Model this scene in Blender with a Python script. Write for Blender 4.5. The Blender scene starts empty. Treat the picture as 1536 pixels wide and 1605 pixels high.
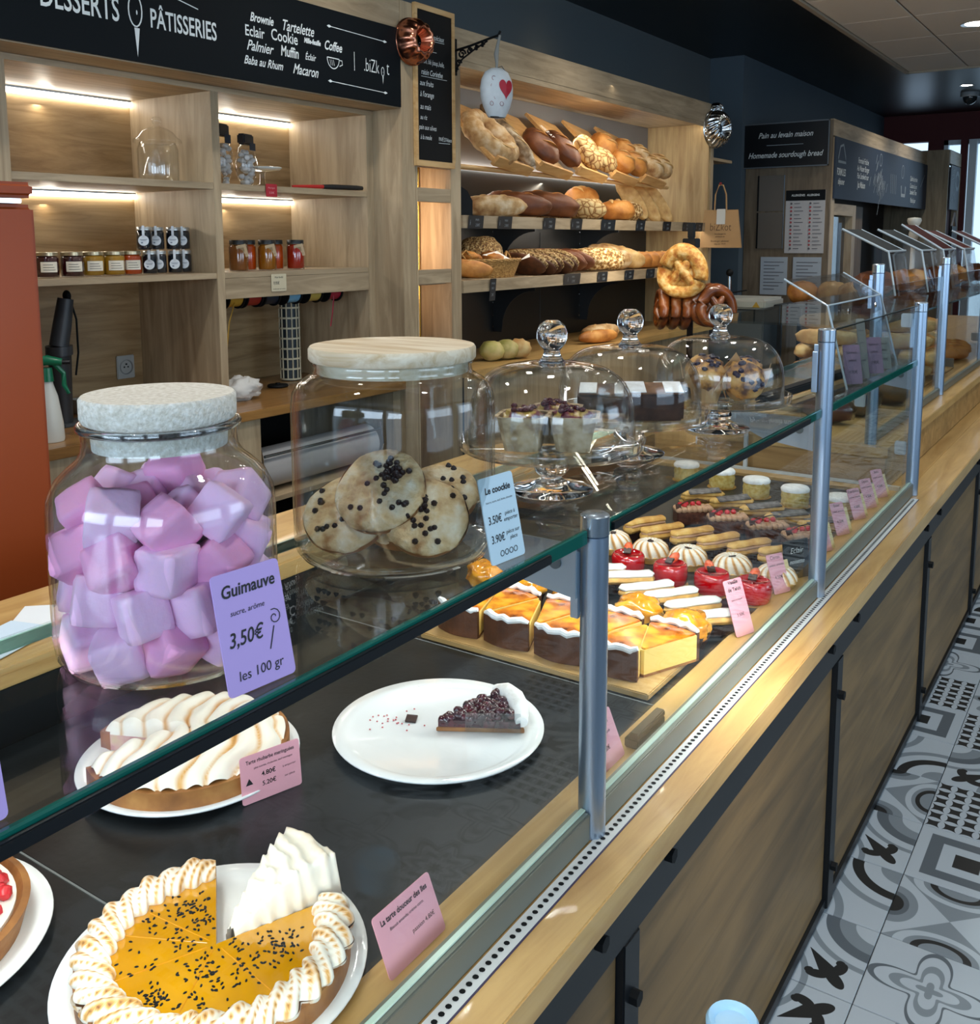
import bpy, bmesh, math, random
from mathutils import Matrix, Vector, noise
R = math.radians
rnd = random.Random(7)
scene = bpy.context.scene
COL = scene.collection

# ------------------------------------------------------------------ camera
cam_d = bpy.data.cameras.new('camera')
cam = bpy.data.objects.new('camera', cam_d)
COL.objects.link(cam)
cam_d.sensor_fit = 'HORIZONTAL'
cam_d.sensor_width = 36.0
cam_d.lens = 36.0
cam_d.shift_y = -221.5 / 1536
cam_d.clip_start = 0.02
cam.matrix_world = Matrix(((0.8301, -0.0710, 0.5531, 0.0),
                           (0.5577, 0.1118, -0.8225, 0.0),
                           (-0.0035, 0.9912, 0.1325, 1.556),
                           (0, 0, 0, 1)))
scene.camera = cam
scene.cycles.transparent_max_bounces = 48
scene.cycles.adaptive_threshold = 0.025
scene.cycles.max_bounces = 12
scene.cycles.diffuse_bounces = 3
scene.cycles.transmission_bounces = 10
scene.cycles.glossy_bounces = 4
scene.cycles.sample_clamp_indirect = 6.0
scene.cycles.caustics_reflective = False
scene.cycles.caustics_refractive = False

# ------------------------------------------------------------------ world, daylight, exposure
world = bpy.data.worlds.new('world')
scene.world = world
world.use_nodes = True
wb = world.node_tree.nodes['Background']
wb.inputs[0].default_value = (0.55, 0.76, 1.0, 1)
wb.inputs[1].default_value = 1.0
vs = scene.view_settings
vs.view_transform = 'Standard'
vs.look = 'None'
vs.gamma = 1.0
vs.use_curve_mapping = False
vs.exposure = 0.68


def area_light(name, loc, target, sx, sy, power, color=(1, 1, 1), spread=180):
    d = bpy.data.lights.new(name, 'AREA')
    d.shape = 'RECTANGLE'
    d.size, d.size_y = sx, sy
    d.energy = power
    d.color = color
    d.spread = R(spread)
    o = bpy.data.objects.new(name, d)
    COL.objects.link(o)
    o.location = loc
    o.rotation_euler = (Vector(target) - Vector(loc)).to_track_quat('-Z', 'Y').to_euler()
    return o


DAY = (0.66, 0.83, 1.0)
for i, wx in enumerate((-1.9, 0.4, 2.7)):
    area_light('daylight_shopfront.%d' % i, (wx, -2.95, 2.05), (wx, 4, .9), 1.75, .95, 28, DAY)
for i, wy in enumerate((1.0, 4.6)):
    area_light('daylight_side_window.%d' % i, (4.0, wy, 1.9), (-3, wy, .9), 2.4, 1.1, 21, DAY)

# ------------------------------------------------------------------ materials
MATS = {}


def nt(name):
    m = bpy.data.materials.new(name)
    m.use_nodes = True
    t = m.node_tree
    return m, t, t.nodes, t.links, t.nodes['Principled BSDF']


def rgba(c):
    return (c[0], c[1], c[2], 1)


def hx(s):
    s = s.lstrip('#')
    v = [int(s[i:i + 2], 16) / 255 for i in (0, 2, 4)]
    return tuple(x / 12.92 if x <= .04045 else ((x + .055) / 1.055) ** 2.4 for x in v)


def plain(name, col, rough=.5, metal=0, spec=.5, bump=0, bscale=60, emit=None, estr=0, trans=0, var=0, vscale=8, coat=0, sss=0):
    """one colour with optional noise variation and fine relief"""
    if name in MATS:
        return MATS[name]
    m, t, N, L, p = nt(name)
    c = hx(col) if isinstance(col, str) else col
    p.inputs['Base Color'].default_value = rgba(c)
    p.inputs['Roughness'].default_value = rough
    p.inputs['Metallic'].default_value = metal
    p.inputs['Specular IOR Level'].default_value = spec
    p.inputs['Coat Weight'].default_value = coat
    if trans:
        p.inputs['Transmission Weight'].default_value = trans
    if sss:
        p.inputs['Subsurface Weight'].default_value = sss
        p.inputs['Subsurface Radius'].default_value = (.02, .01, .006)
        p.inputs['Subsurface Scale'].default_value = .3
    if emit:
        p.inputs['Emission Color'].default_value = rgba(hx(emit) if isinstance(emit, str) else emit)
        p.inputs['Emission Strength'].default_value = estr
    tc = N.new('ShaderNodeTexCoord')
    if var:
        n = N.new('ShaderNodeTexNoise')
        n.inputs['Scale'].default_value = vscale
        n.inputs['Detail'].default_value = 4
        L.new(tc.outputs['Object'], n.inputs['Vector'])
        mx = N.new('ShaderNodeMix')
        mx.data_type = 'RGBA'
        mx.inputs[6].default_value = rgba([max(0, x * (1 - var)) for x in c])
        mx.inputs[7].default_value = rgba([min(1, x * (1 + var)) for x in c])
        L.new(n.outputs['Fac'], mx.inputs[0])
        L.new(mx.outputs[2], p.inputs['Base Color'])
    if bump:
        n2 = N.new('ShaderNodeTexNoise')
        n2.inputs['Scale'].default_value = bscale
        n2.inputs['Detail'].default_value = 3
        L.new(tc.outputs['Object'], n2.inputs['Vector'])
        b = N.new('ShaderNodeBump')
        b.inputs['Strength'].default_value = bump
        b.inputs['Distance'].default_value = .002
        L.new(n2.outputs['Fac'], b.inputs['Height'])
        L.new(b.outputs[0], p.inputs['Normal'])
    MATS[name] = m
    return m


def ramped(name, stops, scale=10, detail=5, rough=.5, bump=.3, coat=0, stretch=(1, 1, 1), spec=.5, distort=0, bscale=None, tex='noise', bdist=.003, sss=0):
    """colour ramp over noise: crusts, icings, wood"""
    if name in MATS:
        return MATS[name]
    m, t, N, L, p = nt(name)
    p.inputs['Roughness'].default_value = rough
    p.inputs['Coat Weight'].default_value = coat
    p.inputs['Coat Roughness'].default_value = .08
    p.inputs['Specular IOR Level'].default_value = spec
    if sss:
        p.inputs['Subsurface Weight'].default_value = sss
        p.inputs['Subsurface Radius'].default_value = (.02, .012, .008)
        p.inputs['Subsurface Scale'].default_value = .3
    tc = N.new('ShaderNodeTexCoord')
    mp = N.new('ShaderNodeMapping')
    mp.inputs['Scale'].default_value = stretch
    L.new(tc.outputs['Object'], mp.inputs[0])
    if tex == 'voronoi':
        n = N.new('ShaderNodeTexVoronoi')
        n.feature = 'DISTANCE_TO_EDGE'
        n.inputs['Scale'].default_value = scale
        out = n.outputs['Distance']
    else:
        n = N.new('ShaderNodeTexNoise')
        n.inputs['Scale'].default_value = scale
        n.inputs['Detail'].default_value = detail
        n.inputs['Distortion'].default_value = distort
        out = n.outputs['Fac']
    L.new(mp.outputs[0], n.inputs['Vector'])
    r = N.new('ShaderNodeValToRGB')
    e = r.color_ramp.elements
    while len(e) < len(stops):
        e.new(.5)
    for k, (pos, c) in enumerate(stops):
        e[k].position = pos
        e[k].color = rgba(hx(c) if isinstance(c, str) else c)
    L.new(out, r.inputs[0])
    L.new(r.outputs[0], p.inputs['Base Color'])
    if bump:
        b = N.new('ShaderNodeBump')
        b.inputs['Strength'].default_value = bump
        b.inputs['Distance'].default_value = bdist
        if bscale:
            n2 = N.new('ShaderNodeTexNoise')
            n2.inputs['Scale'].default_value = bscale
            n2.inputs['Detail'].default_value = 4
            L.new(mp.outputs[0], n2.inputs['Vector'])
            L.new(n2.outputs['Fac'], b.inputs['Height'])
        else:
            L.new(out, b.inputs['Height'])
        L.new(b.outputs[0], p.inputs['Normal'])
    MATS[name] = m
    return m


def wood(name, light, dark, axis='y', rough=.45, knots=.25, scale=1.0, coat=0):
    """long-grained board wood, grain along an object axis"""
    if name in MATS:
        return MATS[name]
    m, t, N, L, p = nt(name)
    p.inputs['Roughness'].default_value = rough
    p.inputs['Coat Weight'].default_value = coat
    tc = N.new('ShaderNodeTexCoord')
    mp = N.new('ShaderNodeMapping')
    s = {'x': (.9, 9, 9), 'y': (9, .9, 9), 'z': (9, 9, .9)}[axis]
    mp.inputs['Scale'].default_value = [k * scale for k in s]
    L.new(tc.outputs['Object'], mp.inputs[0])
    n = N.new('ShaderNodeTexNoise')
    n.inputs['Scale'].default_value = 2.2
    n.inputs['Detail'].default_value = 8
    n.inputs['Roughness'].default_value = .62
    n.inputs['Distortion'].default_value = .9
    L.new(mp.outputs[0], n.inputs['Vector'])
    r = N.new('ShaderNodeValToRGB')
    e = r.color_ramp.elements
    e[0].position, e[0].color = .30, rgba(hx(dark))
    e[1].position, e[1].color = .62, rgba(hx(light))
    L.new(n.outputs['Fac'], r.inputs[0])
    mp2 = N.new('ShaderNodeMapping')
    s2 = {'x': (.8, 4, 4), 'y': (4, .8, 4), 'z': (4, 4, .8)}[axis]
    mp2.inputs['Scale'].default_value = [k * scale for k in s2]
    L.new(tc.outputs['Object'], mp2.inputs[0])
    n2 = N.new('ShaderNodeTexNoise')
    n2.inputs['Scale'].default_value = 1.3
    n2.inputs['Detail'].default_value = 2
    L.new(mp2.outputs[0], n2.inputs['Vector'])
    r2 = N.new('ShaderNodeValToRGB')
    r2.color_ramp.elements[0].position = .28
    r2.color_ramp.elements[0].color = (1 - knots, 1 - knots, 1 - knots, 1)
    r2.color_ramp.elements[1].position = .5
    r2.color_ramp.elements[1].color = (1, 1, 1, 1)
    L.new(n2.outputs['Fac'], r2.inputs[0])
    mx = N.new('ShaderNodeMix')
    mx.data_type = 'RGBA'
    mx.blend_type = 'MULTIPLY'
    mx.inputs[0].default_value = 1
    L.new(r.outputs[0], mx.inputs[6])
    L.new(r2.outputs[0], mx.inputs[7])
    L.new(mx.outputs[2], p.inputs['Base Color'])
    b = N.new('ShaderNodeBump')
    b.inputs['Strength'].default_value = .12
    b.inputs['Distance'].default_value = .001
    L.new(n.outputs['Fac'], b.inputs['Height'])
    L.new(b.outputs[0], p.inputs['Normal'])
    MATS[name] = m
    return m


def thin_glass(name, tint=(1, 1, 1), ior=1.35, rough=.0, gain=1.0):
    """clear thin-walled glass: passes light straight on, mirrors at grazing angles"""
    if name in MATS:
        return MATS[name]
    m = bpy.data.materials.new(name)
    m.use_nodes = True
    t = m.node_tree
    N, L = t.nodes, t.links
    N.remove(N['Principled BSDF'])
    out = N['Material Output']
    tr = N.new('ShaderNodeBsdfTransparent')
    tr.inputs[0].default_value = rgba(tint)
    gl = N.new('ShaderNodeBsdfGlossy')
    gl.inputs['Roughness'].default_value = rough
    fr = N.new('ShaderNodeFresnel')
    ge = N.new('ShaderNodeNewGeometry')
    mi = N.new('ShaderNodeMix')          # same reflectance from either side of the wall
    mi.inputs[2].default_value = ior
    mi.inputs[3].default_value = 1 / ior
    L.new(ge.outputs['Backfacing'], mi.inputs[0])
    L.new(mi.outputs[0], fr.inputs['IOR'])
    fac = fr.outputs[0]
    if gain != 1.0:
        mu = N.new('ShaderNodeMath')
        mu.operation = 'MULTIPLY'
        mu.use_clamp = True
        mu.inputs[1].default_value = gain
        L.new(fac, mu.inputs[0])
        fac = mu.outputs[0]
    mx = N.new('ShaderNodeMixShader')
    L.new(fac, mx.inputs[0])
    L.new(tr.outputs[0], mx.inputs[1])
    L.new(gl.outputs[0], mx.inputs[2])
    L.new(mx.outputs[0], out.inputs[0])
    MATS[name] = m
    return m


def solid_glass(name, tint=(1, 1, 1)):
    if name in MATS:
        return MATS[name]
    m, t, N, L, p = nt(name)
    p.inputs['Base Color'].default_value = rgba(tint)
    p.inputs['Transmission Weight'].default_value = 1
    p.inputs['Roughness'].default_value = 0
    p.inputs['IOR'].default_value = 1.48
    MATS[name] = m
    return m


def glow(name, col, strength):
    if name in MATS:
        return MATS[name]
    m = bpy.data.materials.new(name)
    m.use_nodes = True
    t = m.node_tree
    t.nodes.remove(t.nodes['Principled BSDF'])
    e = t.nodes.new('ShaderNodeEmission')
    e.inputs[0].default_value = rgba(col)
    e.inputs[1].default_value = strength
    t.links.new(e.outputs[0], t.nodes['Material Output'].inputs[0])
    MATS[name] = m
    return m


# ------------------------------------------------------------------ mesh helpers
class MB:
    """collects shapes that become ONE mesh object"""

    def __init__(self):
        self.v, self.f = [], []

    def add(self, vs, fs):
        o = len(self.v)
        self.v += [tuple(p) for p in vs]
        self.f += [tuple(i + o for i in q) for q in fs]
        return self

    def box(self, x0, x1, y0, y1, z0, z1):
        return self.add([(x0, y0, z0), (x1, y0, z0), (x1, y1, z0), (x0, y1, z0), (x0, y0, z1), (x1, y0, z1), (x1, y1, z1), (x0, y1, z1)],
                        [(3, 2, 1, 0), (4, 5, 6, 7), (0, 1, 5, 4), (1, 2, 6, 5), (2, 3, 7, 6), (3, 0, 4, 7)])

    def obox(self, M, sx, sy, sz):
        """box of full size sx, sy, sz centred on matrix M"""
        c = [M @ Vector((a * sx / 2, b * sy / 2, d * sz / 2)) for a, b, d in
             ((-1, -1, -1), (1, -1, -1), (1, 1, -1), (-1, 1, -1), (-1, -1, 1), (1, -1, 1), (1, 1, 1), (-1, 1, 1))]
        return self.add(c, [(3, 2, 1, 0), (4, 5, 6, 7), (0, 1, 5, 4), (1, 2, 6, 5), (2, 3, 7, 6), (3, 0, 4, 7)])

    def lathe(self, prof, n=32, c=(0, 0, 0), a0=0, a1=None, M=None):
        full = a1 is None
        m = n if full else n + 1
        span = 2 * math.pi if full else a1 - a0
        vs = []
        for r, z in prof:
            for k in range(m):
                a = a0 + span * k / n
                p = Vector((r * math.cos(a), r * math.sin(a), z))
                p = M @ p if M else p + Vector(c)
                vs.append(p)
        fs = []
        for i in range(len(prof) - 1):
            for k in range(n):
                k2 = (k + 1) % m
                fs.append((i * m + k, i * m + k2, (i + 1) * m + k2, (i + 1) * m + k))
        return self.add(vs, fs)

    def cyl(self, c, r, h, n=24, r2=None, M=None):
        r2 = r if r2 is None else r2
        return self.lathe([(0.0001, 0), (r, 0), (r2, h), (0.0001, h)], n, c, M=M)

    def tube(self, pts, r, n=8, closed=False, caps=True, flat=1.0):
        P = [Vector(p) for p in pts]
        rr = r if isinstance(r, (list, tuple)) else [r] * len(P)
        vs = []
        up = Vector((0, 0, 1))
        k0 = len(P)
        for i, p in enumerate(P):
            a = P[(i - 1) % k0] if (closed or i) else P[i]
            b = P[(i + 1) % k0] if (closed or i < k0 - 1) else P[i]
            d = (b - a)
            d = d.normalized() if d.length > 1e-9 else Vector((0, 0, 1))
            u = up if abs(d.dot(up)) < .95 else Vector((1, 0, 0))
            s = d.cross(u).normalized()
            w = s.cross(d).normalized()
            for j in range(n):
                t = 2 * math.pi * j / n
                vs.append(p + s * (rr[i] * math.cos(t)) + w * (rr[i] * flat * math.sin(t)))
        fs = []
        m = k0 if closed else k0 - 1
        for i in range(m):
            i2 = (i + 1) % k0
            for j in range(n):
                j2 = (j + 1) % n
                fs.append((i * n + j, i * n + j2, i2 * n + j2, i2 * n + j))
        if caps and not closed:
            fs.append(tuple(range(n - 1, -1, -1)))
            fs.append(tuple((k0 - 1) * n + j for j in range(n)))
        return self.add(vs, fs)

    def blob(self, c, rx, ry, rz, nu=16, nv=10, amp=0, freq=3, seed=0, flat=None, M=None, power=1.0):
        vs, fs = [], []
        for i in range(nv + 1):
            ph = math.pi * i / nv
            for k in range(nu):
                th = 2 * math.pi * k / nu
                sx = math.sin(ph) ** power if math.sin(ph) > 0 else 0
                d = Vector((sx * math.cos(th), sx * math.sin(th), math.cos(ph)))
                s = 1 + (amp * noise.noise(d * freq + Vector((seed * 3.1, seed * 1.7, seed))) if amp else 0)
                p = Vector((d.x * rx * s, d.y * ry * s, d.z * rz * s))
                if flat is not None and p.z < flat:
                    p.z = flat
                p = M @ p if M else p + Vector(c)
                vs.append(p)
        for i in range(nv):
            for k in range(nu):
                k2 = (k + 1) % nu
                fs.append((i * nu + k, (i + 1) * nu + k, (i + 1) * nu + k2, i * nu + k2))
        return self.add(vs, fs)

    def prism(self, poly, z0, z1, M=None):
        n = len(poly)
        vs = [Vector((p[0], p[1], z0)) for p in poly] + [Vector((p[0], p[1], z1)) for p in poly]
        if M:
            vs = [M @ v for v in vs]
        fs = [tuple(range(n - 1, -1, -1)), tuple(range(n, 2 * n))]
        fs += [(k, (k + 1) % n, n + (k + 1) % n, n + k) for k in range(n)]
        return self.add(vs, fs)

    def disc(self, c, r, n=12, M=None):
        vs = [Vector((r * math.cos(2 * math.pi * k / n), r * math.sin(2 * math.pi * k / n), 0)) for k in range(n)]
        vs = [M @ v if M else v + Vector(c) for v in vs]
        return self.add(vs, [tuple(range(n))])

    def mesh(self, name, smooth=False, bevel=0, bseg=2, weld=False):
        me = bpy.data.meshes.new(name)
        me.from_pydata([tuple(p) for p in self.v], [], self.f)
        bm = bmesh.new()
        bm.from_mesh(me)
        if weld:
            bmesh.ops.remove_doubles(bm, verts=bm.verts, dist=1e-5)
        if bevel:
            bmesh.ops.bevel(bm, geom=[e for e in bm.edges if len(e.link_faces) == 2 and e.calc_face_angle(0) > .6], offset=bevel, segments=bseg, affect='EDGES', clamp_overlap=True)
        bmesh.ops.recalc_face_normals(bm, faces=bm.faces)
        bm.to_mesh(me)
        bm.free()
        if smooth:
            me.polygons.foreach_set('use_smooth', [True] * len(me.polygons))
            if smooth != 'all':
                try:
                    me.set_sharp_from_angle(angle=R(42))
                except Exception:
                    pass
        return me


def link(name, me, mat, parent=None, loc=None, rot=None):
    o = bpy.data.objects.new(name, me)
    COL.objects.link(o)
    if mat is not None and me is not None and not me.materials:
        me.materials.append(mat)
    if loc is not None:
        o.location = loc
    if rot is not None:
        o.rotation_euler = rot
    if parent is not None:
        o.parent = parent
    return o


def part(name, mb, mat, parent=None, smooth=False, bevel=0, bseg=2, label=None, loc=None, rot=None, weld=False):
    o = link(name, mb.mesh(name, smooth, bevel, bseg, weld), mat, parent, loc, rot)
    if label:
        o['label'] = label
    return o


def tagobj(o, label, cat, group=None, kind=None):
    o['label'] = label
    o['category'] = cat
    if group:
        o['group'] = group
    if kind:
        o['kind'] = kind
    return o


def thing(name, label, cat, loc=(0, 0, 0), rz=0, group=None):
    o = bpy.data.objects.new(name, None)
    COL.objects.link(o)
    o.empty_display_size = .05
    o.location = loc
    o.rotation_euler = (0, 0, rz)
    return tagobj(o, label, cat, group)


def struct(name, mb, mat, label=None, smooth=False, bevel=0):
    o = part(name, mb, mat, None, smooth, bevel)
    o['kind'] = 'structure'
    if label:
        o['label'] = label
    return o


def copy_tree(o, label=None, loc=None, rot=None, parent=None):
    c = o.copy()
    COL.objects.link(c)
    if parent is not None:
        c.parent = parent
    if label:
        c['label'] = label
    if loc is not None:
        c.location = loc
    if rot is not None:
        c.rotation_euler = rot
    for ch in list(o.children):
        copy_tree(ch, parent=c)
    return c


FACE_X = Matrix(((0, 0, 1), (1, 0, 0), (0, 1, 0)))     # columns: right=+Y, up=+Z, normal=+X
FACE_MY = Matrix(((1, 0, 0), (0, 0, -1), (0, 1, 0)))   # right=+X, up=+Z, normal=-Y


def frame(loc, right=None, up=None, rot3=None):
    if rot3 is None:
        r = Vector(right).normalized()
        u = Vector(up)
        n = r.cross(u).normalized()
        u = n.cross(r).normalized()
        rot3 = Matrix((r, u, n)).transposed()
    M = rot3.to_4x4()
    M.translation = Vector(loc)
    return M


def text_mesh(txt, size, shear=0, align='CENTER', bold=0, depth=0.0, space=1.0, xscale=1.0):
    c = bpy.data.curves.new('lettering', 'FONT')
    c.body = txt
    c.size = size
    c.shear = shear
    c.align_x = align
    c.align_y = 'CENTER'
    c.offset = bold
    c.extrude = depth
    c.space_character = space
    c.resolution_u = 3
    o = bpy.data.objects.new('lettering', c)
    me = bpy.data.meshes.new_from_object(o)
    bpy.data.objects.remove(o)
    bpy.data.curves.remove(c)
    me.materials.clear()
    if xscale != 1.0:
        for v in me.vertices:
            v.co.x *= xscale
    return me


def lettering(items, mat, parent, M, lift=.0008, name='lettering'):
    """items: (text, x, y, size, shear, bold, align[, xscale[, tilt]]) laid on the plane M, joined into one flat print mesh"""
    mb = MB()
    for it in items:
        txt, x, y, s, sh, bo, al = it[:7]
        xs = it[7] if len(it) > 7 else 1.0
        tl = it[8] if len(it) > 8 else 0
        me = text_mesh(txt, s, sh, al, bo, 0, 1.0, xs)
        ct, st = math.cos(tl), math.sin(tl)
        mb.add([(x + v.co.x * ct - v.co.y * st, y + v.co.x * st + v.co.y * ct, lift) for v in me.vertices], [tuple(p.vertices) for p in me.polygons])
        bpy.data.meshes.remove(me)
    me = bpy.data.meshes.new(name)
    me.from_pydata([tuple(M @ Vector(p)) for p in mb.v], [], mb.f)
    return link(name, me, mat, parent)


def marks(mb, mat, parent, M, name='printed_marks'):
    mb.v = [tuple(M @ Vector(p)) for p in mb.v]
    me = bpy.data.meshes.new(name)
    me.from_pydata(mb.v, [], mb.f)
    return link(name, me, mat, parent)


def line2(mb, pts, w, lift=.0008, taper=False):
    """flat ribbon through 2-d points"""
    n = len(pts)
    vs = []
    for i, p in enumerate(pts):
        a, b = pts[max(0, i - 1)], pts[min(n - 1, i + 1)]
        dx, dy = b[0] - a[0], b[1] - a[1]
        l = math.hypot(dx, dy) or 1
        ww = w * (1 - i / (n - 1)) if taper else w
        vs += [(p[0] - dy / l * ww / 2, p[1] + dx / l * ww / 2, lift), (p[0] + dy / l * ww / 2, p[1] - dx / l * ww / 2, lift)]
    mb.add(vs, [(2 * i, 2 * i + 1, 2 * i + 3, 2 * i + 2) for i in range(n - 1)])


ORD = ['first', 'second', 'third', 'fourth', 'fifth', 'sixth', 'seventh', 'eighth', 'ninth', 'tenth', 'eleventh', 'twelfth']

# shared materials
OAK = wood('oak_ledge', '#C9A468', '#A98149', 'y', .38, .12, coat=.15)
OAKX = wood('oak_crosswise', '#C7A36B', '#A5804C', 'x', .4, .12)
OAK_PANEL = wood('oak_front_panel', '#84673F', '#5F4A2D', 'y', .5, .45, .9)
OAK_G = wood('grey_oak_cabinet', '#B7A283', '#8D7A5E', 'y', .5, .22)
OAK_GZ = wood('grey_oak_upright', '#BBA686', '#957F61', 'z', .5, .22)
OAK_GX = wood('grey_oak_crosswise', '#B7A283', '#8D7A5E', 'x', .5, .22)
OAK_B = wood('oak_shelf_back', '#B0936A', '#83663F', 'y', .5, .3)
PINE = wood('pine_board', '#D8B27C', '#BD8F56', 'y', .45, .15, 1.3)
BLACK = plain('black_metal', '#15191D', .4, .3)
BLACKM = plain('matt_black', '#0C0E10', .6, spec=.2)
SLATE = ramped('black_slate', [(.35, '#0A0C0D'), (.7, '#181B1D')], 14, 6, .32, .25, bscale=90, bdist=.001)
ALU = plain('brushed_aluminium', '#A2B4C8', .34, .9, bump=.05, bscale=300)  # blue tint of the daylight is put into the metal's colour
WHITE = plain('white_glaze', '#EDEFF0', .12, coat=.5)
GLASS = thin_glass('clear_thin_glass', (.975, .985, .985), 1.5)
GLASSJ = thin_glass('clear_jar_glass', (.955, .972, .974), 1.5)
PANE = thin_glass('display_pane', (.955, .98, .974), 1.22)
SHELFG = thin_glass('shelf_glass', (.94, .97, .962), 1.5)
ACRYL = thin_glass('clear_acrylic', (.95, .96, .97), 1.35)
CRYSTAL = solid_glass('solid_crystal')
TEAL = plain('green_glass_edge', '#0C5B50', .12, 0, .6, coat=.4)
CHALK = plain('chalk_white', '#DDE3E2', .7)
CHALKD = plain('dim_chalk', '#8E989E', .7)
BOARD = plain('blackboard', '#0B1115', .55, var=.2, vscale=3, spec=.12)
INK = plain('black_ink', '#1B1B1E', .6)
PINK = plain('pink_card', '#E5A2AE', .5)
LILAC = plain('lilac_card', '#BBA0DE', .5)
STEEL = plain('polished_steel', '#C8CDD0', .14, 1)

# ================================================================== THE ROOM
FLOORBASE = plain('grout', '#1D2022', .8)
NAVY = plain('navy_ceiling', '#0B1218', .35, var=.1, vscale=1)
BLUE = plain('slate_blue_paint', '#50595D', .8, var=.06, vscale=2)
BLUE2 = plain('blue_paint', '#4A5862', .8, var=.06, vscale=2)
RED = plain('dark_red_paint', '#4C0F12', .7, var=.1, vscale=2)
TILEW = plain('ceiling_tile_white', '#D9D3C7', .9, bump=.1, bscale=200)
WALLP = plain('shop_wall_paint', '#8F9599', .8)
FRAMEW = plain('white_window_frame', '#C9D3DA', .4)

floor = struct('floor', MB().box(-3.8, 4.2, -3.2, 15.2, -.12, -.004), FLOORBASE)
struct('wall_back', MB().box(-3.8, -3.56, -3.2, 8.6, -.004, 3.15), BLUE)
struct('wall_back_bread_niche', MB().box(-3.56, -3.40, 4.02, 8.6, -.004, 3.15), BLUE)
struct('wall_side_pillar', MB().box(-3.8, -3.09, 8.6, 14.0, -.004, 3.15), BLUE2)
struct('ceiling', MB().box(-3.8, 4.2, -3.2, 15.2, 3.15, 3.3), NAVY)

# suspended field of white ceiling tiles
tile_xs = [-2.04, -1.53, -.93, -.33, .27, .87, 1.47, 2.07, 2.67, 3.27]
tf = struct('ceiling_tile_field', MB().box(-2.06, 3.3, 1.0, 10.17, 3.128, 3.149), plain('tile_grid', '#8D8577', .7))
edge = part('edge_trim', MB().box(-2.075, -2.04, 1.0, 10.18, 3.10, 3.149).box(-2.075, 3.3, 10.15, 10.18, 3.10, 3.149), plain('tile_trim', '#A2968230'[:7], .6), tf)
for i in range(len(tile_xs) - 1):
    w = tile_xs[i + 1] - tile_xs[i] - .012
    me = MB().box(-w / 2, w / 2, -.41, .41, 0, .012).mesh('ceiling_tile', bevel=.003, bseg=1)
    for k in range(11):
        link('ceiling_tile', me, TILEW, tf, ((tile_xs[i] + tile_xs[i + 1]) / 2, 10.15 - .415 - .832 * k, 3.116))

# recessed downlights
SPOT_RIM = plain('downlight_rim', '#C9CCCE', .3, .6)
SPOT_ON = glow('downlight_lamp', (1, .96, .88), 40)


def downlight(x, y, z, label, power, cone=120, big=1.0):
    t = thing('downlight', label, 'ceiling light', (x, y, z), 0, 'recessed ceiling downlights')
    part('rim', MB().lathe([(.055 * big, 0), (.07 * big, -.004), (.072 * big, .001), (.055 * big, .002)], 20), SPOT_RIM, t, True)
    part('lamp', MB().disc((0, 0, -.001), .052 * big, 16), SPOT_ON, t)
    d = bpy.data.lights.new('downlight_beam', 'SPOT')
    d.energy = power
    d.spot_size = R(cone)
    d.spot_blend = .7
    d.shadow_soft_size = .06
    d.color = (1, .97, .92)
    o = bpy.data.objects.new('downlight_beam', d)
    COL.objects.link(o)
    o.parent = t
    o.location = (0, 0, -.02)
    return t


downlight(-1.19, 8.19, 3.114, 'bright downlight in the white ceiling tiles', 60, big=1.6)
downlight(-1.70, 10.31, 3.148, 'downlight in the navy ceiling at the corner of the white tiles', 40)
downlight(-1.75, 11.6, 3.148, 'small downlight in the navy ceiling above the smoke dome', 40)
for k, (x, y) in enumerate([(-1.3, .3), (-1.3, 2.2), (-1.3, 4.2), (-1.4, 6.2), (-.1, 1.2), (-.1, 3.4), (-.1, 5.6), (-2.3, 1.2), (-2.2, 3.0), (-2.2, 5.0), (-2.0, 7.4)]):
    z = 3.114 if (x > -2.0 and y > 1.1) else 3.148
    downlight(x, y, z, 'ceiling downlight above the shop, beyond the top of the picture, %s of its rows' % ORD[k], 26)
dome = thing('ceiling_dome_camera', 'small grey dome camera under the navy ceiling by the red wall', 'camera', (-1.8, 12.2, 3.15))
part('base', MB().cyl((0, 0, -.05), .10, .05, 20), plain('grey_plastic', '#8E979C', .5), dome, True)
part('dome', MB().blob((0, 0, -.05), .075, .075, .085, 16, 8), plain('smoked_dome', '#20262A', .1), dome, True)

# far end: red wall over a glazed front
struct('wall_far_header', MB().box(-3.8, 4.2, 14.0, 14.15, 2.80, 3.15), RED)
struct('wall_far_left', MB().box(-3.8, -2.86, 14.0, 14.15, -.004, 2.80), RED)
struct('wall_far_jamb', MB().box(-2.53, -2.33, 14.0, 14.15, -.004, 2.80), RED)
struct('wall_far_sill', MB().box(-2.33, 4.2, 14.0, 14.15, -.004, .25).box(-2.86, -2.53, 14, 14.15, -.004, 2.2).box(-.83, 4.2, 14.0, 14.15, .25, 2.8), RED)  # last box: unseen wall part added to cut window reflections in the panes
w1 = struct('window_1', MB().box(-2.33, -2.28, 13.95, 14.05, .25, 2.8).box(-2.33, -.83, 13.95, 14.05, 2.74, 2.8).box(-2.33, -.83, 13.95, 14.05, .25, .31)
            .box(-.9, -.83, 13.95, 14.05, .25, 2.8), FRAMEW)
part('pane', MB().box(-2.28, -.9, 13.99, 14.0, .31, 2.74), PANE, w1)
part('red_jamb', MB().box(-2.12, -2.04, 13.86, 13.95, .25, 2.8), RED, w1)
part('frame_post', MB().box(-2.02, -1.93, 13.84, 13.95, .25, 2.78), FRAMEW, w1)
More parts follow.
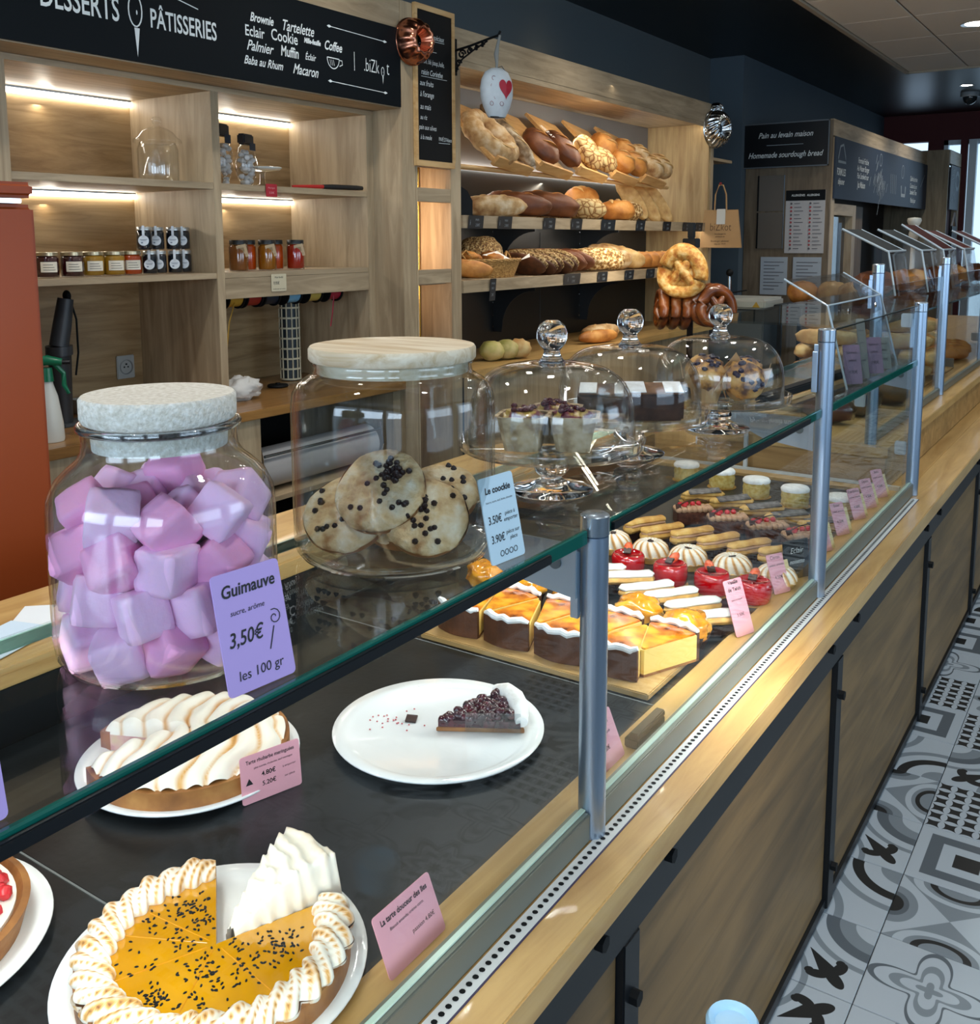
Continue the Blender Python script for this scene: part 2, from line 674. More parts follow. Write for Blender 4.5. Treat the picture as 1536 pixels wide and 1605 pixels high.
# shopfront behind the photographer and window wall opposite the counter
struct('wall_front', MB().box(-3.8, 4.2, -3.2, -3.05, -.004, .5).box(-3.8, 4.2, -3.2, -3.05, 2.95, 3.15).box(-3.8, -2.95, -3.2, -3.05, .5, 2.95)
       .box(-.85, -.6, -3.2, -3.05, .5, 2.95).box(1.45, 1.7, -3.2, -3.05, .5, 2.95).box(3.75, 4.2, -3.2, -3.05, .5, 2.95), WALLP)
struct('wall_right', MB().box(4.1, 4.25, -3.2, 15.2, -.004, .55).box(4.1, 4.25, -3.2, 15.2, 2.9, 3.15).box(4.1, 4.25, -3.2, -.4, .55, 2.9)
       .box(4.1, 4.25, 2.4, 3.2, .55, 2.9).box(4.1, 4.25, 6.0, 6.8, .55, 2.9).box(4.1, 4.25, 6.8, 15.2, .55, 2.9), WALLP)  # unseen far stretch closed up to keep window glare off the panes


# ---- patterned cement floor tiles
def tile_mat(name, build):
    m, t, N, L, p = nt(name)
    p.inputs['Roughness'].default_value = .42
    tc = N.new('ShaderNodeTexCoord')
    sp = N.new('ShaderNodeSeparateXYZ')
    L.new(tc.outputs['Object'], sp.inputs[0])

    def mth(op, a, b=None, clamp=False):
        n = N.new('ShaderNodeMath')
        n.operation = op
        n.use_clamp = clamp
        for k, q in enumerate((a, b)):
            if q is None:
                continue
            if isinstance(q, (int, float)):
                n.inputs[k].default_value = q
            else:
                L.new(q, n.inputs[k])
        return n.outputs[0]
    X = mth('MULTIPLY', sp.outputs[0], 8.0)
    Y = mth('MULTIPLY', sp.outputs[1], 8.0)

    def ramp(val, stops):
        r = N.new('ShaderNodeValToRGB')
        r.color_ramp.interpolation = 'CONSTANT'
        e = r.color_ramp.elements
        while len(e) < len(stops):
            e.new(.5)
        for k, (pos, c) in enumerate(stops):
            e[k].position = pos
            e[k].color = rgba(hx(c))
        L.new(val, r.inputs[0])
        return r.outputs[0]

    def dist(cx, cy, sx=1.0, sy=1.0):
        a = mth('MULTIPLY', mth('SUBTRACT', X, cx), sx)
        b = mth('MULTIPLY', mth('SUBTRACT', Y, cy), sy)
        return mth('SQRT', mth('ADD', mth('MULTIPLY', a, a), mth('MULTIPLY', b, b)))

    def mix(fac, a, b):
        x = N.new('ShaderNodeMix')
        x.data_type = 'RGBA'
        L.new(fac, x.inputs[0])
        for k, q in ((6, a), (7, b)):
            if isinstance(q, str):
                x.inputs[k].default_value = rgba(hx(q))
            else:
                L.new(q, x.inputs[k])
        return x.outputs[2]
    col = build(X, Y, mth, ramp, dist, mix)
    L.new(col, p.inputs['Base Color'])
    MATS[name] = m
    return m


TW, TG, TD, TK = '#AEB8BF', '#7B858C', '#565F66', '#16191B'


def t_squares(X, Y, mth, ramp, dist, mix):
    return ramp(mth('MAXIMUM', mth('ABSOLUTE', X), mth('ABSOLUTE', Y)), [(0, TK), (.24, TW), (.5, TD), (.76, TW)])


def t_petals(X, Y, mth, ramp, dist, mix):
    u = mth('SUBTRACT', mth('FRACT', mth('MULTIPLY', mth('ADD', X, 1.0), 3.0)), .5)
    v = mth('SUBTRACT', mth('FRACT', mth('MULTIPLY', mth('ADD', Y, 1.0), 3.0)), .5)
    a = mth('MAXIMUM', mth('ABSOLUTE', u), mth('ABSOLUTE', v))
    b = mth('MINIMUM', mth('ABSOLUTE', u), mth('ABSOLUTE', v))
    c = mth('SUBTRACT', 1.0, a)
    d = mth('SQRT', mth('ADD', mth('MULTIPLY', c, c), mth('MULTIPLY', b, b)))
    return ramp(d, [(0, TW), (.71, TK)])


def t_rings(X, Y, mth, ramp, dist, mix):
    d = mth('MINIMUM', dist(-1, -1), dist(1, 1))
    return ramp(mth('MULTIPLY', d, .5), [(0, TG), (.20, TW), (.36, TK), (.47, TW), (.58, TG), (.66, TW)])


def t_star(X, Y, mth, ramp, dist, mix):
    tri = mth('GREATER_THAN', mth('ABSOLUTE', X), mth('ABSOLUTE', Y))
    d1 = mth('MINIMUM', dist(0, -1, 1, 1.5), dist(0, 1, 1, 1.5))
    e1 = ramp(d1, [(0, TG), (.36, TK), (.50, TG), (.62, TW), (.8, TG)])
    d2 = mth('MINIMUM', dist(-1, 0, 1.3, 1), dist(1, 0, 1.3, 1))
    e2 = ramp(d2, [(0, TK), (.26, TD), (.38, TG), (.58, TW)])
    return mix(tri, e1, e2)


def flower(k, a, b, ph, stops):
    def f(X, Y, mth, ramp, dist, mix):
        th = mth('ARCTAN2', Y, X)
        r = dist(0, 0)
        w = mth('MULTIPLY', mth('COSINE', mth('ADD', mth('MULTIPLY', th, float(k)), ph)), b)
        return ramp(mth('MULTIPLY', mth('DIVIDE', r, mth('ADD', w, a)), .5), stops)
    return f


def t_fleur(X, Y, mth, ramp, dist, mix):
    # two black lilies on opposite diagonals over grey scrolls
    s = mth('MULTIPLY', mth('ADD', X, Y), .7071)
    q = mth('ABSOLUTE', mth('MULTIPLY', mth('SUBTRACT', X, Y), .7071))
    sa = mth('ABSOLUTE', s)

    def ell(s0, q0, a, b, k=0.0):
        u = mth('SUBTRACT', sa, s0)
        w = mth('SUBTRACT', q, q0)
        u2 = mth('ADD', u, mth('MULTIPLY', w, k))
        e = mth('ADD', mth('MULTIPLY', mth('DIVIDE', u2, a), mth('DIVIDE', u2, a)), mth('MULTIPLY', mth('DIVIDE', w, b), mth('DIVIDE', w, b)))
        return mth('LESS_THAN', e, 1.0)
    stem = mth('MULTIPLY', mth('LESS_THAN', q, mth('MULTIPLY', mth('SUBTRACT', sa, .06), .26)), mth('MULTIPLY', mth('GREATER_THAN', sa, .08), mth('LESS_THAN', sa, .70)))
    lily = mth('MAXIMUM', stem, mth('MAXIMUM', ell(.86, 0, .24, .12), mth('MAXIMUM', ell(.68, .22, .11, .17, .35), ell(.56, .30, .07, .08))))
    base = ramp(mth('MULTIPLY', mth('MINIMUM', dist(-1, 1), dist(1, -1)), .5), [(0, TW), (.2, TG), (.34, TD), (.46, TW), (.56, TG), (.62, TW)])
    return mix(lily, base, TK)


TILES = [tile_mat('tile_concentric_squares', t_squares), tile_mat('tile_black_petal_lattice', t_petals), tile_mat('tile_quarter_rings', t_rings),
         tile_mat('tile_star_and_ovals', t_star),
         tile_mat('tile_grey_rosette', flower(4, .62, .26, 0.0, [(0, TG), (.12, TW), (.26, TG), (.36, TW), (.50, TD), (.56, TW)])),
         tile_mat('tile_dark_rosette', flower(8, .7, .14, .8, [(0, TK), (.10, TW), (.24, TD), (.34, TW), (.47, TK), (.53, TG), (.62, TW)])),
         tile_mat('tile_black_lilies', t_fleur)]
TMESH = [MB().box(-.1238, .1238, -.1238, .1238, -.006, 0).mesh('floor_tile', bevel=.001, bseg=1) for _ in TILES]
order = {(0, -2): 1, (0, -1): 6, (0, 0): 6, (0, 1): 2, (0, 2): 6, (0, 3): 3, (0, 4): 2, (0, 5): 0, (1, -1): 2, (1, 0): 4, (1, 1): 3, (1, 2): 0, (1, 3): 1, (1, 4): 6, (1, 5): 1}
for c in range(6):
    for r in range(-4, 30):
        k = order.get((c, r), rnd.randrange(7))
        link('floor_tile', TMESH[k], TILES[k], floor, (-.403 - .125 + .2497 * c, 1.922 + .125 + .2497 * r, 0), (0, 0, rnd.randrange(4) * math.pi / 2))

# ================================================================== SALES COUNTER AND GLASS CASE
LZ = .756
counter = thing('sales_counter', 'long oak sales counter with black steel frame and oak front panels', 'counter', (0, 0, 0))
part('ledge', MB().box(-.60, -.498, -.6, 9.2, LZ - .044, LZ), OAK, counter, bevel=.002)
part('case_floor', MB().box(-1.44, -.60, -.6, 3.2, .70, .765), OAKX, counter)
part('staff_ledge', MB().box(-1.72, -1.44, -.6, 3.2, .862, .90), OAK, counter, bevel=.004)
part('carcass', MB().box(-1.70, -.56, -.6, 9.2, .09, .70).box(-1.70, -1.44, -.6, 3.2, .70, .862), BLACKM, counter)
part('plinth', MB().box(-1.66, -.555, -.6, 9.2, 0.001, .09), BLACKM, counter)
part('top_frame_bar', MB().box(-.545, -.522, -.6, 9.2, .618, .711), BLACK, counter)
part('bottom_frame_bar', MB().box(-.545, -.525, -.6, 9.2, .012, .035), BLACK, counter)
fy = [.04, 1.116, 2.19, 3.266, 4.342, 5.418, 6.494, 7.57]
for k in range(len(fy) - 1):
    part('front_panel', MB().box(-.556, -.532, fy[k] + .026, fy[k + 1] - .026, .036, .6175), OAK_PANEL, counter, bevel=.002)
for y in fy:
    part('frame_post', MB().box(-.545, -.520, y - .024, y + .024, .012, .6178), BLACK, counter, bevel=.002)
bolt = MB().cyl((0, 0, 0), .011, .012, 6, M=Matrix.Rotation(math.pi / 2, 4, 'Y')).mesh('bolt')
for y in fy:
    for yy, z in ((y - .10, .675), (y + .115, .675), (y, .53), (y, .11)):
        link('bolt', bolt, BLACKM, counter, (-.522 if z > .6 else -.520, yy, z))
# slate floor of the case, in panels
for a, b in ((-.6, .631), (.634, 1.452), (1.455, 2.30), (2.303, 3.10)):
    part('slate_panel', MB().box(-1.43, -.645, a, b, .765, .775), SLATE, counter, bevel=.001, bseg=1)
part('inner_oak_strip', MB().box(-.645, -.600, -.6, 3.18, .7655, .779), OAK, counter, bevel=.002)
# perforated air strip let into the ledge
ps = part('perforated_strip', MB().box(-.568, -.5475, .3, 3.18, LZ, LZ + .0016), plain('white_strip', '#D5DAD8', .4), counter)
hb = MB()
y = .31
while y < 3.17:
    hb.disc((-.558, y, LZ + .0022), .0037, 8)
    y += .0125
for y in (.6325, 1.4535):
    part('panel_joint', MB().box(-1.43, -.646, y - .0014, y + .0014, .766, .7753), plain('joint_line', '#6B7070', .5), counter)
h = part('hole_row', hb, BLACKM, ps)
h['kind'] = 'stuff'
part('seal', MB().box(-.5475, -.5455, .3, 3.18, LZ, LZ + .0012), plain('violet_seal', '#3A3350', .5), ps)

# raised bread section
part('raised_box', MB().box(-1.44, -.655, 3.205, 9.2, .757, .868), wood('oak_raised_box', '#B58E58', '#8A6535', 'x', .45, .3), counter, bevel=.002)
part('raised_top', MB().box(-1.44, -.648, 3.20, 9.2, .868, .90), OAK, counter, bevel=.002)
part('ledge_inner', MB().box(-.66, -.60, 3.2, 9.2, LZ - .028, LZ - .001), OAK, counter)

# ---- glass case
case = thing('glass_display_case', 'glass pastry display case with round aluminium posts on the oak counter', 'display case', (-.578, 0, LZ))
ox, oz = -.578, LZ


def cpart(name, mb, mat, **k):
    mb.v = [(x - ox, y, z - oz) for x, y, z in mb.v]
    return part(name, mb, mat, case, **k)


def post(x, y, z0, z1, r=.0185):
    p = cpart('post', MB().cyl((x, y, z0 + .001), r, z1 - z0 - .031, 28), ALU, smooth=True)
    c = MB().lathe([(.0001, z1), (r - .003, z1), (r + .0008, z1 - .003), (r + .0008, z1 - .028), (r - .002, z1 - .03)], 28, (x, y, 0))
    c.v = [(a - ox, b, d - oz) for a, b, d in c.v]
    part('post_cap', c, plain('post_cap_aluminium', '#A9B6C2', .25, .85), p, smooth=True)
    s = MB().box(x - .024, x - .012, y - .012, y - .004, z1 - .14, z1 - .035).box(x - .024, x - .012, y - .022, y - .016, z1 - .14, z1 - .05)
    s.v = [(a - ox, b, d - oz) for a, b, d in s.v]
    part('clamp', s, ALU, p, bevel=.001, bseg=1)


PY = [.027, 1.103, 2.178, 3.233]
post(-.578, PY[0], LZ, 1.204)
post(-.578, PY[1], LZ, 1.204)
post(-.578, PY[2], LZ, 1.362)
post(-.578, PY[3], LZ, 1.362)
RAIL = plain('rail_aluminium', '#7C8077', .42, .6)
for k in range(3):
    a, b = PY[k] + .019, PY[k + 1] - .019
    cpart('bottom_rail', MB().box(-.592, -.570, a, b, LZ + .001, .797), RAIL, bevel=.002)
    top = 1.165 if k < 2 else 1.352
    cpart('front_pane', MB().box(-.584, -.578, a, b, .797, top), PANE)
    cpart('pane_edge', MB().box(-.5845, -.5775, a, b, .7975, .7995), plain('pale_green_edge', '#BFD8C8', .2), bevel=0)
cpart('pane_top_edge', MB().box(-.5845, -.5775, PY[2] + .019, PY[3] - .019, 1.3522, 1.3545), plain('dark_green_edge', '#10231F', .2))
# top shelf glass with polished green edge and black lamp strip
SZ0, SZ1 = 1.167, 1.186
for k in range(3):
    a, b = (-.35 if k == 0 else PY[k] + (.022 if k else 0)), PY[k + 1] - .022
    if k == 1:
        a = PY[1] + .022
    cpart('glass_shelf', MB().box(-.875, -.583, a, b, SZ0, SZ1), SHELFG)
    cpart('green_glass_edge', MB().box(-.583, -.5765, a, b, SZ0, SZ1), TEAL, bevel=.0015, bseg=1)
    cpart('back_edge', MB().box(-.8775, -.875, a, b, SZ0 + .003, SZ1 - .003), plain('back_glass_edge', '#7FA79C', .2))
    if k < 2:
        cpart('lamp_strip', MB().box(-.5765, -.571, a + .02, b - .10, SZ0 + .0035, SZ1 - .004), BLACK, bevel=.001)
        L = cpart('led_line', MB().box(-.606, -.598, a + .03, b - .06, SZ0 - .007, SZ0 - .001), glow('case_led', (1, .80, .50), 1.2))
        area_light('case_led_light.%d' % k, (-.62, (a + b) / 2, SZ0 - .016), (-.86, (a + b) / 2, .775), .03, b - a - .1, 4.2, (1, .975, .94))
    cpart('end_plate', MB().prism([(-.592, SZ0 - .002), (-.592, SZ0 - .075), (-.70, SZ0 - .06), (-.83, SZ0 - .002)], b - .004, b, M=Matrix(((1, 0, 0, 0), (0, 0, 1, 0), (0, 1, 0, 0), (0, 0, 0, 1)))),
          plain('satin_plate', '#AEBBC8', .45, .5))
    M = frame((-.622, b - .0045, SZ0 - .03), rot3=FACE_MY)
    cpart('plate_screw', MB().cyl((0, 0, 0), .009, .002, 16, M=M), plain('screw_grey', '#6C757B', .4, .7))
# glass clips on the third post
for z in (.885, 1.285):
    cpart('glass_clip', MB().box(-.630, -.597, 3.205, 3.222, z, z + .042), plain('clip_white', '#C8CED2', .4, .3), bevel=.003)
cpart('end_pane', MB().box(-1.40, -.60, 3.212, 3.217, .80, 1.345), PANE)
part('end_rail', MB().box(-1.40 - ox, -.60 - ox, 3.160, 3.178, .779 - oz, .792 - oz), plain('white_end_rail', '#C6CCCE', .4), case)
part('end_oak_step', MB().box(-1.40 - ox, -.64 - ox, 3.105, 3.160, .7755 - oz, .785 - oz), OAKX, case)
part('end_upright', MB().box(-1.10 - ox, -1.088 - ox, 3.166, 3.178, .792 - oz, 1.16 - oz), plain('white_end_rail', '#C6CCCE', .4), case)
# bread section of the case
for y in (3.25, 4.46, 5.67, 6.88):
    post(-.712, y, .90, 1.477, .0185)
for a, b in ((3.27, 4.44), (4.48, 5.65), (5.69, 6.86)):
    cpart('bottom_rail', MB().box(-.722, -.704, a, b, .901, .93), RAIL, bevel=.002)
    cpart('front_pane', MB().box(-.716, -.711, a, b, .93, 1.40), PANE)
    cpart('glass_shelf', MB().box(-1.30, -.735, a, b, 1.268, 1.276), PANE)
    cpart('green_glass_edge', MB().box(-.735, -.732, a, b, 1.268, 1.276), TEAL)
for y in (3.245, 5.69):
    cpart('glass_clip', MB().box(-.765, -.731, y - .008, y + .008, 1.02, 1.062), plain('clip_white', '#C8CED2', .4, .3), bevel=.003)

# stanchion cap peeping in at the bottom of the picture
st = thing('barrier_post', 'slim floor-standing post with a pale blue round cap in front of the counter', 'post', (-.325, .958, 0))
part('base', MB().lathe([(.0001, 0), (.14, 0), (.14, .01), (.02, .03), (.0001, .03)], 28), BLACK, st, True)
part('pole', MB().cyl((0, 0, .03), .02, .64, 20), ALU, st, True)
part('cap', MB().lathe([(.018, .66), (.027, .665), (.029, .70), (.026, .705), (.021, .702), (.019, .698), (.0001, .697)], 28), plain('pale_blue_cap', '#A9D3EE', .35), st, True)

# ================================================================== PASTRIES IN THE CASE
DZ = .775


def toast_mat(name, white='#F3EBDD', mid='#D9A55C', dark='#8A4E1C', rough=.55):
    if name in MATS:
        return MATS[name]
    m, t, N, L, p = nt(name)
    p.inputs['Roughness'].default_value = rough
    p.inputs['Subsurface Weight'].default_value = .15
    p.inputs['Subsurface Radius'].default_value = (.01, .008, .006)
    p.inputs['Subsurface Scale'].default_value = .3
    a = N.new('ShaderNodeAttribute')
    a.attribute_name = 'toast'
    r = N.new('ShaderNodeValToRGB')
    e = r.color_ramp.elements
    e.new(.5)
    for k, (pos, c) in enumerate(((.35, white), (.72, mid), (1, dark))):
        e[k].position, e[k].color = pos, rgba(hx(c))
    tc = N.new('ShaderNodeTexCoord')
    n = N.new('ShaderNodeTexNoise')
    n.inputs['Scale'].default_value = 60
    L.new(tc.outputs['Object'], n.inputs['Vector'])
    mm = N.new('ShaderNodeMath')
    mm.operation = 'MULTIPLY_ADD'
    L.new(n.outputs['Fac'], mm.inputs[0])
    mm.inputs[1].default_value = .16
    L.new(a.outputs['Fac'], mm.inputs[2])
    m2 = N.new('ShaderNodeMath')
    m2.operation = 'SUBTRACT'
    L.new(mm.outputs[0], m2.inputs[0])
    m2.inputs[1].default_value = .08
    L.new(m2.outputs[0], r.inputs[0])
    L.new(r.outputs[0], p.inputs['Base Color'])
    b = N.new('ShaderNodeBump')
    b.inputs['Strength'].default_value = .15
    b.inputs['Distance'].default_value = .001
    L.new(n.outputs['Fac'], b.inputs['Height'])
    L.new(b.outputs[0], p.inputs['Normal'])
    MATS[name] = m
    return m


TOAST = toast_mat('toasted_meringue')
CRUST = ramped('baked_crust', [(.3, '#6B3F1B'), (.55, '#9A6430'), (.8, '#C08A4A')], 18, 6, .6, .35, bscale=70)
CRUST_D = ramped('dark_flan_crust', [(.3, '#3E2212'), (.7, '#6E4022')], 20, 6, .55, .4, bscale=70)
CUSTARD = plain('pale_custard', '#EBCB74', .45, bump=.2, bscale=120, sss=.1)
FLANTOP = ramped('burnt_custard_glaze', [(.30, '#6E2C07'), (.44, '#C4690F'), (.58, '#E9A021'), (.8, '#F0B83E')], 26, 4, .18, .1, coat=.8)
SUGAR = ramped('powdered_sugar', [(.3, '#E9E6E1'), (.7, '#FFFFFF')], 60, 4, .9, .5)
GLAZED = ramped('amber_glazed_puff', [(.3, '#B3640C'), (.5, '#E69A1A'), (.75, '#F4C050')], 22, 4, .15, .3, coat=.9, bscale=50)
CUP = plain('dark_paper_cup', '#2A1712', .7)
CHOUX = ramped('choux_pastry', [(.3, '#B97F33'), (.55, '#DDAE5C'), (.8, '#EBC884')], 30, 5, .6, .4, bscale=90)
ICING = plain('white_icing', '#F4F1EC', .22, coat=.4, sss=.1)
REDGL = plain('red_mirror_glaze', '#B4000D', .08, coat=.9)
CHOC = ramped('chocolate', [(.3, '#2B140C'), (.7, '#46241A')], 30, 4, .35, .15)
CHOCL = ramped('milk_chocolate_nut_shell', [(.3, '#4A2416'), (.62, '#6B3A26'), (.75, '#A87852')], 110, 3, .4, .2)
MOCHA = ramped('mocha_cream', [(.3, '#B98A66'), (.7, '#D3A984')], 30, 3, .5, .1)
BERRY = ramped('red_berry', [(.3, '#A30D1A'), (.7, '#E0333A')], 60, 3, .3, .3)
STRAW = ramped('cut_strawberry', [(.3, '#D93A1D'), (.7, '#F07A4A')], 60, 3, .25, .2)
GOLD = plain('gold_card', '#C99A45', .35, .5)
SPONGE = ramped('yellow_sponge', [(.3, '#CFA23C'), (.6, '#EBCF7E'), (.85, '#F3E2A8')], 70, 6, .8, .8, bdist=.004)
PLAQUE = ramped('chocolate_plate_grey_sheen', [(.35, '#332A28'), (.6, '#6E6663'), (.8, '#B5AFAB')], 60, 4, .35, .1)  # grey sheen of the chocolate painted into its colour ramp
YELLOW = ramped('passion_fruit_jelly', [(.3, '#BE8204'), (.7, '#D89C0C')], 8, 3, .14, .08, coat=.7, bscale=30)


def set_toast(me, vals):
    a = me.attributes.new('toast', 'FLOAT', 'POINT')
    a.data.foreach_set('value', vals)


def surf(name, fn, nu, nv, closed_u=False, mat=None, parent=None):
    """parametric surface fn(u, v) -> (point, toast); u, v in 0..1"""
    vs, tv, fs = [], [], []
    mu = nu if closed_u else nu + 1
    for j in range(nv + 1):
        for i in range(mu):
            p, t = fn(i / nu, j / nv)
            vs.append(p)
            tv.append(max(0, min(1, t)))
    for j in range(nv):
        for i in range(nu):
            i2 = (i + 1) % mu
            fs.append((j * mu + i, j * mu + i2, (j + 1) * mu + i2, (j + 1) * mu + i))
    me = bpy.data.meshes.new(name)
    me.from_pydata([tuple(p) for p in vs], [], fs)
    bm = bmesh.new()
    bm.from_mesh(me)
    bmesh.ops.recalc_face_normals(bm, faces=bm.faces)
    bm.to_mesh(me)
    bm.free()
    me.polygons.foreach_set('use_smooth', [True] * len(me.polygons))
    set_toast(me, tv)
    return link(name, me, mat, parent)


def sector(Ri, Ro, a0, a1, z0, z1, n=24):
    """solid ring sector"""
    mb = MB()
    prof = [(Ri, z0), (Ro, z0), (Ro, z1), (Ri, z1), (Ri, z0)]
    mb.lathe(prof, n, a0=a0, a1=a1)
    m = n + 1
    mb.f.append((0, m, 2 * m, 3 * m))
    mb.f.append((n, 3 * m + n, 2 * m + n, m + n))
    return mb


# ---- flan
board = thing('flan_board', 'pale oak serving board under the flan slices', 'board', (-.905, 1.56, DZ))
part('board', MB().box(-.245, .245, -.10, .10, 0.0005, .0125), OAKX, board, bevel=.002)


def flan(label, x, y, rz, w=.1, ln=.125):
    t = thing('flan_slice', label, 'flan slice', (x, y, DZ + .0132), rz, 'custard flan slices on the board')
    arc = [(-w / 2 + w * k / 8, -.012 * math.sin(math.pi * k / 8)) for k in range(9)]
    inner = [(px * .97, py + .008) for px, py in arc]
    mb = MB().prism(arc + inner[::-1], 0, .054)
    part('crust', mb, CRUST_D, t)
    body = inner + [(.004, ln), (-.004, ln)]
    part('custard', MB().prism(body, .005, .050), CUSTARD, t)
    part('crust_base', MB().prism([(px * .995, py) for px, py in body], 0, .005), CRUST, t)
    part('glaze', MB().prism([(px * .96, py * .97 + .001) for px, py in body], .0502, .0535), FLANTOP, t, bevel=.001)
    rim = MB()
    rim.tube([(px * .97, py + .004, .0575 + .003 * math.sin(k * 2.3 + x * 40)) for k, (px, py) in enumerate(arc)], [.004] + [.0065] * 7 + [.004], 8)
    part('sugared_rim', rim, SUGAR, t, True)
    return t


fx = [-1.085, -.972, -.859, -.746]
for k, x in enumerate(fx):
    flan('flan slice with its dark crust forward, %s from the staff side' % ORD[k], x, 1.495, R(rnd.uniform(-4, 4)))
for k, x in enumerate((-1.028, -.915, -.802, -.690)):
    flan('flan slice with its sugared crust at the back, %s from the staff side' % ORD[k], x, 1.640, math.pi + R(rnd.uniform(-4, 4)))


def fluted_cup(r0, r1, h, sx=1.0, n=40, depth=.0016):
    def prof(rr, z):
        return [Vector(((rr + (depth if k % 2 else -depth)) * math.cos(2 * math.pi * k / n) * sx, (rr + (depth if k % 2 else -depth)) * math.sin(2 * math.pi * k / n), z)) for k in range(n)]
    mb = MB()
    vs = prof(r0, 0) + prof(r1, h) + prof(r1 - .001, h) + prof(r0 - .001, .001)
    fs = []
    for j in range(3):
        fs += [(j * n + k, j * n + (k + 1) % n, (j + 1) * n + (k + 1) % n, (j + 1) * n + k) for k in range(n)]
    fs.append(tuple(range(n - 1, -1, -1)))
    fs.append(tuple(range(3 * n, 4 * n)))
    return mb.add(vs, fs)


# ---- amber glazed puffs
pf = None
for k, (x, y) in enumerate([(-1.175, 1.735), (-1.075, 1.735), (-.955, 1.725), (-.805, 1.725), (-.694, 1.705)]):
    t = thing('glazed_puff', 'amber glazed cream puff in a dark paper cup, %s from the staff side' % ORD[k], 'cream puff', (x, y, DZ + .0005), rnd.random() * 6, 'glazed puffs behind the flan')
    part('paper_cup', fluted_cup(.032, .045, .034), CUP, t)
    mb = MB().blob((0, 0, .045), .047, .047, .03, 28, 14, .30, 2.1, k + 1)
    part('pastry', mb, GLAZED, t, 'all')


# ---- eclairs
def eclair_body(L=.13, w=.019, z0=.004, h=.03, seed=0, n=14):
    """rounded finger along x"""
    pts, rr = [], []
    for i in range(n + 1):
        u = i / n
        x = (u - .5) * L
        e = min(u, 1 - u) / .10
        s = math.sqrt(max(.05, 1 - (1 - min(1, e)) ** 2))
        pts.append((x, .002 * math.sin(u * 5 + seed), z0 + h / 2))
        rr.append(w * s * (1 + .07 * math.sin(u * 14 + seed)))
    return pts, rr


def eclair(name, label, cat, x, y, rz, group, kind, seed):
    t = thing(name, label, cat, (x, y, DZ + .0005), rz, group)
    pts, rr = eclair_body(seed=seed)
    lift = .016 if kind in ('white', 'pale', 'dark') else 0
    if kind != 'dark':
        cup = fluted_cup(.017, .022, .022, 1.0)
        cup.v = [(a * (2.4 if abs(a) else 1), b, c) for a, b, c in cup.v]
        part('paper_cup', cup, CUP if kind != 'pale' else CHOC, t)
    else:
        part('gold_card', MB().box(-.068, .068, -.024, .024, 0, .0015), GOLD, t)
        lift = .002
    low = MB().tube([(a, b, c + lift - .006) for a, b, c in pts], rr, 12, flat=.62)
    part('choux_shell', low, CHOUX, t, True)
    if kind == 'pale':
        part('cream', MB().tube([(a * .95, b, c + lift + .004) for a, b, c in pts], [r * .9 for r in rr], 10, flat=.5), MOCHA, t, True)
    up = [(a * .99, b, c + lift + (.011 if kind == 'pale' else .005)) for a, b, c in pts]
    if kind == 'white':
        part('icing', MB().tube(up, [r * .86 for r in rr], 12, flat=.5), ICING, t, True)
    elif kind == 'pale':
        mb = MB().tube(up, [r * .85 for r in rr], 12, flat=.55)
        part('choux_lid', mb, CHOUX, t, True)
    else:
        part('choux_lid', MB().tube(up, [r * .95 for r in rr], 12, flat=.55), CHOUX, t, True)
        M = frame((.004, -.004, .036), (1, .1, .06), (0, 1, .18))
        part('chocolate_plate', MB().obox(M, .095, .034, .003), PLAQUE, t, bevel=.0006, bseg=1)
    return t


for k, (x, y, a) in enumerate([(-1.0, 1.925, 35), (-.925, 1.915, 40), (-.855, 1.875, 50), (-.795, 1.866, 50), (-.735, 1.838, 48), (-.675, 1.800, 44)]):
    eclair('white_eclair', 'white iced eclair, %s from the staff side of its row' % ORD[k], 'eclair', x, y, R(a), 'white iced eclairs', 'white', k)
for k, (x, y, a) in enumerate([(-1.06, 2.305, 62), (-.995, 2.27, 60), (-.92, 2.285, 58), (-.845, 2.27, 57), (-.765, 2.265, 55), (-.685, 2.265, 50)]):
    eclair('split_eclair', 'split choux eclair on chocolate cream, %s from the staff side of its row' % ORD[k], 'eclair', x, y, R(a), 'split eclairs between meringue tartlets and chocolate cakes', 'pale', k)
for k, (x, y, a) in enumerate([(-1.065, 2.72, 30), (-.965, 2.69, 36), (-.865, 2.66, 36), (-.78, 2.62, 34), (-.685, 2.60, 34)]):
    eclair('plated_eclair', 'eclair topped with a dark chocolate plate with painted grey sheen, %s from the staff side' % ORD[k], 'eclair', x, y, R(a), 'eclairs with chocolate plates', 'dark', k)

# ---- red glazed cakes
red0 = None
for k, (x, y) in enumerate([(-.975, 2.03), (-.863, 2.018), (-.762, 2.014), (-.668, 2.014)]):
    lab = 'shiny red glazed cake with strawberry and chocolate square, %s from the staff side' % ORD[k]
    if red0 is None:
        t = red0 = thing('red_glazed_cake', lab, 'cake', (x, y, DZ + .0005), 0, 'red glazed cakes')
        part('card', MB().cyl((0, 0, 0), .041, .0012, 28), GOLD, t)
        part('glazed_body', MB().lathe([(.0001, .0014), (.034, .0014), (.038, .006), (.040, .022), (.039, .042), (.036, .048), (.032, .050), (.028, .046), (.0001, .0445)], 36), REDGL, t, 'all')
        sb = MB().blob((0, 0, 0), .011, .020, .009, 14, 8, .1, 3, 2, M=frame((-.008, .016, .056), (1, .3, 0), (-.3, 1, .35)))
        part('strawberry', sb, STRAW, t, True)
        part('chocolate_square', MB().obox(frame((-.002, -.001, .054), (1, .35, 0), (-.3, 1, .55)), .018, .018, .0045), CHOC, t, bevel=.001)
    else:
        t = copy_tree(red0, lab, (x, y, DZ + .0005), (0, 0, rnd.uniform(-.5, .5)))

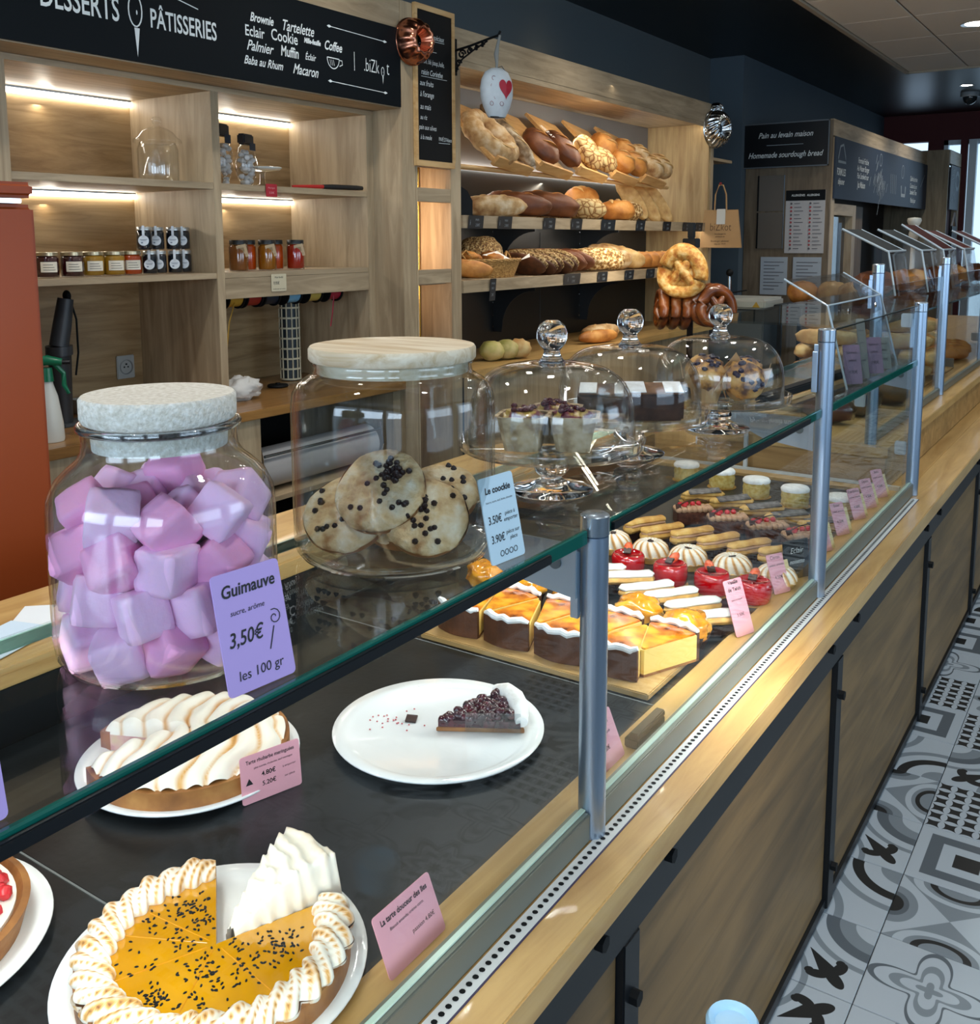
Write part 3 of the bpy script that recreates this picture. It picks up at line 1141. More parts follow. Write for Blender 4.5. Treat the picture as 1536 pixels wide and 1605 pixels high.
# ---- meringue tartlets
mer0 = None
for k, (x, y) in enumerate([(-1.08, 2.16), (-.973, 2.15), (-.875, 2.15), (-.765, 2.148), (-.655, 2.13)]):
    lab = 'toasted meringue tartlet swirl, %s from the staff side' % ORD[k]
    if mer0 is None:
        t = mer0 = thing('meringue_tartlet', lab, 'tartlet', (x, y, DZ + .0005), 0, 'toasted meringue tartlets')
        part('tart_shell', MB().lathe([(.0001, 0), (.038, 0), (.044, .016), (.041, .017), (.0001, .016)], 32), CHOUX, t, True)

        def mf(u, v):
            th = u * 2 * math.pi
            ph = v * math.pi * .5
            w = math.cos(13 * th + 5.5 * v)
            r = (.042 * math.cos(ph) ** .75 + .002) * (1 + .10 * w * (1 - .3 * v)) if v < .999 else .004
            z = .016 + .036 * math.sin(ph) ** .9 - (.010 * max(0, v - .8) / .2)
            return Vector((r * math.cos(th), r * math.sin(th), z)), .30 + .62 * max(0, w) * (.5 + .5 * math.sin(3 * v + .6))
        surf('meringue', mf, 130, 12, True, TOAST, t)
        part('chocolate_square', MB().obox(frame((0, 0, .047), (1, .2, 0), (0, 1, .3)), .013, .011, .003), CHOC, t)
    else:
        copy_tree(mer0, lab, (x, y, DZ + .0005), (0, 0, k * 1.3))

# ---- chocolate cakes with piped mocha cream
cb0 = None
for k, (x, y) in enumerate([(-1.005, 2.50), (-.895, 2.47), (-.782, 2.455), (-.680, 2.425)]):
    lab = 'chocolate nut cake bar with piped mocha cream and red berries, %s from the staff side' % ORD[k]
    if cb0 is None:
        t = cb0 = thing('chocolate_cake_bar', lab, 'cake', (x, y, DZ + .0005), R(38), 'chocolate cake bars')
        part('nut_shell', MB().box(-.052, .052, -.024, .024, .001, .038), CHOCL, t, bevel=.004)
        part('film', MB().box(-.054, .054, -.026, .026, .0005, .043), GLASS, t)
        cr = MB()
        for r_ in range(3):
            for c_ in range(7):
                cr.blob((-.044 + c_ * .0145, -.015 + r_ * .015, .042), .0105, .009, .0085, 10, 6, .12, 3, c_)
        part('piped_cream', cr, MOCHA, t, True)
        br = MB()
        for bx, by in ((-.035, .008), (-.018, .012), (0, .009), (.018, .013), (-.026, -.001)):
            br.blob((bx, by, .053), .0075, .0075, .007, 10, 6, .15, 6, bx * 99)
        part('berries', br, BERRY, t, True)
        part('chocolate_square', MB().obox(frame((-.046, -.014, .052), (1, 0, 0), (0, .7, .7)), .014, .014, .004), CHOC, t)
        part('chocolate_twig', MB().tube([(-.044, -.008, .054), (-.02, -.004, .064), (.012, .004, .068), (.04, .01, .060)], .0014, 6), CHOC, t)
    else:
        copy_tree(cb0, lab, (x, y, DZ + .0005), (0, 0, R(38 + rnd.uniform(-5, 5))))

# ---- round sponges dusted with sugar
for k, (x, y) in enumerate([(-1.215, 2.955), (-1.085, 2.93), (-.955, 2.875), (-.825, 2.835), (-.688, 2.805)]):
    t = thing('sponge_cake', 'round yellow sponge dusted with sugar, %s from the staff side' % ORD[k], 'cake', (x, y, DZ + .0005), k, 'round sugar-dusted sponges')
    part('gold_card', MB().cyl((0, 0, 0), .045, .0012, 28), GOLD, t)
    b = MB()
    pr = [(.0001, .0014), (.037, .0014), (.040, .012), (.0385, .022), (.041, .030), (.039, .040), (.041, .048), (.037, .054), (.0001, .056)]
    b.lathe(pr, 32)
    b.v = [(a * (1 + .05 * noise.noise(Vector((a * 90, c * 90, d * 90 + k)))), c * (1 + .05 * noise.noise(Vector((a * 90, c * 90 + 7, d * 90 + k)))), d) for a, c, d in b.v]
    part('sponge', b, SPONGE, t, True)
    c = MB().lathe([(.041, .046), (.0415, .052), (.037, .058), (.02, .061), (.0001, .0615)], 32)
    part('sugar_top', c, SUGAR, t, 'all')


# ---- plates
def plate(label, x, y, r=.165, name='serving_plate'):
    t = tagobj(part(name, MB().lathe([(.0001, .002), (r * .55, .002), (r * .60, 0), (r * .66, .0015), (r, .012), (r + .001, .014), (r, .0155), (r * .86, .0105), (r * .82, .0078), (.0001, .0075)], 72), WHITE, None, 'all', loc=(x, y, DZ + .0005)), label, 'plate')
    return t


PLZ = DZ + .0084
plate('white plate under the passion fruit meringue tart', -.784, .6305, .163)
plate('nearly empty white plate holding one berry tart slice', -.8905, 1.174, .167)
plate('white plate under the rhubarb meringue tart', -1.150, .898, .161)
plate('white plate under the red berry tart at the picture edge', -1.098, .452, .160)

# ---- passion fruit tart with meringue border
pt = thing('passion_fruit_tart', 'yellow passion fruit tart with toasted meringue border and black seeds, wedge missing', 'tart', (-.779, .630, PLZ))
A0, A1 = R(139.5), R(427)
part('crust_base', sector(.0005, .139, A0, A1, 0, .012, 60), CRUST, pt)
part('crust_wall', sector(.126, .142, A0, A1, 0, .028, 60), CRUST, pt)
part('jelly', sector(.0008, .122, A0, A1, .012, .0275, 60), YELLOW, pt)


def ring(u, v):
    th = A0 + (A1 - A0) * u
    ph = v * 2 * math.pi
    ss = 26 * th + 3.6 * math.cos(ph) + 1.2 * noise.noise(Vector((math.cos(th) * 5, math.sin(th) * 5, 4)))
    w = abs(math.cos(ss * .62))
    wob = noise.noise(Vector((math.cos(th) * 6, math.sin(th) * 6, v * 2)))
    end = min(1, min(u, 1 - u) * 40)
    rad = (.0125 + .0085 * w + .004 * wob) * (.55 + .45 * end)
    r = .124 + rad * 1.05 * math.cos(ph)
    z = .031 + rad * .72 * math.sin(ph)
    return Vector((r * math.cos(th), r * math.sin(th), z)), .20 + .85 * max(0, 1 - abs(w - .72) * 3.2) * (.6 + .4 * math.sin(ph)) + .35 * wob


surf('meringue_border', ring, 420, 18, False, TOAST, pt)
sd = MB()
rs = random.Random(3)
ctr = [(rs.uniform(0.02, .10), rs.uniform(A0 + .1, A1 - .1)) for _ in range(16)]
for k in range(330):
    if k % 3:
        cr, ca = ctr[k % 16]
        px, py = cr * math.cos(ca) + rs.gauss(0, .010), cr * math.sin(ca) + rs.gauss(0, .010)
    else:
        rr, aa = .103 * math.sqrt(rs.random()), rs.uniform(A0 + .05, A1 - .05)
        px, py = rr * math.cos(aa), rr * math.sin(aa)
    a = math.atan2(py, px) % (2 * math.pi)
    if math.hypot(px, py) > .104 or R(64) < a < R(143):
        continue
    sd.blob((0, 0, 0), .0025, .0013, .0010, 6, 4, M=Matrix.Translation((px, py, .0279)) @ Matrix.Rotation(rs.random() * 3.1, 4, 'Z'))
o = part('seeds', sd, BLACKM, pt)
o['kind'] = 'stuff'
cutm = MB()
for a in (185, 207, 245, 298, 352):
    cutm.tube([(.01 * math.cos(R(a)), .01 * math.sin(R(a)), .0277), (.105 * math.cos(R(a)), .105 * math.sin(R(a)), .0277)], .0007, 6)
part('slice_cuts', cutm, plain('syrup_line', '#DB9414', .1, coat=.9), pt, True)

# tall meringue slice standing on the same plate
ms = thing('meringue_slice', 'tall white meringue tart slice tucked beside the passion fruit tart', 'tart slice', (-.779, .630, PLZ + .0005))


def slab(u, v):
    # top and sides of a wedge: v across the wedge (folded over the edges), u apex -> rim
    a = R(70 + 34 * min(1, max(0, (v - .22) / .56)))
    r = .020 + .132 * u
    wv = .5 + .5 * math.sin(44 * u + 3.0 * math.sin(5 * v) + 3 * noise.noise(Vector((u * 5, v * 5, 1)))) + .5 * noise.noise(Vector((u * 22, v * 22, 2)))
    top = (.030 + .042 * math.sin(min(1, u * 1.25) * math.pi * .5)) + .006 * wv
    edge = min(1, min(v, 1 - v) / .22)
    z = .002 + (top - .002) * edge ** .7
    if u > .93:
        z *= 1 - (u - .93) / .07 * .9
    out = (.006 * wv) * (1 if v > .5 else -1) * (1 - edge)
    return Vector((r * math.cos(a) - math.sin(a) * out, r * math.sin(a) + math.cos(a) * out, z)), .12 + .45 * max(0, u - .45) * edge + .15 * wv * edge


surf('meringue', slab, 60, 26, False, TOAST, ms)
part('pastry_base', sector(.012, .155, R(70), R(104), 0, .006, 10), CRUST, ms)

# ---- rhubarb tart
rt = thing('rhubarb_meringue_tart', 'rhubarb tart under ribbons of toasted meringue, a wedge cut away', 'tart', (-1.150, .898, PLZ))
B0, B1 = R(246), R(246 + 318)
part('crust', sector(.131, .147, B0, B1, 0, .030, 60), CRUST, rt)
part('rhubarb_filling', sector(.0006, .131, B0, B1, .001, .026, 60), ramped('rhubarb_filling', [(.3, '#B5727A'), (.5, '#D9B0A0'), (.7, '#D6C796')], 40, 3, .4, .2), rt)


def rib(u, v):
    th = B0 + (B1 - B0) * u
    r = .002 + .139 * v
    x, y = r * math.cos(th), r * math.sin(th)
    q = x * .8 + y * .6 + .012 * math.sin((x * -.6 + y * .8) * 40) + .01 * noise.noise(Vector((x * 25, y * 25, 3)))
    w = abs(math.sin(q * 95))
    h = .026 + .022 * (1 - (v ** 6)) + .009 * w
    if min(u, 1 - u) < .004:
        h = .026
    return Vector((x, y, h)), .08 + .62 * (1 - w) ** 1.5 + .35 * max(0, noise.noise(Vector((x * 18, y * 18, 9))))


surf('meringue', rib, 200, 44, False, TOAST, rt)

# ---- berry slice on the near-empty plate
bs = thing('berry_tart_slice', 'single dark berry tart slice with sugared crust on the near-empty plate', 'tart slice', (-.890, 1.166, PLZ + .0005), R(55))
poly = [(0, 0), (.128, -.058), (.140, 0), (.130, .058)]
part('pastry_base', MB().prism(poly, 0, .007), CRUST, bs, bevel=.001)
fb = MB()
for k in range(120):
    u = math.sqrt(rs.random())
    w = rs.uniform(-.92, .92)
    fb.blob((.006 + .116 * u, .053 * u * w, .018 + rs.random() * .013 * u), .0078, .0072, .0065, 8, 5, .2, 4, k)
part('berries', fb.prism([(.004, 0), (.122, -.055), (.125, .055)], .007, .018), ramped('dark_berries', [(.3, '#1F0812'), (.6, '#4B0E20'), (.8, '#7A1A2A')], 80, 3, .22, .3, coat=.5), bs, True)
part('sugared_crust', MB().tube([(.124, -.056, .018), (.134, -.028, .026), (.137, .004, .029), (.134, .032, .028), (.125, .056, .022)], [.010, .015, .016, .015, .010], 10), SUGAR, bs, True)
part('clear_film', MB().obox(frame((.082, -.0385, .017), (1, -.45, 0), (0, 0, 1)), .088, .032, .0006), thin_glass('film', (.9, .92, .93), 1.6, .15), bs)
crumbs = MB()
for k in range(26):
    crumbs.blob((-.965 + rs.gauss(0, .03), 1.155 + rs.gauss(0, .022), PLZ + .0012), .0018, .0016, .001, 6, 4, .3, 5, k)
tagobj(part('crumbs', crumbs, plain('crumb_pink', '#C4666A', .7), None), 'scattered pink and brown crumbs on the near-empty plate', 'crumbs', kind='stuff')
tagobj(part('chocolate_flake', MB().obox(frame((-.944, 1.172, PLZ + .004), (1, .4, 0), (-.3, 1, .4)), .018, .014, .003), CHOC, None), 'brown chocolate flake beside the pink crumbs', 'chocolate')

# ---- red berry tart at the left picture edge
rb = thing('red_berry_tart', 'red berry tart dusted with sugar, cut off by the picture edge', 'tart', (-1.098, .452, PLZ))
part('crust', MB().lathe([(.0001, 0), (.128, 0), (.138, .032), (.130, .034), (.124, .026), (.0001, .026)], 56), CRUST, rb, True)
part('cream', MB().cyl((0, 0, .026), .123, .004, 48), plain('white_cream', '#EDE8DE', .5), rb)
fb = MB()
for k in range(150):
    a, q = rs.random() * 6.283, .113 * math.sqrt(rs.random())
    fb.blob((q * math.cos(a), q * math.sin(a), .033 + rs.random() * .004), .0095, .0095, .008, 8, 5, .2, 5, k)
part('red_berries', fb, BERRY, rb, True)
fb = MB()
for k in range(110):
    a, q = rs.random() * 6.283, .11 * math.sqrt(rs.random())
    fb.blob((q * math.cos(a), q * math.sin(a), .041 + rs.random() * .003), .007, .006, .0025, 7, 4, .5, 5, k)
o = part('sugar_dusting', fb, SUGAR, rb, True)
o['kind'] = 'stuff'


# ---- price cards
def card(name, label, loc, w, h, mat, right=(0, 1, 0), up=(-.42, 0, 1), lines=(), backing=None, cat='price card', group=None, parent=None, ink=None, th=.0012, rad=.004):
    M = frame(loc, right, up)
    mb = MB()
    pl = []
    for cx, cy, a in ((w / 2 - rad, rad, -90), (w / 2 - rad, h - rad, 0), (-w / 2 + rad, h - rad, 90), (-w / 2 + rad, rad, 180)):
        pl += [(cx + rad * math.cos(R(a + 30 * q)), cy + rad * math.sin(R(a + 30 * q))) for q in range(4)]
    t = thing(name, label, cat, (0, 0, 0), 0, group)
    part('card', mb.prism(pl, -th, 0, M), mat, t)
    if lines:
        lettering(lines, ink or INK, t, M, .0004)
    if backing:
        part('cream_backing', MB().obox(M @ Matrix.Translation((w * .55, h * .42, -.006)), w * .6, h * .75, .001), backing, t)
    return t


CREAM = plain('cream_card', '#E8CF94', .6)
card('price_card', 'pink price card reading La tarte douceur des iles', (-.612, .768, DZ + .006), .098, .066, PINK,
     lines=[('La tarte douceur des îles', 0, .055, .0088, 0, .0002, 'CENTER', .9), ('Biscuit amande, crème coco,', 0, .044, .005, 0, 0, 'CENTER'), ('passion 4.80€', .02, .025, .007, 0, 0, 'CENTER')])
card('price_card', 'pink price card reading Tarte rhubarbe meringuee in front of that tart', (-.982, .905, DZ + .001), .092, .068, PINK, (.30, 1, 0), (-.1, 0, 1),
     lines=[('Tarte rhubarbe meringuées', 0, .058, .0078, 0, .0001, 'CENTER', .86), ('pâte sucrée, rhubarbe, œuf meringue', .004, .048, .004, 0, 0, 'CENTER'), ('4.80€', -.004, .036, .0092, 0, .0002, 'CENTER'), ('5.20€', -.004, .022, .0092, 0, .0001, 'CENTER'),
            ('à emporter', .028, .036, .0045, 0, 0, 'CENTER'), ('sur place', .028, .022, .0045, 0, 0, 'CENTER'), ('▲', -.034, .030, .012, 0, 0, 'CENTER')])
card('price_card', 'pink price card standing just behind the front aluminium post', (-.612, 1.232, DZ + .006), .085, .075, PINK,
     lines=[('Tarte myrtilles', 0, .060, .009, 0, 0, 'CENTER'), ('fruits rouges, amande', 0, .046, .0055, 0, 0, 'CENTER'), ('4.80€', 0, .026, .009, 0, 0, 'CENTER')])
tagobj(part('card_holder', MB().box(-.012, .012, -.05, .05, 0, .016).box(-.004, .012, -.05, .05, .016, .026), plain('smoky_acrylic', '#4C4A42', .15), None, loc=(-.612, 1.345, DZ + .0045), bevel=.002), 'smoky grey acrylic card holder bar near the front post', 'card holder')
card('price_card', 'tall pink price card reading Vanille de Tahiti beside the white eclairs', (-.614, 1.815, DZ + .006), .052, .110, PINK, (.36, .93, 0),
     lines=[('Vanille', 0, .104, .0105, 0, .0002, 'CENTER'), ('de Tahiti', 0, .090, .0105, 0, .0002, 'CENTER'), ('pâte à choux', 0, .070, .006, 0, 0, 'CENTER'), ('3.50€', 0, .040, .009, 0, 0, 'CENTER')])
for k, (x, y, lab, tx) in enumerate([(-.615, 2.085, 'pink price card with cream backing beside the last meringue tartlet', 'Citron'), (-.615, 2.43, 'pink price card just behind the second post', 'Choco'), (-.615, 2.60, 'pink price card beside the eclairs with chocolate plates', 'Eclair'),
                                     (-.615, 2.775, 'pink price card beside the last sugar-dusted sponge', 'Framboise'), (-.615, 2.91, 'pink price card second nearest the third post', 'Opéra'), (-.615, 3.05, 'pink price card nearest the third post', 'Baba')]):
    card('price_card', lab, (x - .010, y, DZ + .006), .050, .086, PINK, (.42, .9, 0), backing=CREAM, lines=[(tx, 0, .078, .011, 0, 0, 'CENTER'), ('praliné, amande', 0, .062, .007, 0, 0, 'CENTER'), ('4.50€', 0, .035, .011, 0, 0, 'CENTER')])
M = frame((-.628, 2.20, DZ + .0045), (.55, 1, 0), (-.15, 0, 1))
sl = thing('slate_sign', 'small slate sign with chalk writing beside the last tartlet', 'sign')
part('slate', MB().obox(M @ Matrix.Translation((0, .045, 0)), .075, .088, .004), BLACKM, sl)
lettering([('Eclair', 0, .065, .018, .3, 0, 'CENTER'), ('noisette', 0, .04, .014, .3, 0, 'CENTER')], CHALK, sl, M, .0026)

# ================================================================== ON THE GLASS SHELF
GZ = 1.1865


def shell(prof_out, t=.003):
    """closed double wall from an outer profile listed bottom -> top"""
    inner = [(max(.0001, r - t), z + (t if i == 0 else 0)) for i, (r, z) in enumerate(prof_out)]
    return prof_out + inner[::-1]


# ---- marshmallow jar
CORK = ramped('pale_cork', [(.30, '#C9C1B0'), (.6, '#E2DDD1'), (.8, '#F1EEE6')], 220, 4, .9, .8, bscale=260)
jar = thing('marshmallow_jar', 'big round glass jar of pink marshmallows with a pale cork lid', 'jar', (-.720, .546, GZ))
out = [(.0001, .0005), (.080, .0005), (.090, .003), (.096, .012), (.098, .03), (.098, .135), (.0965, .15), (.090, .163), (.080, .173), (.0715, .180), (.067, .188), (.066, .196), (.0665, .205), (.069, .208), (.069, .211), (.0665, .213)]
part('glass_body', MB().lathe(shell(out, .003), 64), GLASSJ, jar, 'all')
part('glass_base', MB().lathe([(.0001, .0035), (.082, .0035), (.090, .008), (.088, .010), (.0001, .0085)], 48), GLASSJ, jar, 'all')
part('glass_rim', MB().lathe([(.0665, .206), (.0700, .2075), (.0705, .2105), (.0690, .2128), (.0655, .2128), (.0645, .210), (.0665, .206)], 56), CRYSTAL, jar, 'all')
lid = part('cork_lid', MB().lathe([(.0001, .192), (.0575, .190), (.0590, .213), (.0645, .214), (.0665, .218), (.0665, .234), (.0645, .2365), (.0001, .237)], 56), CORK, jar, True)
MARSH = plain('pink_marshmallow', '#FAC8EA', .75, bump=.35, bscale=120, sss=.35, var=.06, vscale=30)
MARSH2 = plain('deep_pink_marshmallow', '#F6AAD4', .75, bump=.35, bscale=120, sss=.35, var=.06, vscale=30)
rm = random.Random(5)


def marshmallow_mesh(s, mat, seed):
    b = bmesh.new()
    bmesh.ops.create_cube(b, size=s)
    bmesh.ops.subdivide_edges(b, edges=list(b.edges), cuts=5, use_grid_fill=True)
    h = s / 2
    for v in b.verts:
        q = v.co / h
        n8 = (abs(q.x) ** 12 + abs(q.y) ** 12 + abs(q.z) ** 12) ** (1 / 12)
        v.co = v.co / n8
        v.co *= 1 + .045 * noise.noise(v.co * 30 + Vector((seed * 5, 0, 0))) + .03 * noise.noise(v.co * 110)
    me = bpy.data.meshes.new('marshmallow')
    b.to_mesh(me)
    b.free()
    me.polygons.foreach_set('use_smooth', [True] * len(me.polygons))
    me.materials.append(mat)
    return me


MM = [marshmallow_mesh(.0425, MARSH if k % 3 else MARSH2, k) for k in range(6)]
spots = []
for li, (z, n_out, n_in) in enumerate([(.027, 10, 4), (.063, 10, 4), (.098, 10, 4), (.131, 8, 4)]):
    off = li * .31
    for k in range(n_out):
        a = off + 2 * math.pi * k / n_out
        r_ = .0705 + rm.uniform(-.003, .002) - (.008 if li == 3 else 0)
        spots.append((r_ * math.cos(a), r_ * math.sin(a), z + rm.uniform(-.005, .006), a))
    for k in range(n_in):
        a = off + .4 + 2 * math.pi * k / n_in
        spots.append((.032 * math.cos(a), .032 * math.sin(a), z + rm.uniform(-.004, .008), a))
spots.append((-.02, 0.03, .158, .3))
for k, (x, y, z, a) in enumerate(spots):
    o = link('marshmallow', MM[rm.randrange(6)], None, None, (-.720 + x, .546 + y, GZ + z), (rm.uniform(-.7, .7), rm.uniform(-.7, .7), a + rm.uniform(-.8, .8)))
    o.scale = (rm.uniform(.88, 1.0), rm.uniform(.88, 1.05), rm.uniform(.88, 1.0))
    tagobj(o, 'pink cube marshmallow piled in the big round glass jar', 'marshmallow', 'pink marshmallows in the jar')

# ---- cookie jar
cj = thing('cookie_jar', 'wide glass cookie jar with a flat pale wooden lid', 'jar', (-.733, .885, GZ))
out = [(.0001, .0005), (.100, .0005), (.112, .003), (.118, .011), (.120, .025), (.120, .178), (.118, .194), (.111, .206), (.099, .213), (.094, .216), (.0925, .225), (.095, .229), (.0925, .231)]
part('glass_body', MB().lathe(shell(out, .003), 72), GLASSJ, cj, 'all')
part('glass_base', MB().lathe([(.0001, .0035), (.102, .0035), (.112, .009), (.110, .013), (.100, .010), (.0001, .009)], 56), GLASSJ, cj, 'all')
LIDW = wood('pale_lid_wood', '#DCD0B8', '#B79C72', 'x', .6, .15, 2.5)
part('wooden_lid', MB().lathe([(.0001, .217), (.0885, .217), (.0885, .2315), (.096, .2315), (.098, .234), (.098, .245), (.096, .248), (.0001, .2485)], 64), LIDW, cj, True)
COOKIE = ramped('cookie_dough', [(.3, '#A87642'), (.5, '#DDBD8B'), (.75, '#F2E6CB')], 45, 6, .75, .8, bscale=90, bdist=.006)
CHIP = plain('chocolate_chip', '#2A1510', .35)


def cookie(label, loc, normal, r, seed, cl=None):
    t = thing('cookie', label, 'cookie', loc, 0, 'cookies in the wide jar')
    t.rotation_euler = Vector(normal).to_track_quat('Z', 'Y').to_euler()
    mb = MB().blob((0, 0, 0), r, r, .0125, 36, 10, .07, 2.2, seed, power=.55)
    part('dough', mb, COOKIE, t, 'all')
    part('browned_edge', MB().lathe([(r * .80, -.0126), (r * .955, -.0105), (r * 1.005, -.004), (r * 1.0, .001)], 36), CRUST, t, True)
    cc = MB()
    q = random.Random(seed)
    for k in range(46 if cl else 22):
        if cl and k > 12:
            x, y = cl[0] + q.gauss(0, .009), cl[1] + q.gauss(0, .008)
        else:
            a, d = q.random() * 6.28, r * .85 * math.sqrt(q.random())
            x, y = d * math.cos(a), d * math.sin(a)
        z = .0118 * (1 - (math.hypot(x, y) / r) ** 4 * .4) + (.004 if cl and k > 12 else 0) * q.random()
        cc.lathe([(.0036, z - .002), (.0040, z), (.0020, z + .0034), (.0002, z + .005)], 7, (x, y, 0))
    part('chocolate_chips', cc, CHIP, t, True)
    return t


cx, cy = -.733, .885
# view side of the jar is towards (+x, -y)
cookie('pale cookie lying lowest on the left of the jar', (cx - .040, cy - .042, GZ + .048), (.35, -.75, .9), .052, 11)
cookie('cookie leaning on top with a heap of chocolate chips', (cx + .000, cy - .026, GZ + .078), (.30, -.80, .75), .054, 4, (.014, .016))
cookie('cookie with chips leaning at the right of the jar', (cx + .052, cy - .006, GZ + .050), (.55, -.62, .8), .050, 6, (-.010, .012))
cookie('darker cookie half hidden at the back of the jar', (cx + .030, cy + .045, GZ + .062), (.2, -.5, .9), .050, 8)
cookie('lowest cookie lying flat on the jar floor', (cx + .010, cy + .020, GZ + .024), (.05, -.08, 1), .052, 9)


# ---- cake stands with domes
def stand(label, x, y, zp=.064):
    t = thing('glass_cake_stand', label, 'cake stand', (x, y, GZ), 0, 'footed glass cake stands')
    foot = [(.0001, .0005), (.061, .0005), (.0625, .003), (.060, .005), (.042, .009), (.026, .014), (.0165, .019), (.0145, .022), (.019, .025), (.0245, .031), (.0265, .038), (.0245, .046), (.0195, .053), (.0175, .058), (.022, .0635), (.0001, .0638)]
    foot = [(r, z if z < .03 else z + (zp - .064)) for r, z in foot]
    part('stem', MB().lathe(foot, 40), CRYSTAL, t, 'all')
    pl = [(.0001, zp), (.10, zp), (.132, zp + .001), (.136, zp + .004), (.1375, zp + .017), (.136, zp + .0185), (.1335, zp + .0175), (.1325, zp + .006), (.128, zp + .0045), (.0001, zp + .0042)]
    part('plate', MB().lathe(pl, 72), GLASS, t, 'all')
    rim = [(.137 * math.cos(2 * math.pi * k / 60), .137 * math.sin(2 * math.pi * k / 60), zp + .0175) for k in range(60)]
    part('rim', MB().tube(rim, .0012, 6, True), GLASS, t, True)
    return t


def dome_(label, x, y, z, r=.122, h=.122):
    t = thing('glass_dome', label, 'glass dome', (x, y, z), 0, 'glass domes on the cake stands')
    prof = [(r, .0005), (r + .001, .002)]
    for k in range(0, 15):
        a = R(90 * k / 14)
        prof.append((max(.012, r * math.cos(a) ** .5 if k < 14 else .012), .042 + (h - .042) * math.sin(a)))
    part('bell', MB().lathe(prof + [(max(.0001, a - .0022), b - .002) for a, b in prof[::-1]], 72), GLASS, t, 'all')
    kn = [(.0001, h - .004), (.019, h - .004), (.0195, h + .002), (.0155, h + .007), (.0125, h + .013), (.0118, h + .018), (.0145, h + .022), (.0195, h + .028), (.0225, h + .037), (.0222, h + .046), (.018, h + .056), (.010, h + .062), (.0001, h + .063)]
    part('knob', MB().lathe(kn, 36), CRYSTAL, t, 'all')
    return t


S = [(-.717, 1.228, .064), (-.733, 1.520, .062), (-.683, 1.813, .056)]
N3 = ['cake stand nearest the cookie jar, holding little paper cups', 'middle glass cake stand, holding dark sugared cake', 'cake stand nearest the tall posts, holding blueberry muffins']
D3 = ['glass dome over the paper cup cakes', 'glass dome over the dark sugared cake', 'glass dome over the blueberry muffins']
for (x, y, zp), a, b in zip(S, N3, D3):
    stand(a, x, y, zp)
    dome_(b, x, y, GZ + zp + .0052)

# paper cup cakes
PAPERC = ramped('baked_paper_cup', [(.35, '#8E7350'), (.55, '#C2AB88'), (.8, '#DDCDB2')], 40, 3, .7, .1)


def cupcake(label, x, y, rz):
    t = thing('paper_cup_cake', label, 'cup cake', (x, y, GZ + .0688), rz, 'paper cup cakes under the first dome')
    b0, b1, hh = .024, .0335, .050
    mb = MB()

    def sq(s, z):
        return [(sx * s, sy * s, z) for sx, sy in ((-1, -.75), (-.75, -1), (.75, -1), (1, -.75), (1, .75), (.75, 1), (-.75, 1), (-1, .75))]
    vs = sq(b0, 0) + sq(b1, hh) + sq(b1 + .004, hh + .0005) + sq(b1 + .004, hh + .0015) + sq(b1 - .001, hh + .001) + sq(b0, .002)
    fs = [tuple(range(7, -1, -1)), tuple(range(40, 48))]
    for j in range(5):
        fs += [(j * 8 + k, j * 8 + (k + 1) % 8, (j + 1) * 8 + (k + 1) % 8, (j + 1) * 8 + k) for k in range(8)]
    part('paper_cup', mb.add(vs, fs), PAPERC, t)
    part('cake_top', MB().blob((0, 0, .046), .030, .030, .014, 20, 8, .3, 3, rz), ramped('cake_with_berries', [(.3, '#3D0F22'), (.45, '#6E2331'), (.55, '#A8893E'), (.8, '#C8B464')], 55, 4, .35, .5, coat=.4), t, True)
    bb = MB()
    q = random.Random(int(rz * 10) + 3)
    for k in range(12):
        bb.blob((q.uniform(-.02, .02), q.uniform(-.02, .02), .058 + q.random() * .003), .005, .005, .004, 8, 5, .2, 5, k)
    part('berries', bb, plain('dark_berry', '#43101F', .25, coat=.5), t, True)
    return t


x, y, zp = S[0]
cupcake('paper cup cake standing nearest the cookie jar', x - .022, y - .043, .35)
cupcake('paper cup cake standing nearest the front glass', x + .040, y - .005, .45)
cupcake('paper cup cake standing behind the other two', x - .010, y + .032, .4)

# dark sugared cake slabs
DCAKE = ramped('dark_cake', [(.3, '#2A1710'), (.7, '#4D3020')], 40, 5, .7, .5)
x, y, zp = S[1]
for k, (dx, dy, rz, lab) in enumerate([(.050, -.012, .55, 'dark cake slab with sugared stripes, nearest the front glass'), (-.052, .012, .45, 'flat dark cake slab on the staff side of the middle stand'), (.000, .062, .5, 'dark cake slab at the back of the middle stand')]):
    t = thing('cake_slab', lab, 'cake', (x + dx, y + dy, GZ + zp + .005), rz, 'dark cake slabs under the middle dome')
    hh = .048 if k == 0 else .034
    t.rotation_euler = (R(13), 0, rz)
    t.location.z += .007
    part('cake', MB().box(-.048, .048, -.027, .027, 0, hh), DCAKE, t, bevel=.004)
    part('crust', MB().box(-.046, .046, -.025, .025, hh + .0002, hh + .003), ramped('brown_cake_crust', [(.3, '#5C3A22'), (.7, '#8A5E38')], 40, 4, .6, .4), t, bevel=.001)
    part('sugar_stripe', MB().box(-.045, -.015, -.024, .024, hh + .0032, hh + .0046).box(.016, .046, -.024, .024, hh + .0032, hh + .0046), SUGAR, t)

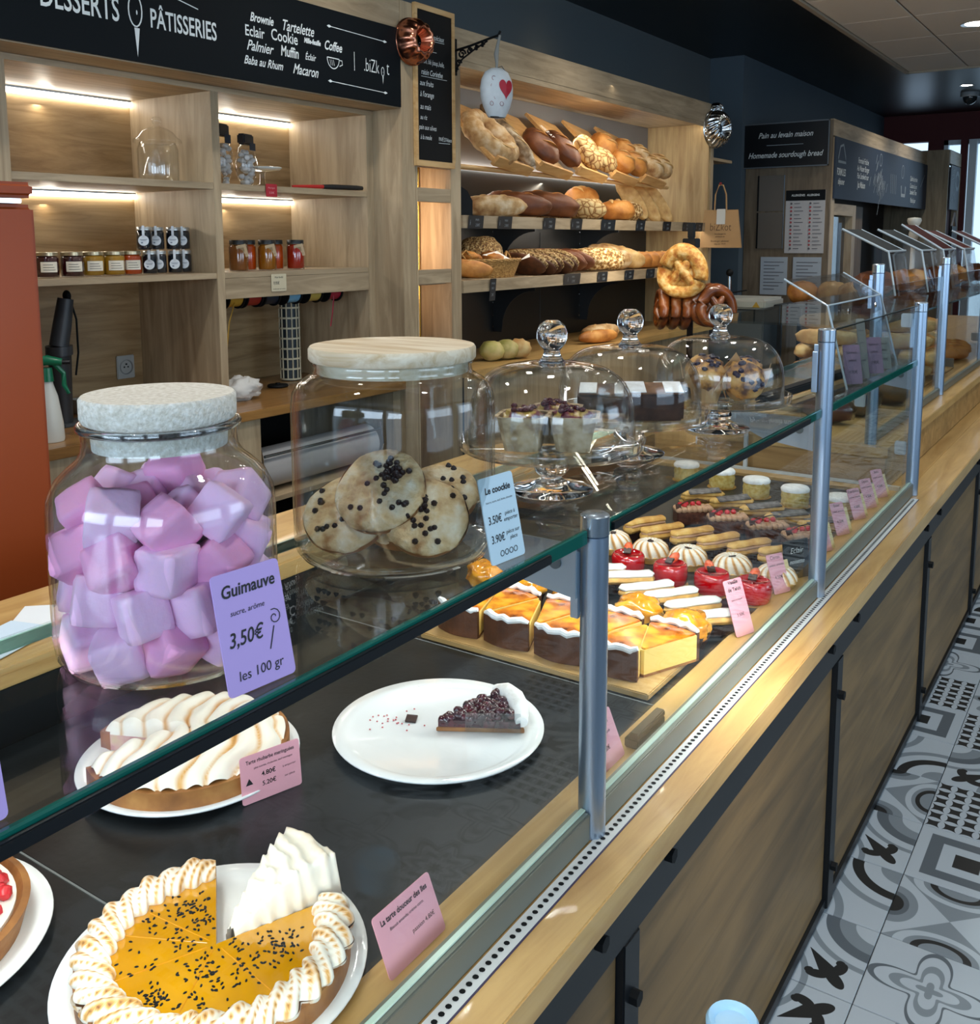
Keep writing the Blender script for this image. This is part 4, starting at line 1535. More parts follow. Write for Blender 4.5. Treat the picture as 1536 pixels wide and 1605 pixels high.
# blueberry muffins
MUF = ramped('blueberry_muffin', [(.30, '#2A2230'), (.40, '#6B4A3A'), (.5, '#C08D4A'), (.8, '#E0BE80')], 34, 4, .6, .5, bscale=60)
WRAP = plain('muffin_paper', '#C6A578', .75, var=.1, vscale=30)
x, y, zp = S[2]
for k, (dx, dy, tilt, lab) in enumerate([(.052, -.018, (.55, -.75, .55), 'blueberry muffin tipped over towards the front glass'), (-.012, -.040, (.1, -.1, 1), 'upright blueberry muffin in its paper, nearest the cake slabs'), (-.045, .042, (0, 0, 1), 'blueberry muffin at the staff side of the last stand'), (.030, .048, (0, .1, 1), 'blueberry muffin at the back of the last stand')]):
    t = thing('blueberry_muffin', lab, 'muffin', (x + dx, y + dy, GZ + zp + (.040 if k == 0 else .006)), 0, 'blueberry muffins under the last dome')
    n = Vector(tilt).normalized()
    t.rotation_euler = n.to_track_quat('Z', 'Y').to_euler()
    z0 = -.028 if k == 0 else 0
    part('muffin', MB().blob((0, 0, z0 + .048), .038, .038, .030, 24, 12, .18, 3, k), MUF, t, 'all')
    part('wrapper', MB().lathe([(.0001, z0), (.024, z0), (.034, z0 + .04), (.033, z0 + .041), (.023, z0 + .002), (.0001, z0 + .002)], 16), WRAP, t)
    pp = MB()
    for q in range(4):
        a = q * math.pi / 2 + .3
        c0, s0 = math.cos(a), math.sin(a)
        pp.prism([(-.018, .03), (.018, .03), (.0, .068)], 0, .0008, M=frame((.034 * c0, .034 * s0, z0 + .002), (-s0, c0, 0), (.25 * c0, .25 * s0, 1)))
    part('paper_tips', pp, WRAP, t)
    bb = MB()
    q = random.Random(k)
    for j in range(12):
        a, d = q.random() * 6.28, .030 * math.sqrt(q.random())
        zz = z0 + .048 + .030 * math.sqrt(max(0, 1 - (d / .038) ** 2))
        bb.blob((d * math.cos(a), d * math.sin(a), zz), .006, .006, .004, 8, 5, .25, 4, j)
    part('blueberries', bb, plain('blueberry', '#241C33', .35), t, True)

# ---- cards along the shelf edge
BLUEC = plain('pale_blue_card', '#C3DCE8', .5)
# marshmallow card leans against the jar, facing the customer
card('shelf_card', 'lilac handwritten card reading Guimauve 3,50 euro against the marshmallow jar', (-.592, .540, GZ + .0005), .068, .100, LILAC, (.10, 1, 0), (-.22, 0, 1),
     lines=[('Guimauve', 0, .084, .0145, .15, .0003, 'CENTER', .92), ('sucre, arôme', -.004, .066, .0065, .2, 0, 'CENTER'), ('3,50€', -.010, .044, .017, .25, .0002, 'CENTER', .85), ('les 100 gr', 0, .014, .0115, .1, 0, 'CENTER')], th=.0016)
mb = MB()
sp = [(.021 + (.0012 + .0008 * k * .5) * math.cos(k * .55), .052 + (.0012 + .0008 * k * .5) * math.sin(k * .55)) for k in range(16)]
line2(mb, sp, .0009, .0005)
line2(mb, [(.019, .045), (.012, .027)], .0011, .0005)
marks(mb, INK, bpy.data.objects[[o.name for o in bpy.data.objects if o.name.startswith('shelf_card')][-1]], frame((-.592, .540, GZ + .0005), (.10, 1, 0), (-.22, 0, 1)), 'lollipop_drawing')
card('shelf_card', 'pale blue handwritten card reading Le cookie against the cookie jar', (-.596, .925, GZ + .0005), .062, .100, BLUEC, (.10, 1, 0), (-.22, 0, 1),
     lines=[('Le coockie', 0, .084, .0105, .1, .0003, 'CENTER'), ('beurre, sucre, œuf, farine, chocolat', 0, .071, .0034, .1, 0, 'CENTER'), ('3.50€', -.013, .050, .013, .1, .0001, 'CENTER', .8), ('pièce à', .015, .054, .0066, .1, 0, 'CENTER'), ('emporter', .015, .047, .0066, .1, 0, 'CENTER'),
            ('3.90€', -.013, .028, .013, .1, .0001, 'CENTER', .8), ('pièce sur', .015, .032, .0066, .1, 0, 'CENTER'), ('place', .015, .025, .0066, .1, 0, 'CENTER'), ('OOOO', .002, .010, .010, .1, 0, 'CENTER')], th=.0016)
card('shelf_card', 'lilac handwritten card cut off by the left picture edge', (-.592, .282, GZ + .0005), .068, .085, LILAC, (.10, 1, 0), (-.22, 0, 1),
     lines=[('les 100 gr', .0, .050, .0115, .1, 0, 'CENTER'), ('sucre', .02, .03, .008, .1, 0, 'CENTER')], th=.0016)
# papers lying on the staff ledge
for k, (x, y, a, lab) in enumerate([(-1.53, .83, .3, 'pale blue leaflet lying on the staff ledge'), (-1.56, .92, .75, 'white leaflet half under the pale blue one')]):
    tagobj(part('leaflet', MB().box(-.05, .05, -.075, .075, 0, .0016), plain('leaflet_%d' % k, '#C9DCEB' if k == 0 else '#E2E7EA', .6), None, loc=(x, y, .9006 + .0018 * (1 - k)), rot=(0, 0, a)), lab, 'leaflet')

# ================================================================== LEFT WALL UNIT
LED = glow('shelf_led', (1, .95, .86), 9)
unit = thing('wall_shelf_unit', 'grey oak wall shelving unit with lit niches and a chalkboard header', 'shelving', (0, 0, 0))
part('back_panel', MB().box(-3.555, -3.535, 1.3, 3.56, .9005, 2.16), OAK_B, unit)
part('side_panel', MB().box(-3.535, -3.04, 1.70, 1.79, .9005, 2.125), OAK_GZ, unit, bevel=.001)
part('divider', MB().box(-3.535, -3.04, 2.607, 2.645, .9005, 2.125), OAK_GZ, unit, bevel=.001)
part('side_panel', MB().box(-3.535, -3.04, 3.507, 3.555, .9005, 2.125), OAK_GZ, unit, bevel=.001)
part('top_panel', MB().box(-3.535, -3.04, 1.3, 3.555, 2.125, 2.145), OAK_G, unit)
for a, b in ((1.79, 2.607), (2.645, 3.507)):
    part('shelf', MB().box(-3.535, -3.042, a, b, 1.754, 1.779), OAK_G, unit, bevel=.001)
    part('shelf', MB().box(-3.535, -3.042, a, b, 1.408, 1.430), OAK_G, unit, bevel=.001)
    for z in (2.125, 1.754):
        s = part('led_strip', MB().box(-3.534, -3.519, a + .004, b - .004, z - .026, z - .001), LED, unit)
        part('led_profile', MB().box(-3.519, -3.515, a + .004, b - .004, z - .008, z - .0005), ALU, s)
        area_light('niche_led_light', (-3.50, (a + b) / 2, z - .035), (-3.25, (a + b) / 2, z - .42), .03, b - a - .06, 1.7, (1, .93, .80))
part('front_rail', MB().box(-3.062, -3.040, 2.645, 3.507, 1.325, 1.407), OAK_G, unit, bevel=.001)
part('header', MB().box(-3.06, -2.872, .4, 3.555, 2.146, 2.62), OAK_G, unit, bevel=.002)
part('column', MB().box(-3.06, -2.87, 3.556, 3.654, .0, 2.62), OAK_GZ, unit, bevel=.002)
wt = part('worktop', MB().box(-3.535, -2.862, 1.36, 3.553, .862, .8995), wood('honey_worktop', '#A87B45', '#80582C', 'y', .3, .2, coat=.3), unit, bevel=.003)
part('lower_front', MB().box(-2.92, -2.885, 1.36, 2.66, .0, .861), OAK_GZ, unit)
part('lower_side', MB().box(-3.535, -2.90, 3.50, 3.553, .0, .861), OAK_GZ, unit)
part('lower_back', MB().box(-3.535, -3.50, 2.66, 3.50, .0, .861), BLACKM, unit)
part('lower_shelf', MB().box(-3.50, -2.90, 2.66, 3.50, .50, .52), OAK_G, unit)
# chalkboard header
cbd = thing('chalkboard_header', 'long black chalkboard header reading Desserts Patisseries with white lettering', 'chalkboard')
part('board', MB().box(-2.8715, -2.862, .42, 3.545, 2.150, 2.492), BOARD, cbd)
M = frame((-2.862, 0, 0), rot3=FACE_X)
F = .95
lettering([('DESSERTS', 1.950, 2.300, .105, 0, .0012, 'CENTER', .62), ('PÂTISSERIES', 2.352, 2.298, .088, 0, .0012, 'CENTER', .62),
           ('SAVOUREZ', 1.30, 2.30, .105, 0, .0012, 'CENTER', .62),
           ('Brownie', 2.715, 2.385, .046, .3, .0010, 'CENTER', .75), ('Tartelette', 2.905, 2.383, .058, .35, .0006, 'CENTER', .75),
           ('Eclair', 2.678, 2.332, .056, 0, .0006, 'CENTER', .8), ('Cookie', 2.832, 2.338, .060, 0, .0006, 'CENTER', .8), ('Mille-feuille', 2.985, 2.345, .027, .2, .0012, 'CENTER', .75),
           ('Palmier', 2.700, 2.280, .054, .4, .0006, 'CENTER', .8), ('Muffin', 2.858, 2.285, .056, .1, .0008, 'CENTER', .7), ('Éclair', 2.972, 2.283, .036, .2, .0004, 'CENTER', .75),
           ('Baba au Rhum', 2.718, 2.225, .044, .4, .0006, 'CENTER', .78), ('Macaron', 2.942, 2.226, .056, .4, .0006, 'CENTER', .72),
           ('Coffee', 3.105, 2.345, .052, .3, .0010, 'CENTER', .75), ('.biZk', 3.345, 2.300, .080, 0, -.0008, 'CENTER', .62), ('t', 3.455, 2.306, .09, 0, -.0008, 'CENTER', .62)], CHALK, cbd, M, .0008)
mk = MB()
for cx, cz, s in ((2.152, 2.315, 1.0), (3.420, 2.288, .36)):
    ov = [(cx + .026 * s * math.cos(R(a)), cz + .052 * s * math.sin(R(a))) for a in range(0, 361, 20)]
    line2(mk, ov, .005 * max(.6, s))
    line2(mk, [(cx + .004 * s, cz - .056 * s), (cx + .002 * s, cz - .150 * s)], .021 * s, taper=True)
    mk.blob((cx + .006 * s, cz - .006 * s, .0006), .003 * s, .008 * s, .0002, 8, 4)
for z in (2.424, 2.206):
    line2(mk, [(3.085, z), (3.435, z - .006)], .0028)
    for yy, d in ((3.085, -1), (3.435, 1)):
        mk.prism([(yy - .014, z - .006 * (d > 0)), (yy, z + .006 - .006 * (d > 0)), (yy + .016, z - .006 * (d > 0)), (yy, z - .006 - .006 * (d > 0))], .0004, .0009)
line2(mk, [(2.245, 2.400), (2.415, 2.366)], .0035)
line2(mk, [(3.235, 2.345), (3.235, 2.268)], .003)
cu = [(3.105 + .036 * math.cos(R(a)), 2.300 + .042 * math.sin(R(a))) for a in range(180, 361, 15)]
line2(mk, [(3.069, 2.300), (3.141, 2.300)], .004)
line2(mk, cu, .004)
line2(mk, [(3.138, 2.296), (3.158, 2.296), (3.160, 2.280), (3.142, 2.272)], .004)
for k in range(3):
    line2(mk, [(3.085 + .01 * k, 2.293), (3.092 + .01 * k, 2.27)], .002)
marks(mk, CHALK, cbd, M, 'drawn_marks')

# ---- jars on the shelves
SHZ = (1.4305, 1.7795)


def jam_jar(name, label, cat, x, y, z, r, h, fill, lidm, group, lab=None, tag=False, rz=0.0):
    t = thing(name, label, cat, (x, y, z), rz, group)
    part('glass', MB().lathe([(.0001, .0005), (r * .92, .0005), (r, .006), (r, h * .78), (r * .86, h * .88), (r * .84, h * .92)], 24), thin_glass('jam_jar_glass', (.97, .97, .97), 1.4), t, 'all')
    part('filling', MB().lathe([(.0001, .003), (r * .90, .003), (r * .95, .008), (r * .95, h * .76), (r * .82, h * .85), (.0001, h * .85)], 20), fill, t, 'all')
    part('lid', MB().lathe([(r * .80, h * .86), (r * .93, h * .86), (r * .93, h * .985), (r * .89, h), (.0001, h)], 24), lidm, t, True)
    if lab == 'front':
        m = MB().lathe([(r * 1.012, h * .22), (r * 1.012, h * .62)], 10, a0=R(-62), a1=R(20))
        part('paper_label', m, plain('cream_label', '#E6E0CF', .6), t, True)
        tx = MB()
        for q in range(3):
            tx.lathe([(r * 1.02, h * (.30 + .1 * q)), (r * 1.02, h * (.32 + .1 * q))], 6, a0=R(-50), a1=R(8 - 6 * q))
        part('label_print', tx, INK, t)
    elif lab == 'round':
        m = frame((r * .80, -r * .72, h * .42), (.66, .75, 0), (0, 0, 1))
        part('round_label', MB().cyl((0, 0, 0), .019, .0008, 24, M=m).prism([(-.0045, .012), (.0045, .012), (.0045, .055), (-.0045, .055)], 0, .0008, m), plain('white_label', '#DDE3E8', .5), t)
        part('label_print', MB().obox(m @ Matrix.Translation((0, .004, .001)), .026, .0016, .0003).obox(m @ Matrix.Translation((0, 0, .001)), .020, .0014, .0003).obox(m @ Matrix.Translation((-.006, -.008, .001)), .007, .004, .0003), plain('label_blue', '#56657A', .6), t)
    if tag:
        m = frame((r * .84, -r * .62, h * .90), (.6, .8, 0), (.25, -.18, 1)) @ Matrix.Rotation(R(14), 4, 'Z')
        part('hang_tag', MB().obox(m @ Matrix.Translation((.004, -.036, .002)), .040, .056, .001), plain('tan_tag', '#C9B28E', .7), t)
        part('tag_print', MB().obox(m @ Matrix.Translation((.004, -.030, .0027)), .018, .018, .0003).obox(m @ Matrix.Translation((.004, -.052, .0027)), .03, .002, .0003), plain('tag_brown', '#9C8461', .7), t)
    return t


HONEY = {c: ramped('honey_' + n, [(.2, c), (.8, d)], 8, 2, .12, 0, coat=.6) for n, c, d in
         (('plum', '#2A0D10', '#431418'), ('amber', '#7A4708', '#A8690F'), ('gold', '#8C6416', '#B58A2B'), ('orange', '#9C3206', '#C44E0A'), ('caramel', '#6B3A12', '#8A5520'), ('night', '#0A1018', '#141C26'), ('red', '#7C1205', '#B02A0C'))}
HK = list(HONEY)
LIDG = plain('silver_lid', '#B9BCBB', .3, .8)
LIDB = plain('black_lid', '#17191B', .4)
LIDO = plain('gold_lid', '#B7A98A', .3, .7)
for k, (y, c, lab) in enumerate([(1.985, 0, 'dark plum jam jar half behind the orange fridge'), (2.075, 0, 'dark plum jam jar with a cream label'), (2.165, 2, 'gold honey jar beside the dark jam'), (2.245, 2, 'pale gold honey jar with a wide label'), (2.325, 3, 'orange jam jar next to the black jars')]):
    jam_jar('jam_jar', lab, 'jam jar', -3.19 + .01 * (k % 2), y, SHZ[0], .040, .088, HONEY[HK[c]], LIDO, 'jam jars on the left lower shelf', 'front')
for k, (y, z) in enumerate([(2.395, 0), (2.452, 0), (2.512, 0), (2.572, 0), (2.352, 1), (2.445, 1), (2.508, 1), (2.568, 1)]):
    row = 'lower' if z == 0 else 'upper'
    jam_jar('black_jar', 'small black jar with a round white label, %s in the %s row' % (ORD[k % 4], row), 'jar', -3.17 + (.03 if z and k == 4 else 0) - .02 * (k % 2), y, SHZ[0] + .0895 * z + .0005 * z, .029, .088, HONEY[HK[5]], LIDG, 'black jars with round labels', 'round')
for k, (x, y, c, lab) in enumerate([(-3.17, 2.835, 4, 'caramel honey jar with a tan tag beside the divider'), (-3.23, 2.935, 3, 'orange honey jar behind, beside the divider'), (-3.17, 2.995, 1, 'amber honey jar with a tan tag in the middle'), (-3.23, 3.095, 3, 'orange honey jar behind the middle one'), (-3.17, 3.165, 6, 'red honey jar with a tan tag, last of the row')]):
    jam_jar('honey_jar', lab, 'honey jar', x, y, SHZ[0], .040, .128, HONEY[HK[c]], LIDB, 'tagged honey jars on the right shelf', None, k % 2 == 0)

# clear bonbon jar
bj = thing('bonbon_jar', 'empty clear glass bonbon jar with a stepped lid and ball knob', 'jar', (-3.20, 2.478, SHZ[1]))
part('glass_body', MB().lathe(shell([(.0001, .0005), (.068, .0005), (.074, .006), (.076, .03), (.076, .125), (.070, .140), (.066, .150)], .003), 40), GLASS, bj, 'all')
part('lid', MB().lathe([(.088, .148), (.090, .152), (.088, .160), (.074, .170), (.058, .190), (.034, .204), (.012, .210), (.009, .216), (.016, .224), (.019, .234), (.014, .244), (.0001, .248)], 40), GLASS, bj, 'all')
# meringue bags
for k, (x, y, h, lab) in enumerate([(-3.20, 2.79, .250, 'taller clear bag of white meringues against the divider'), (-3.17, 2.895, .215, 'shorter clear bag of white meringues')]):
    t = thing('meringue_bag', lab, 'bag', (x, y, SHZ[1]), .3, 'bags of meringues')
    part('bag', MB().blob((0, 0, h * .42), .042, .055, h * .42, 14, 12, .12, 4, k, flat=-h * .419), thin_glass('cellophane', (.9, .9, .9), 1.5, .1), t, True)
    mm = MB()
    q = random.Random(k)
    for j in range(34):
        mm.blob((q.uniform(-.024, .024), q.uniform(-.034, .034), .012 + q.random() * h * .62), .014, .014, .011, 8, 6, .3, 4, j)
    o = part('meringues', mm, plain('white_meringue', '#DAD9D6', .7), t, True)
    o['kind'] = 'stuff'
    part('dark_top', MB().box(-.018, .018, -.04, .04, h * .80, h), plain('dark_bag_top', '#2C2A2B', .4), t, bevel=.006)
    part('dark_label', MB().box(.036, .039, -.03, .012, h * .68, h * .82), plain('navy_label', '#232D3A', .5), t)
cs = thing('small_cake_stand', 'small pale glass cake stand on the upper right shelf', 'cake stand', (-3.22, 3.03, SHZ[1]))
part('stem', MB().lathe([(.0001, .0005), (.045, .0005), (.04, .006), (.012, .02), (.01, .06), (.016, .075), (.0001, .076)], 28), thin_glass('frosted_glass', (.85, .85, .82), 1.5, .2), cs, 'all')
part('plate', MB().lathe([(.0001, .076), (.075, .078), (.085, .088), (.083, .089), (.072, .082), (.0001, .080)], 40), plain('milky_glass', '#C9CCC6', .2), cs, 'all')
lt = thing('gas_lighter', 'red and black gas lighter lying along the shelf edge', 'lighter', (-3.075, 3.25, SHZ[1] + .012), R(96))
part('red_barrel', MB().tube([(-.17, 0, -.004), (0, 0, 0)], [.005, .009], 10), plain('red_plastic', '#B3201C', .4), lt, True)
part('black_handle', MB().tube([(0, 0, 0), (.05, 0, .001), (.20, 0, .002), (.235, 0, .002)], [.010, .0115, .0115, .009], 12), plain('black_plastic', '#191A1B', .4), lt, True)
lt.rotation_euler = (0, 0, R(84))
card('shelf_tag', 'small red price tag on the upper shelf edge', (-3.036, 2.905, 1.735), .062, .052, plain('red_tag', '#A8212E', .5), (0, 1, 0), (0, 0, 1), lines=[('Meringue', 0, .036, .010, 0, 0, 'CENTER'), ('3.50€', 0, .016, .012, 0, 0, 'CENTER')], ink=plain('pink_ink', '#E7A0A4', .6))
card('shelf_tag', 'small cream price tag on the rail below the honey jars', (-3.036, 2.93, 1.345), .085, .072, plain('cream_tag', '#CFC4A6', .6), (0, 1, 0), (0, 0, 1), lines=[('Miel forêt', 0, .058, .012, 0, 0, 'CENTER'), ('9,95€', -.015, .034, .018, .1, .0002, 'CENTER', .8), ('récolte de nos ruches', 0, .010, .008, 0, 0, 'CENTER')])

# ---- under the shelves
so = thing('wall_socket', 'grey square wall socket on the oak back panel', 'socket', (-3.534, 2.52, 1.035))
part('plate', MB().box(0, .009, -.042, .042, -.048, .048), plain('socket_grey', '#A8ACAB', .4), so, bevel=.003)
part('outlet', MB().lathe([(.030, 0), (.032, .004), (.028, .005), (.026, -.004), (.0001, -.004)], 24, M=frame((.009, 0, 0), rot3=FACE_X)), plain('socket_dark', '#8A8F90', .4), so, True)
part('pins', MB().obox(frame((.008, -.009, 0), rot3=FACE_X), .006, .006, .004).obox(frame((.008, .009, 0), rot3=FACE_X), .006, .006, .004).obox(frame((.010, 0, .012), rot3=FACE_X), .006, .006, .006), BLACKM, so)
# ribbon spools under the rail
RIB = [('#B0862B', 'mustard'), ('#8E2417', 'rust'), ('#12202E', 'navy'), ('#6FA6C4', 'light blue'), ('#B9A04A', 'olive gold'), ('#9A1630', 'crimson')]
for k, (y, (c, nme)) in enumerate(zip([2.715, 2.815, 2.915, 3.045, 3.175, 3.305], RIB)):
    t = thing('ribbon_spool', '%s ribbon spool hanging under the right shelf' % nme, 'ribbon', (-3.14, y, 1.325), 0, 'ribbon spools under the shelf')
    My = Matrix.Rotation(-math.pi / 2, 4, 'X')
    part('ribbon', MB().cyl((0, 0, 0), .040, .075, 24, M=My), plain('ribbon_' + nme.replace(' ', '_'), c, .5), t, True)
    part('flange', MB().cyl((0, 0, 0), .049, .006, 24, M=Matrix.Translation((0, -.006, 0)) @ My), BLACKM, t, True)
    part('flange', MB().cyl((0, 0, 0), .049, .006, 24, M=Matrix.Translation((0, .075, 0)) @ My), BLACKM, t, True)
    part('axle', MB().cyl((0, 0, 0), .008, .115, 8, M=Matrix.Translation((0, -.02, 0)) @ My), BLACKM, t)
    if k in (0, 5):
        pts = [(.036, .03, -.02), (.034, .02 - .02 * (k == 0), -.10), (.030, .01 - .05 * (k == 0), -.16 - .20 * (k == 0))]
        part('loose_end', MB().tube(pts, .004, 6, flat=.3), MATS['ribbon_' + nme.replace(' ', '_')], t)
lv = thing('lattice_canister', 'tall dark canister wrapped in a cream lattice on the worktop', 'canister', (-3.36, 3.30, .90))
part('core', MB().cyl((0, 0, .0005), .044, .40, 28), plain('canister_navy', '#1C2830', .5), lv, True)
la = MB()
for z in [.008 + .048 * k for k in range(9)]:
    la.lathe([(.046, z - .004), (.050, z - .004), (.050, z + .004), (.046, z + .004), (.046, z - .004)], 28)
for k in range(12):
    a = 2 * math.pi * k / 12
    la.tube([(.047 * math.cos(a), .047 * math.sin(a), .006), (.047 * math.cos(a), .047 * math.sin(a), .394)], .0035, 6)
part('lattice', la, plain('cream_lattice', '#C9C0A4', .6), lv)
cl = thing('folded_cloth', 'crumpled white cloth on the worktop beside the divider', 'cloth', (-3.10, 2.76, .90))
part('cloth', MB().blob((0, 0, .045), .06, .085, .05, 26, 16, .55, 3.2, 4, flat=-.0445), plain('white_cloth', '#CFCDC8', .9, bump=.3), cl, 'all')
tagobj(part('jar_cover', MB().lathe([(.0001, .0005), (.045, .0005), (.048, .006), (.044, .012), (.012, .014), (.010, .02), (.0001, .02)], 24), BLACKM, None, True, loc=(-3.24, 3.10, .90)), 'small black lid lying beside the lattice canister', 'lid')
sb = thing('stick_blender', 'black stick blender propped upright beside the fridge', 'blender', (-3.20, 2.02, .90))
part('shaft', MB().tube([(0, 0, .001), (.005, -.004, .12), (.012, -.010, .26)], [.030, .034, .040], 14), plain('blender_dark', '#26292D', .4), sb, True)
part('collar', MB().tube([(.012, -.010, .258), (.013, -.011, .290)], [.046, .046], 16), plain('blender_collar', '#3A3E43', .3, .3), sb, True)
part('grip', MB().tube([(.013, -.011, .288), (.016, .004, .36), (.022, .020, .455)], [.033, .032, .027], 14), plain('blender_grip', '#303439', .45), sb, True)
part('hook', MB().blob((.024, .024, .465), .020, .012, .020, 12, 8), BLACKM, sb, True)
part('cord', MB().tube([(.024, .034, .46), (.03, .052, .38), (.03, .052, .26), (.026, .04, .18)], .004, 6), BLACKM, sb)
part('base_stand', MB().box(-.05, .05, -.03, .09, .0003, .012), plain('grey_stand', '#3C4043', .5), sb, bevel=.003)
sp_ = thing('spray_bottle', 'white spray bottle with a green trigger beside the fridge', 'spray bottle', (-2.985, 1.835, .90))
part('bottle', MB().lathe([(.0001, .0005), (.040, .0005), (.042, .01), (.040, .06), (.028, .15), (.016, .19), (.014, .205), (.0001, .205)], 24), plain('white_bottle', '#C9CBC4', .4), sp_, True)
GRN = plain('green_plastic', '#0C6B4A', .35)
part('collar', MB().cyl((0, 0, .200), .019, .045, 18, r2=.015), GRN, sp_, True)
part('spray_head', MB().tube([(-.03, -.02, .262), (.0, .0, .270), (.03, .035, .262)], [.014, .017, .012], 10), GRN, sp_, True)
part('trigger', MB().tube([(.012, .018, .258), (.026, .040, .225), (.024, .042, .185), (.032, .052, .155)], [.009, .008, .008, .006], 8), GRN, sp_, True)
part('nozzle', MB().tube([(.030, .036, .262), (.045, .055, .262)], .008, 8), plain('nozzle_dark', '#14161A', .4), sp_, True)
for k, (x, y, z, w, d, h, c, lab) in enumerate([(-3.36, 2.24, .9, .16, .16, .055, '#8D8A80', 'pale grey tray on the worktop under the socket'), (-3.20, 2.16, .9, .10, .12, .03, '#C5BEAB', 'small cream box on the worktop by the blender')]):
    tagobj(part('tray' if k == 0 else 'small_box', MB().lathe([(.0001, .0005), (.5, .0005), (.56, 1), (.53, 1), (.48, .15), (.0001, .15)], 4, a0=0), plain('tray_%d' % k, c, .5), None, loc=(x, y, z), rot=(0, 0, R(45))), lab, 'tray' if k == 0 else 'box').scale = (w, d, h)
tagobj(part('upturned_plate', MB().lathe([(.0001, .0005), (.05, .0005), (.055, .006), (.10, .018), (.10, .021), (.052, .012), (.0001, .010)], 40), WHITE, None, 'all', loc=(-3.38, 2.47, .90)), 'white plate on the worktop below the socket', 'plate').scale = (1, 1, 2.2)
# paper roll on the lower shelf
pr = thing('paper_roll', 'wide roll of white wrapping paper under the worktop', 'paper roll', (-3.02, 2.72, .615))
part('roll', MB().cyl((0, 0, 0), .085, .72, 36, M=Matrix.Rotation(-math.pi / 2, 4, 'X')), plain('roll_paper', '#C2C0C0', .7), pr, True)
part('tear_bar', MB().tube([(.087, 0, .07), (.087, .72, .07)], .006, 8), STEEL, pr, True)
part('wire_stand', MB().tube([(-.05, -.012, -.093), (.05, -.012, -.093), (.10, -.012, .0), (.08, -.012, .10)], .004, 6).tube([(-.05, .732, -.093), (.05, .732, -.093), (.10, .732, .0), (.08, .732, .10)], .004, 6), STEEL, pr)

# ---- orange fridge
ORG = plain('burnt_orange_enamel', '#8E3F1A', .38, spec=.3, bump=.03, bscale=40)
fr = thing('retro_fridge', 'glossy burnt orange retro fridge at the left picture edge', 'fridge', (-2.2, 1.35, 0))
part('body', MB().box(-.62, -.045, -.62, 0, .06, 1.685), ORG, fr, bevel=.03, bseg=4)
part('door', MB().box(-.045, 0, -.62, 0, .08, 1.642), ORG, fr, bevel=.012, bseg=3)
part('top_panel', MB().box(-.045, 0, -.62, 0, 1.657, 1.694), ORG, fr, bevel=.010, bseg=3)
part('chrome_trim', MB().box(-.040, .002, -.61, -.035, 1.644, 1.655), STEEL, fr, bevel=.002)
part('plinth', MB().box(-.60, -.06, -.60, -.02, .0, .06), BLACKM, fr)
part('handle', MB().tube([(.008, -.55, .9), (.04, -.55, .95), (.04, -.55, 1.25), (.008, -.55, 1.3)], .011, 10), STEEL, fr, True)

# ================================================================== BREAD WALL
bw = thing('bread_wall_unit', 'oak bread wall unit with black back panel and three bread shelves', 'shelving', (0, 0, 0))
part('top_beam', MB().box(-3.395, -2.87, 3.655, 7.35, 2.425, 2.575), OAK_G, bw, bevel=.002)
part('end_panel', MB().box(-3.395, -2.87, 7.27, 7.31, .0, 2.424), wood('warm_oak_upright', '#C9AD7D', '#A5855A', 'z', .5, .2), bw, bevel=.001)
part('end_stile', MB().box(-2.90, -2.862, 7.312, 7.35, .0, 2.424), OAK_GZ, bw)
part('stile', MB().box(-2.905, -2.870, 3.656, 3.668, .0, 2.424), OAK_GZ, bw)
part('stile', MB().box(-3.395, -2.868, 3.928, 4.014, .0, 2.424), OAK_GZ, bw, bevel=.002)
for z0, z1 in ((1.735, 1.80), (1.347, 1.415), (1.895, 1.922)):
    part('rung', MB().box(-2.905, -2.870, 3.669, 3.927, z0, z1), OAK_G, bw, bevel=.001)
part('side_niche_back', MB().box(-3.20, -3.18, 3.669, 3.927, .0, 2.42), wood('peach_oak', '#C79F78', '#AD835D', 'z', .5, .15), bw)
part('side_niche_shelf', MB().box(-3.18, -2.906, 3.669, 3.927, 1.34, 1.355), OAK_G, bw)
part('lower_back', MB().box(-3.395, -3.378, 4.015, 7.269, .9, 1.99), plain('black_panel', '#17191A', .35), bw)
part('upper_back', MB().box(-3.395, -3.378, 4.015, 7.269, 1.991, 2.424), plain('grey_back', '#6F6C6A', .6), bw)
part('panel_joint', MB().box(-3.377, -3.375, 5.62, 5.625, .9, 1.6), plain('joint_grey', '#3A3D3F', .4), bw)
part('counter_top', MB().box(-3.395, -2.80, 4.016, 7.268, .86, .90), OAK, bw)
part('counter_front', MB().box(-2.86, -2.84, 4.016, 7.268, .0, .859), OAK_GZ, bw)
for z0, z1 in ((1.614, 1.676), (1.290, 1.350)):
    part('bread_shelf', MB().box(-3.376, -2.872, 4.016, 7.268, z1 - .028, z1), OAK_G, bw)
    part('shelf_lip', MB().box(-2.872, -2.858, 4.016, 7.268, z0, z1 + .002), OAK_G, bw, bevel=.001)
arc = [(0, 0), (.30, 0), (.30, -.035)] + [(.06 + .24 * math.cos(R(a)), -.275 + .24 * math.sin(R(a))) for a in range(80, 191, 10)][1:] + [(.05, -.30), (0, -.30)]
Mb = Matrix(((1, 0, 0, 0), (0, 0, 1, 0), (0, 1, 0, 0), (0, 0, 0, 1)))
arc = [(0, 0), (.30, 0), (.30, -.04)] + [(.30 - .235 * math.sin(R(a)), -.27 + .23 * math.cos(R(a))) for a in range(0, 91, 10)] + [(.06, -.30), (0, -.30)]
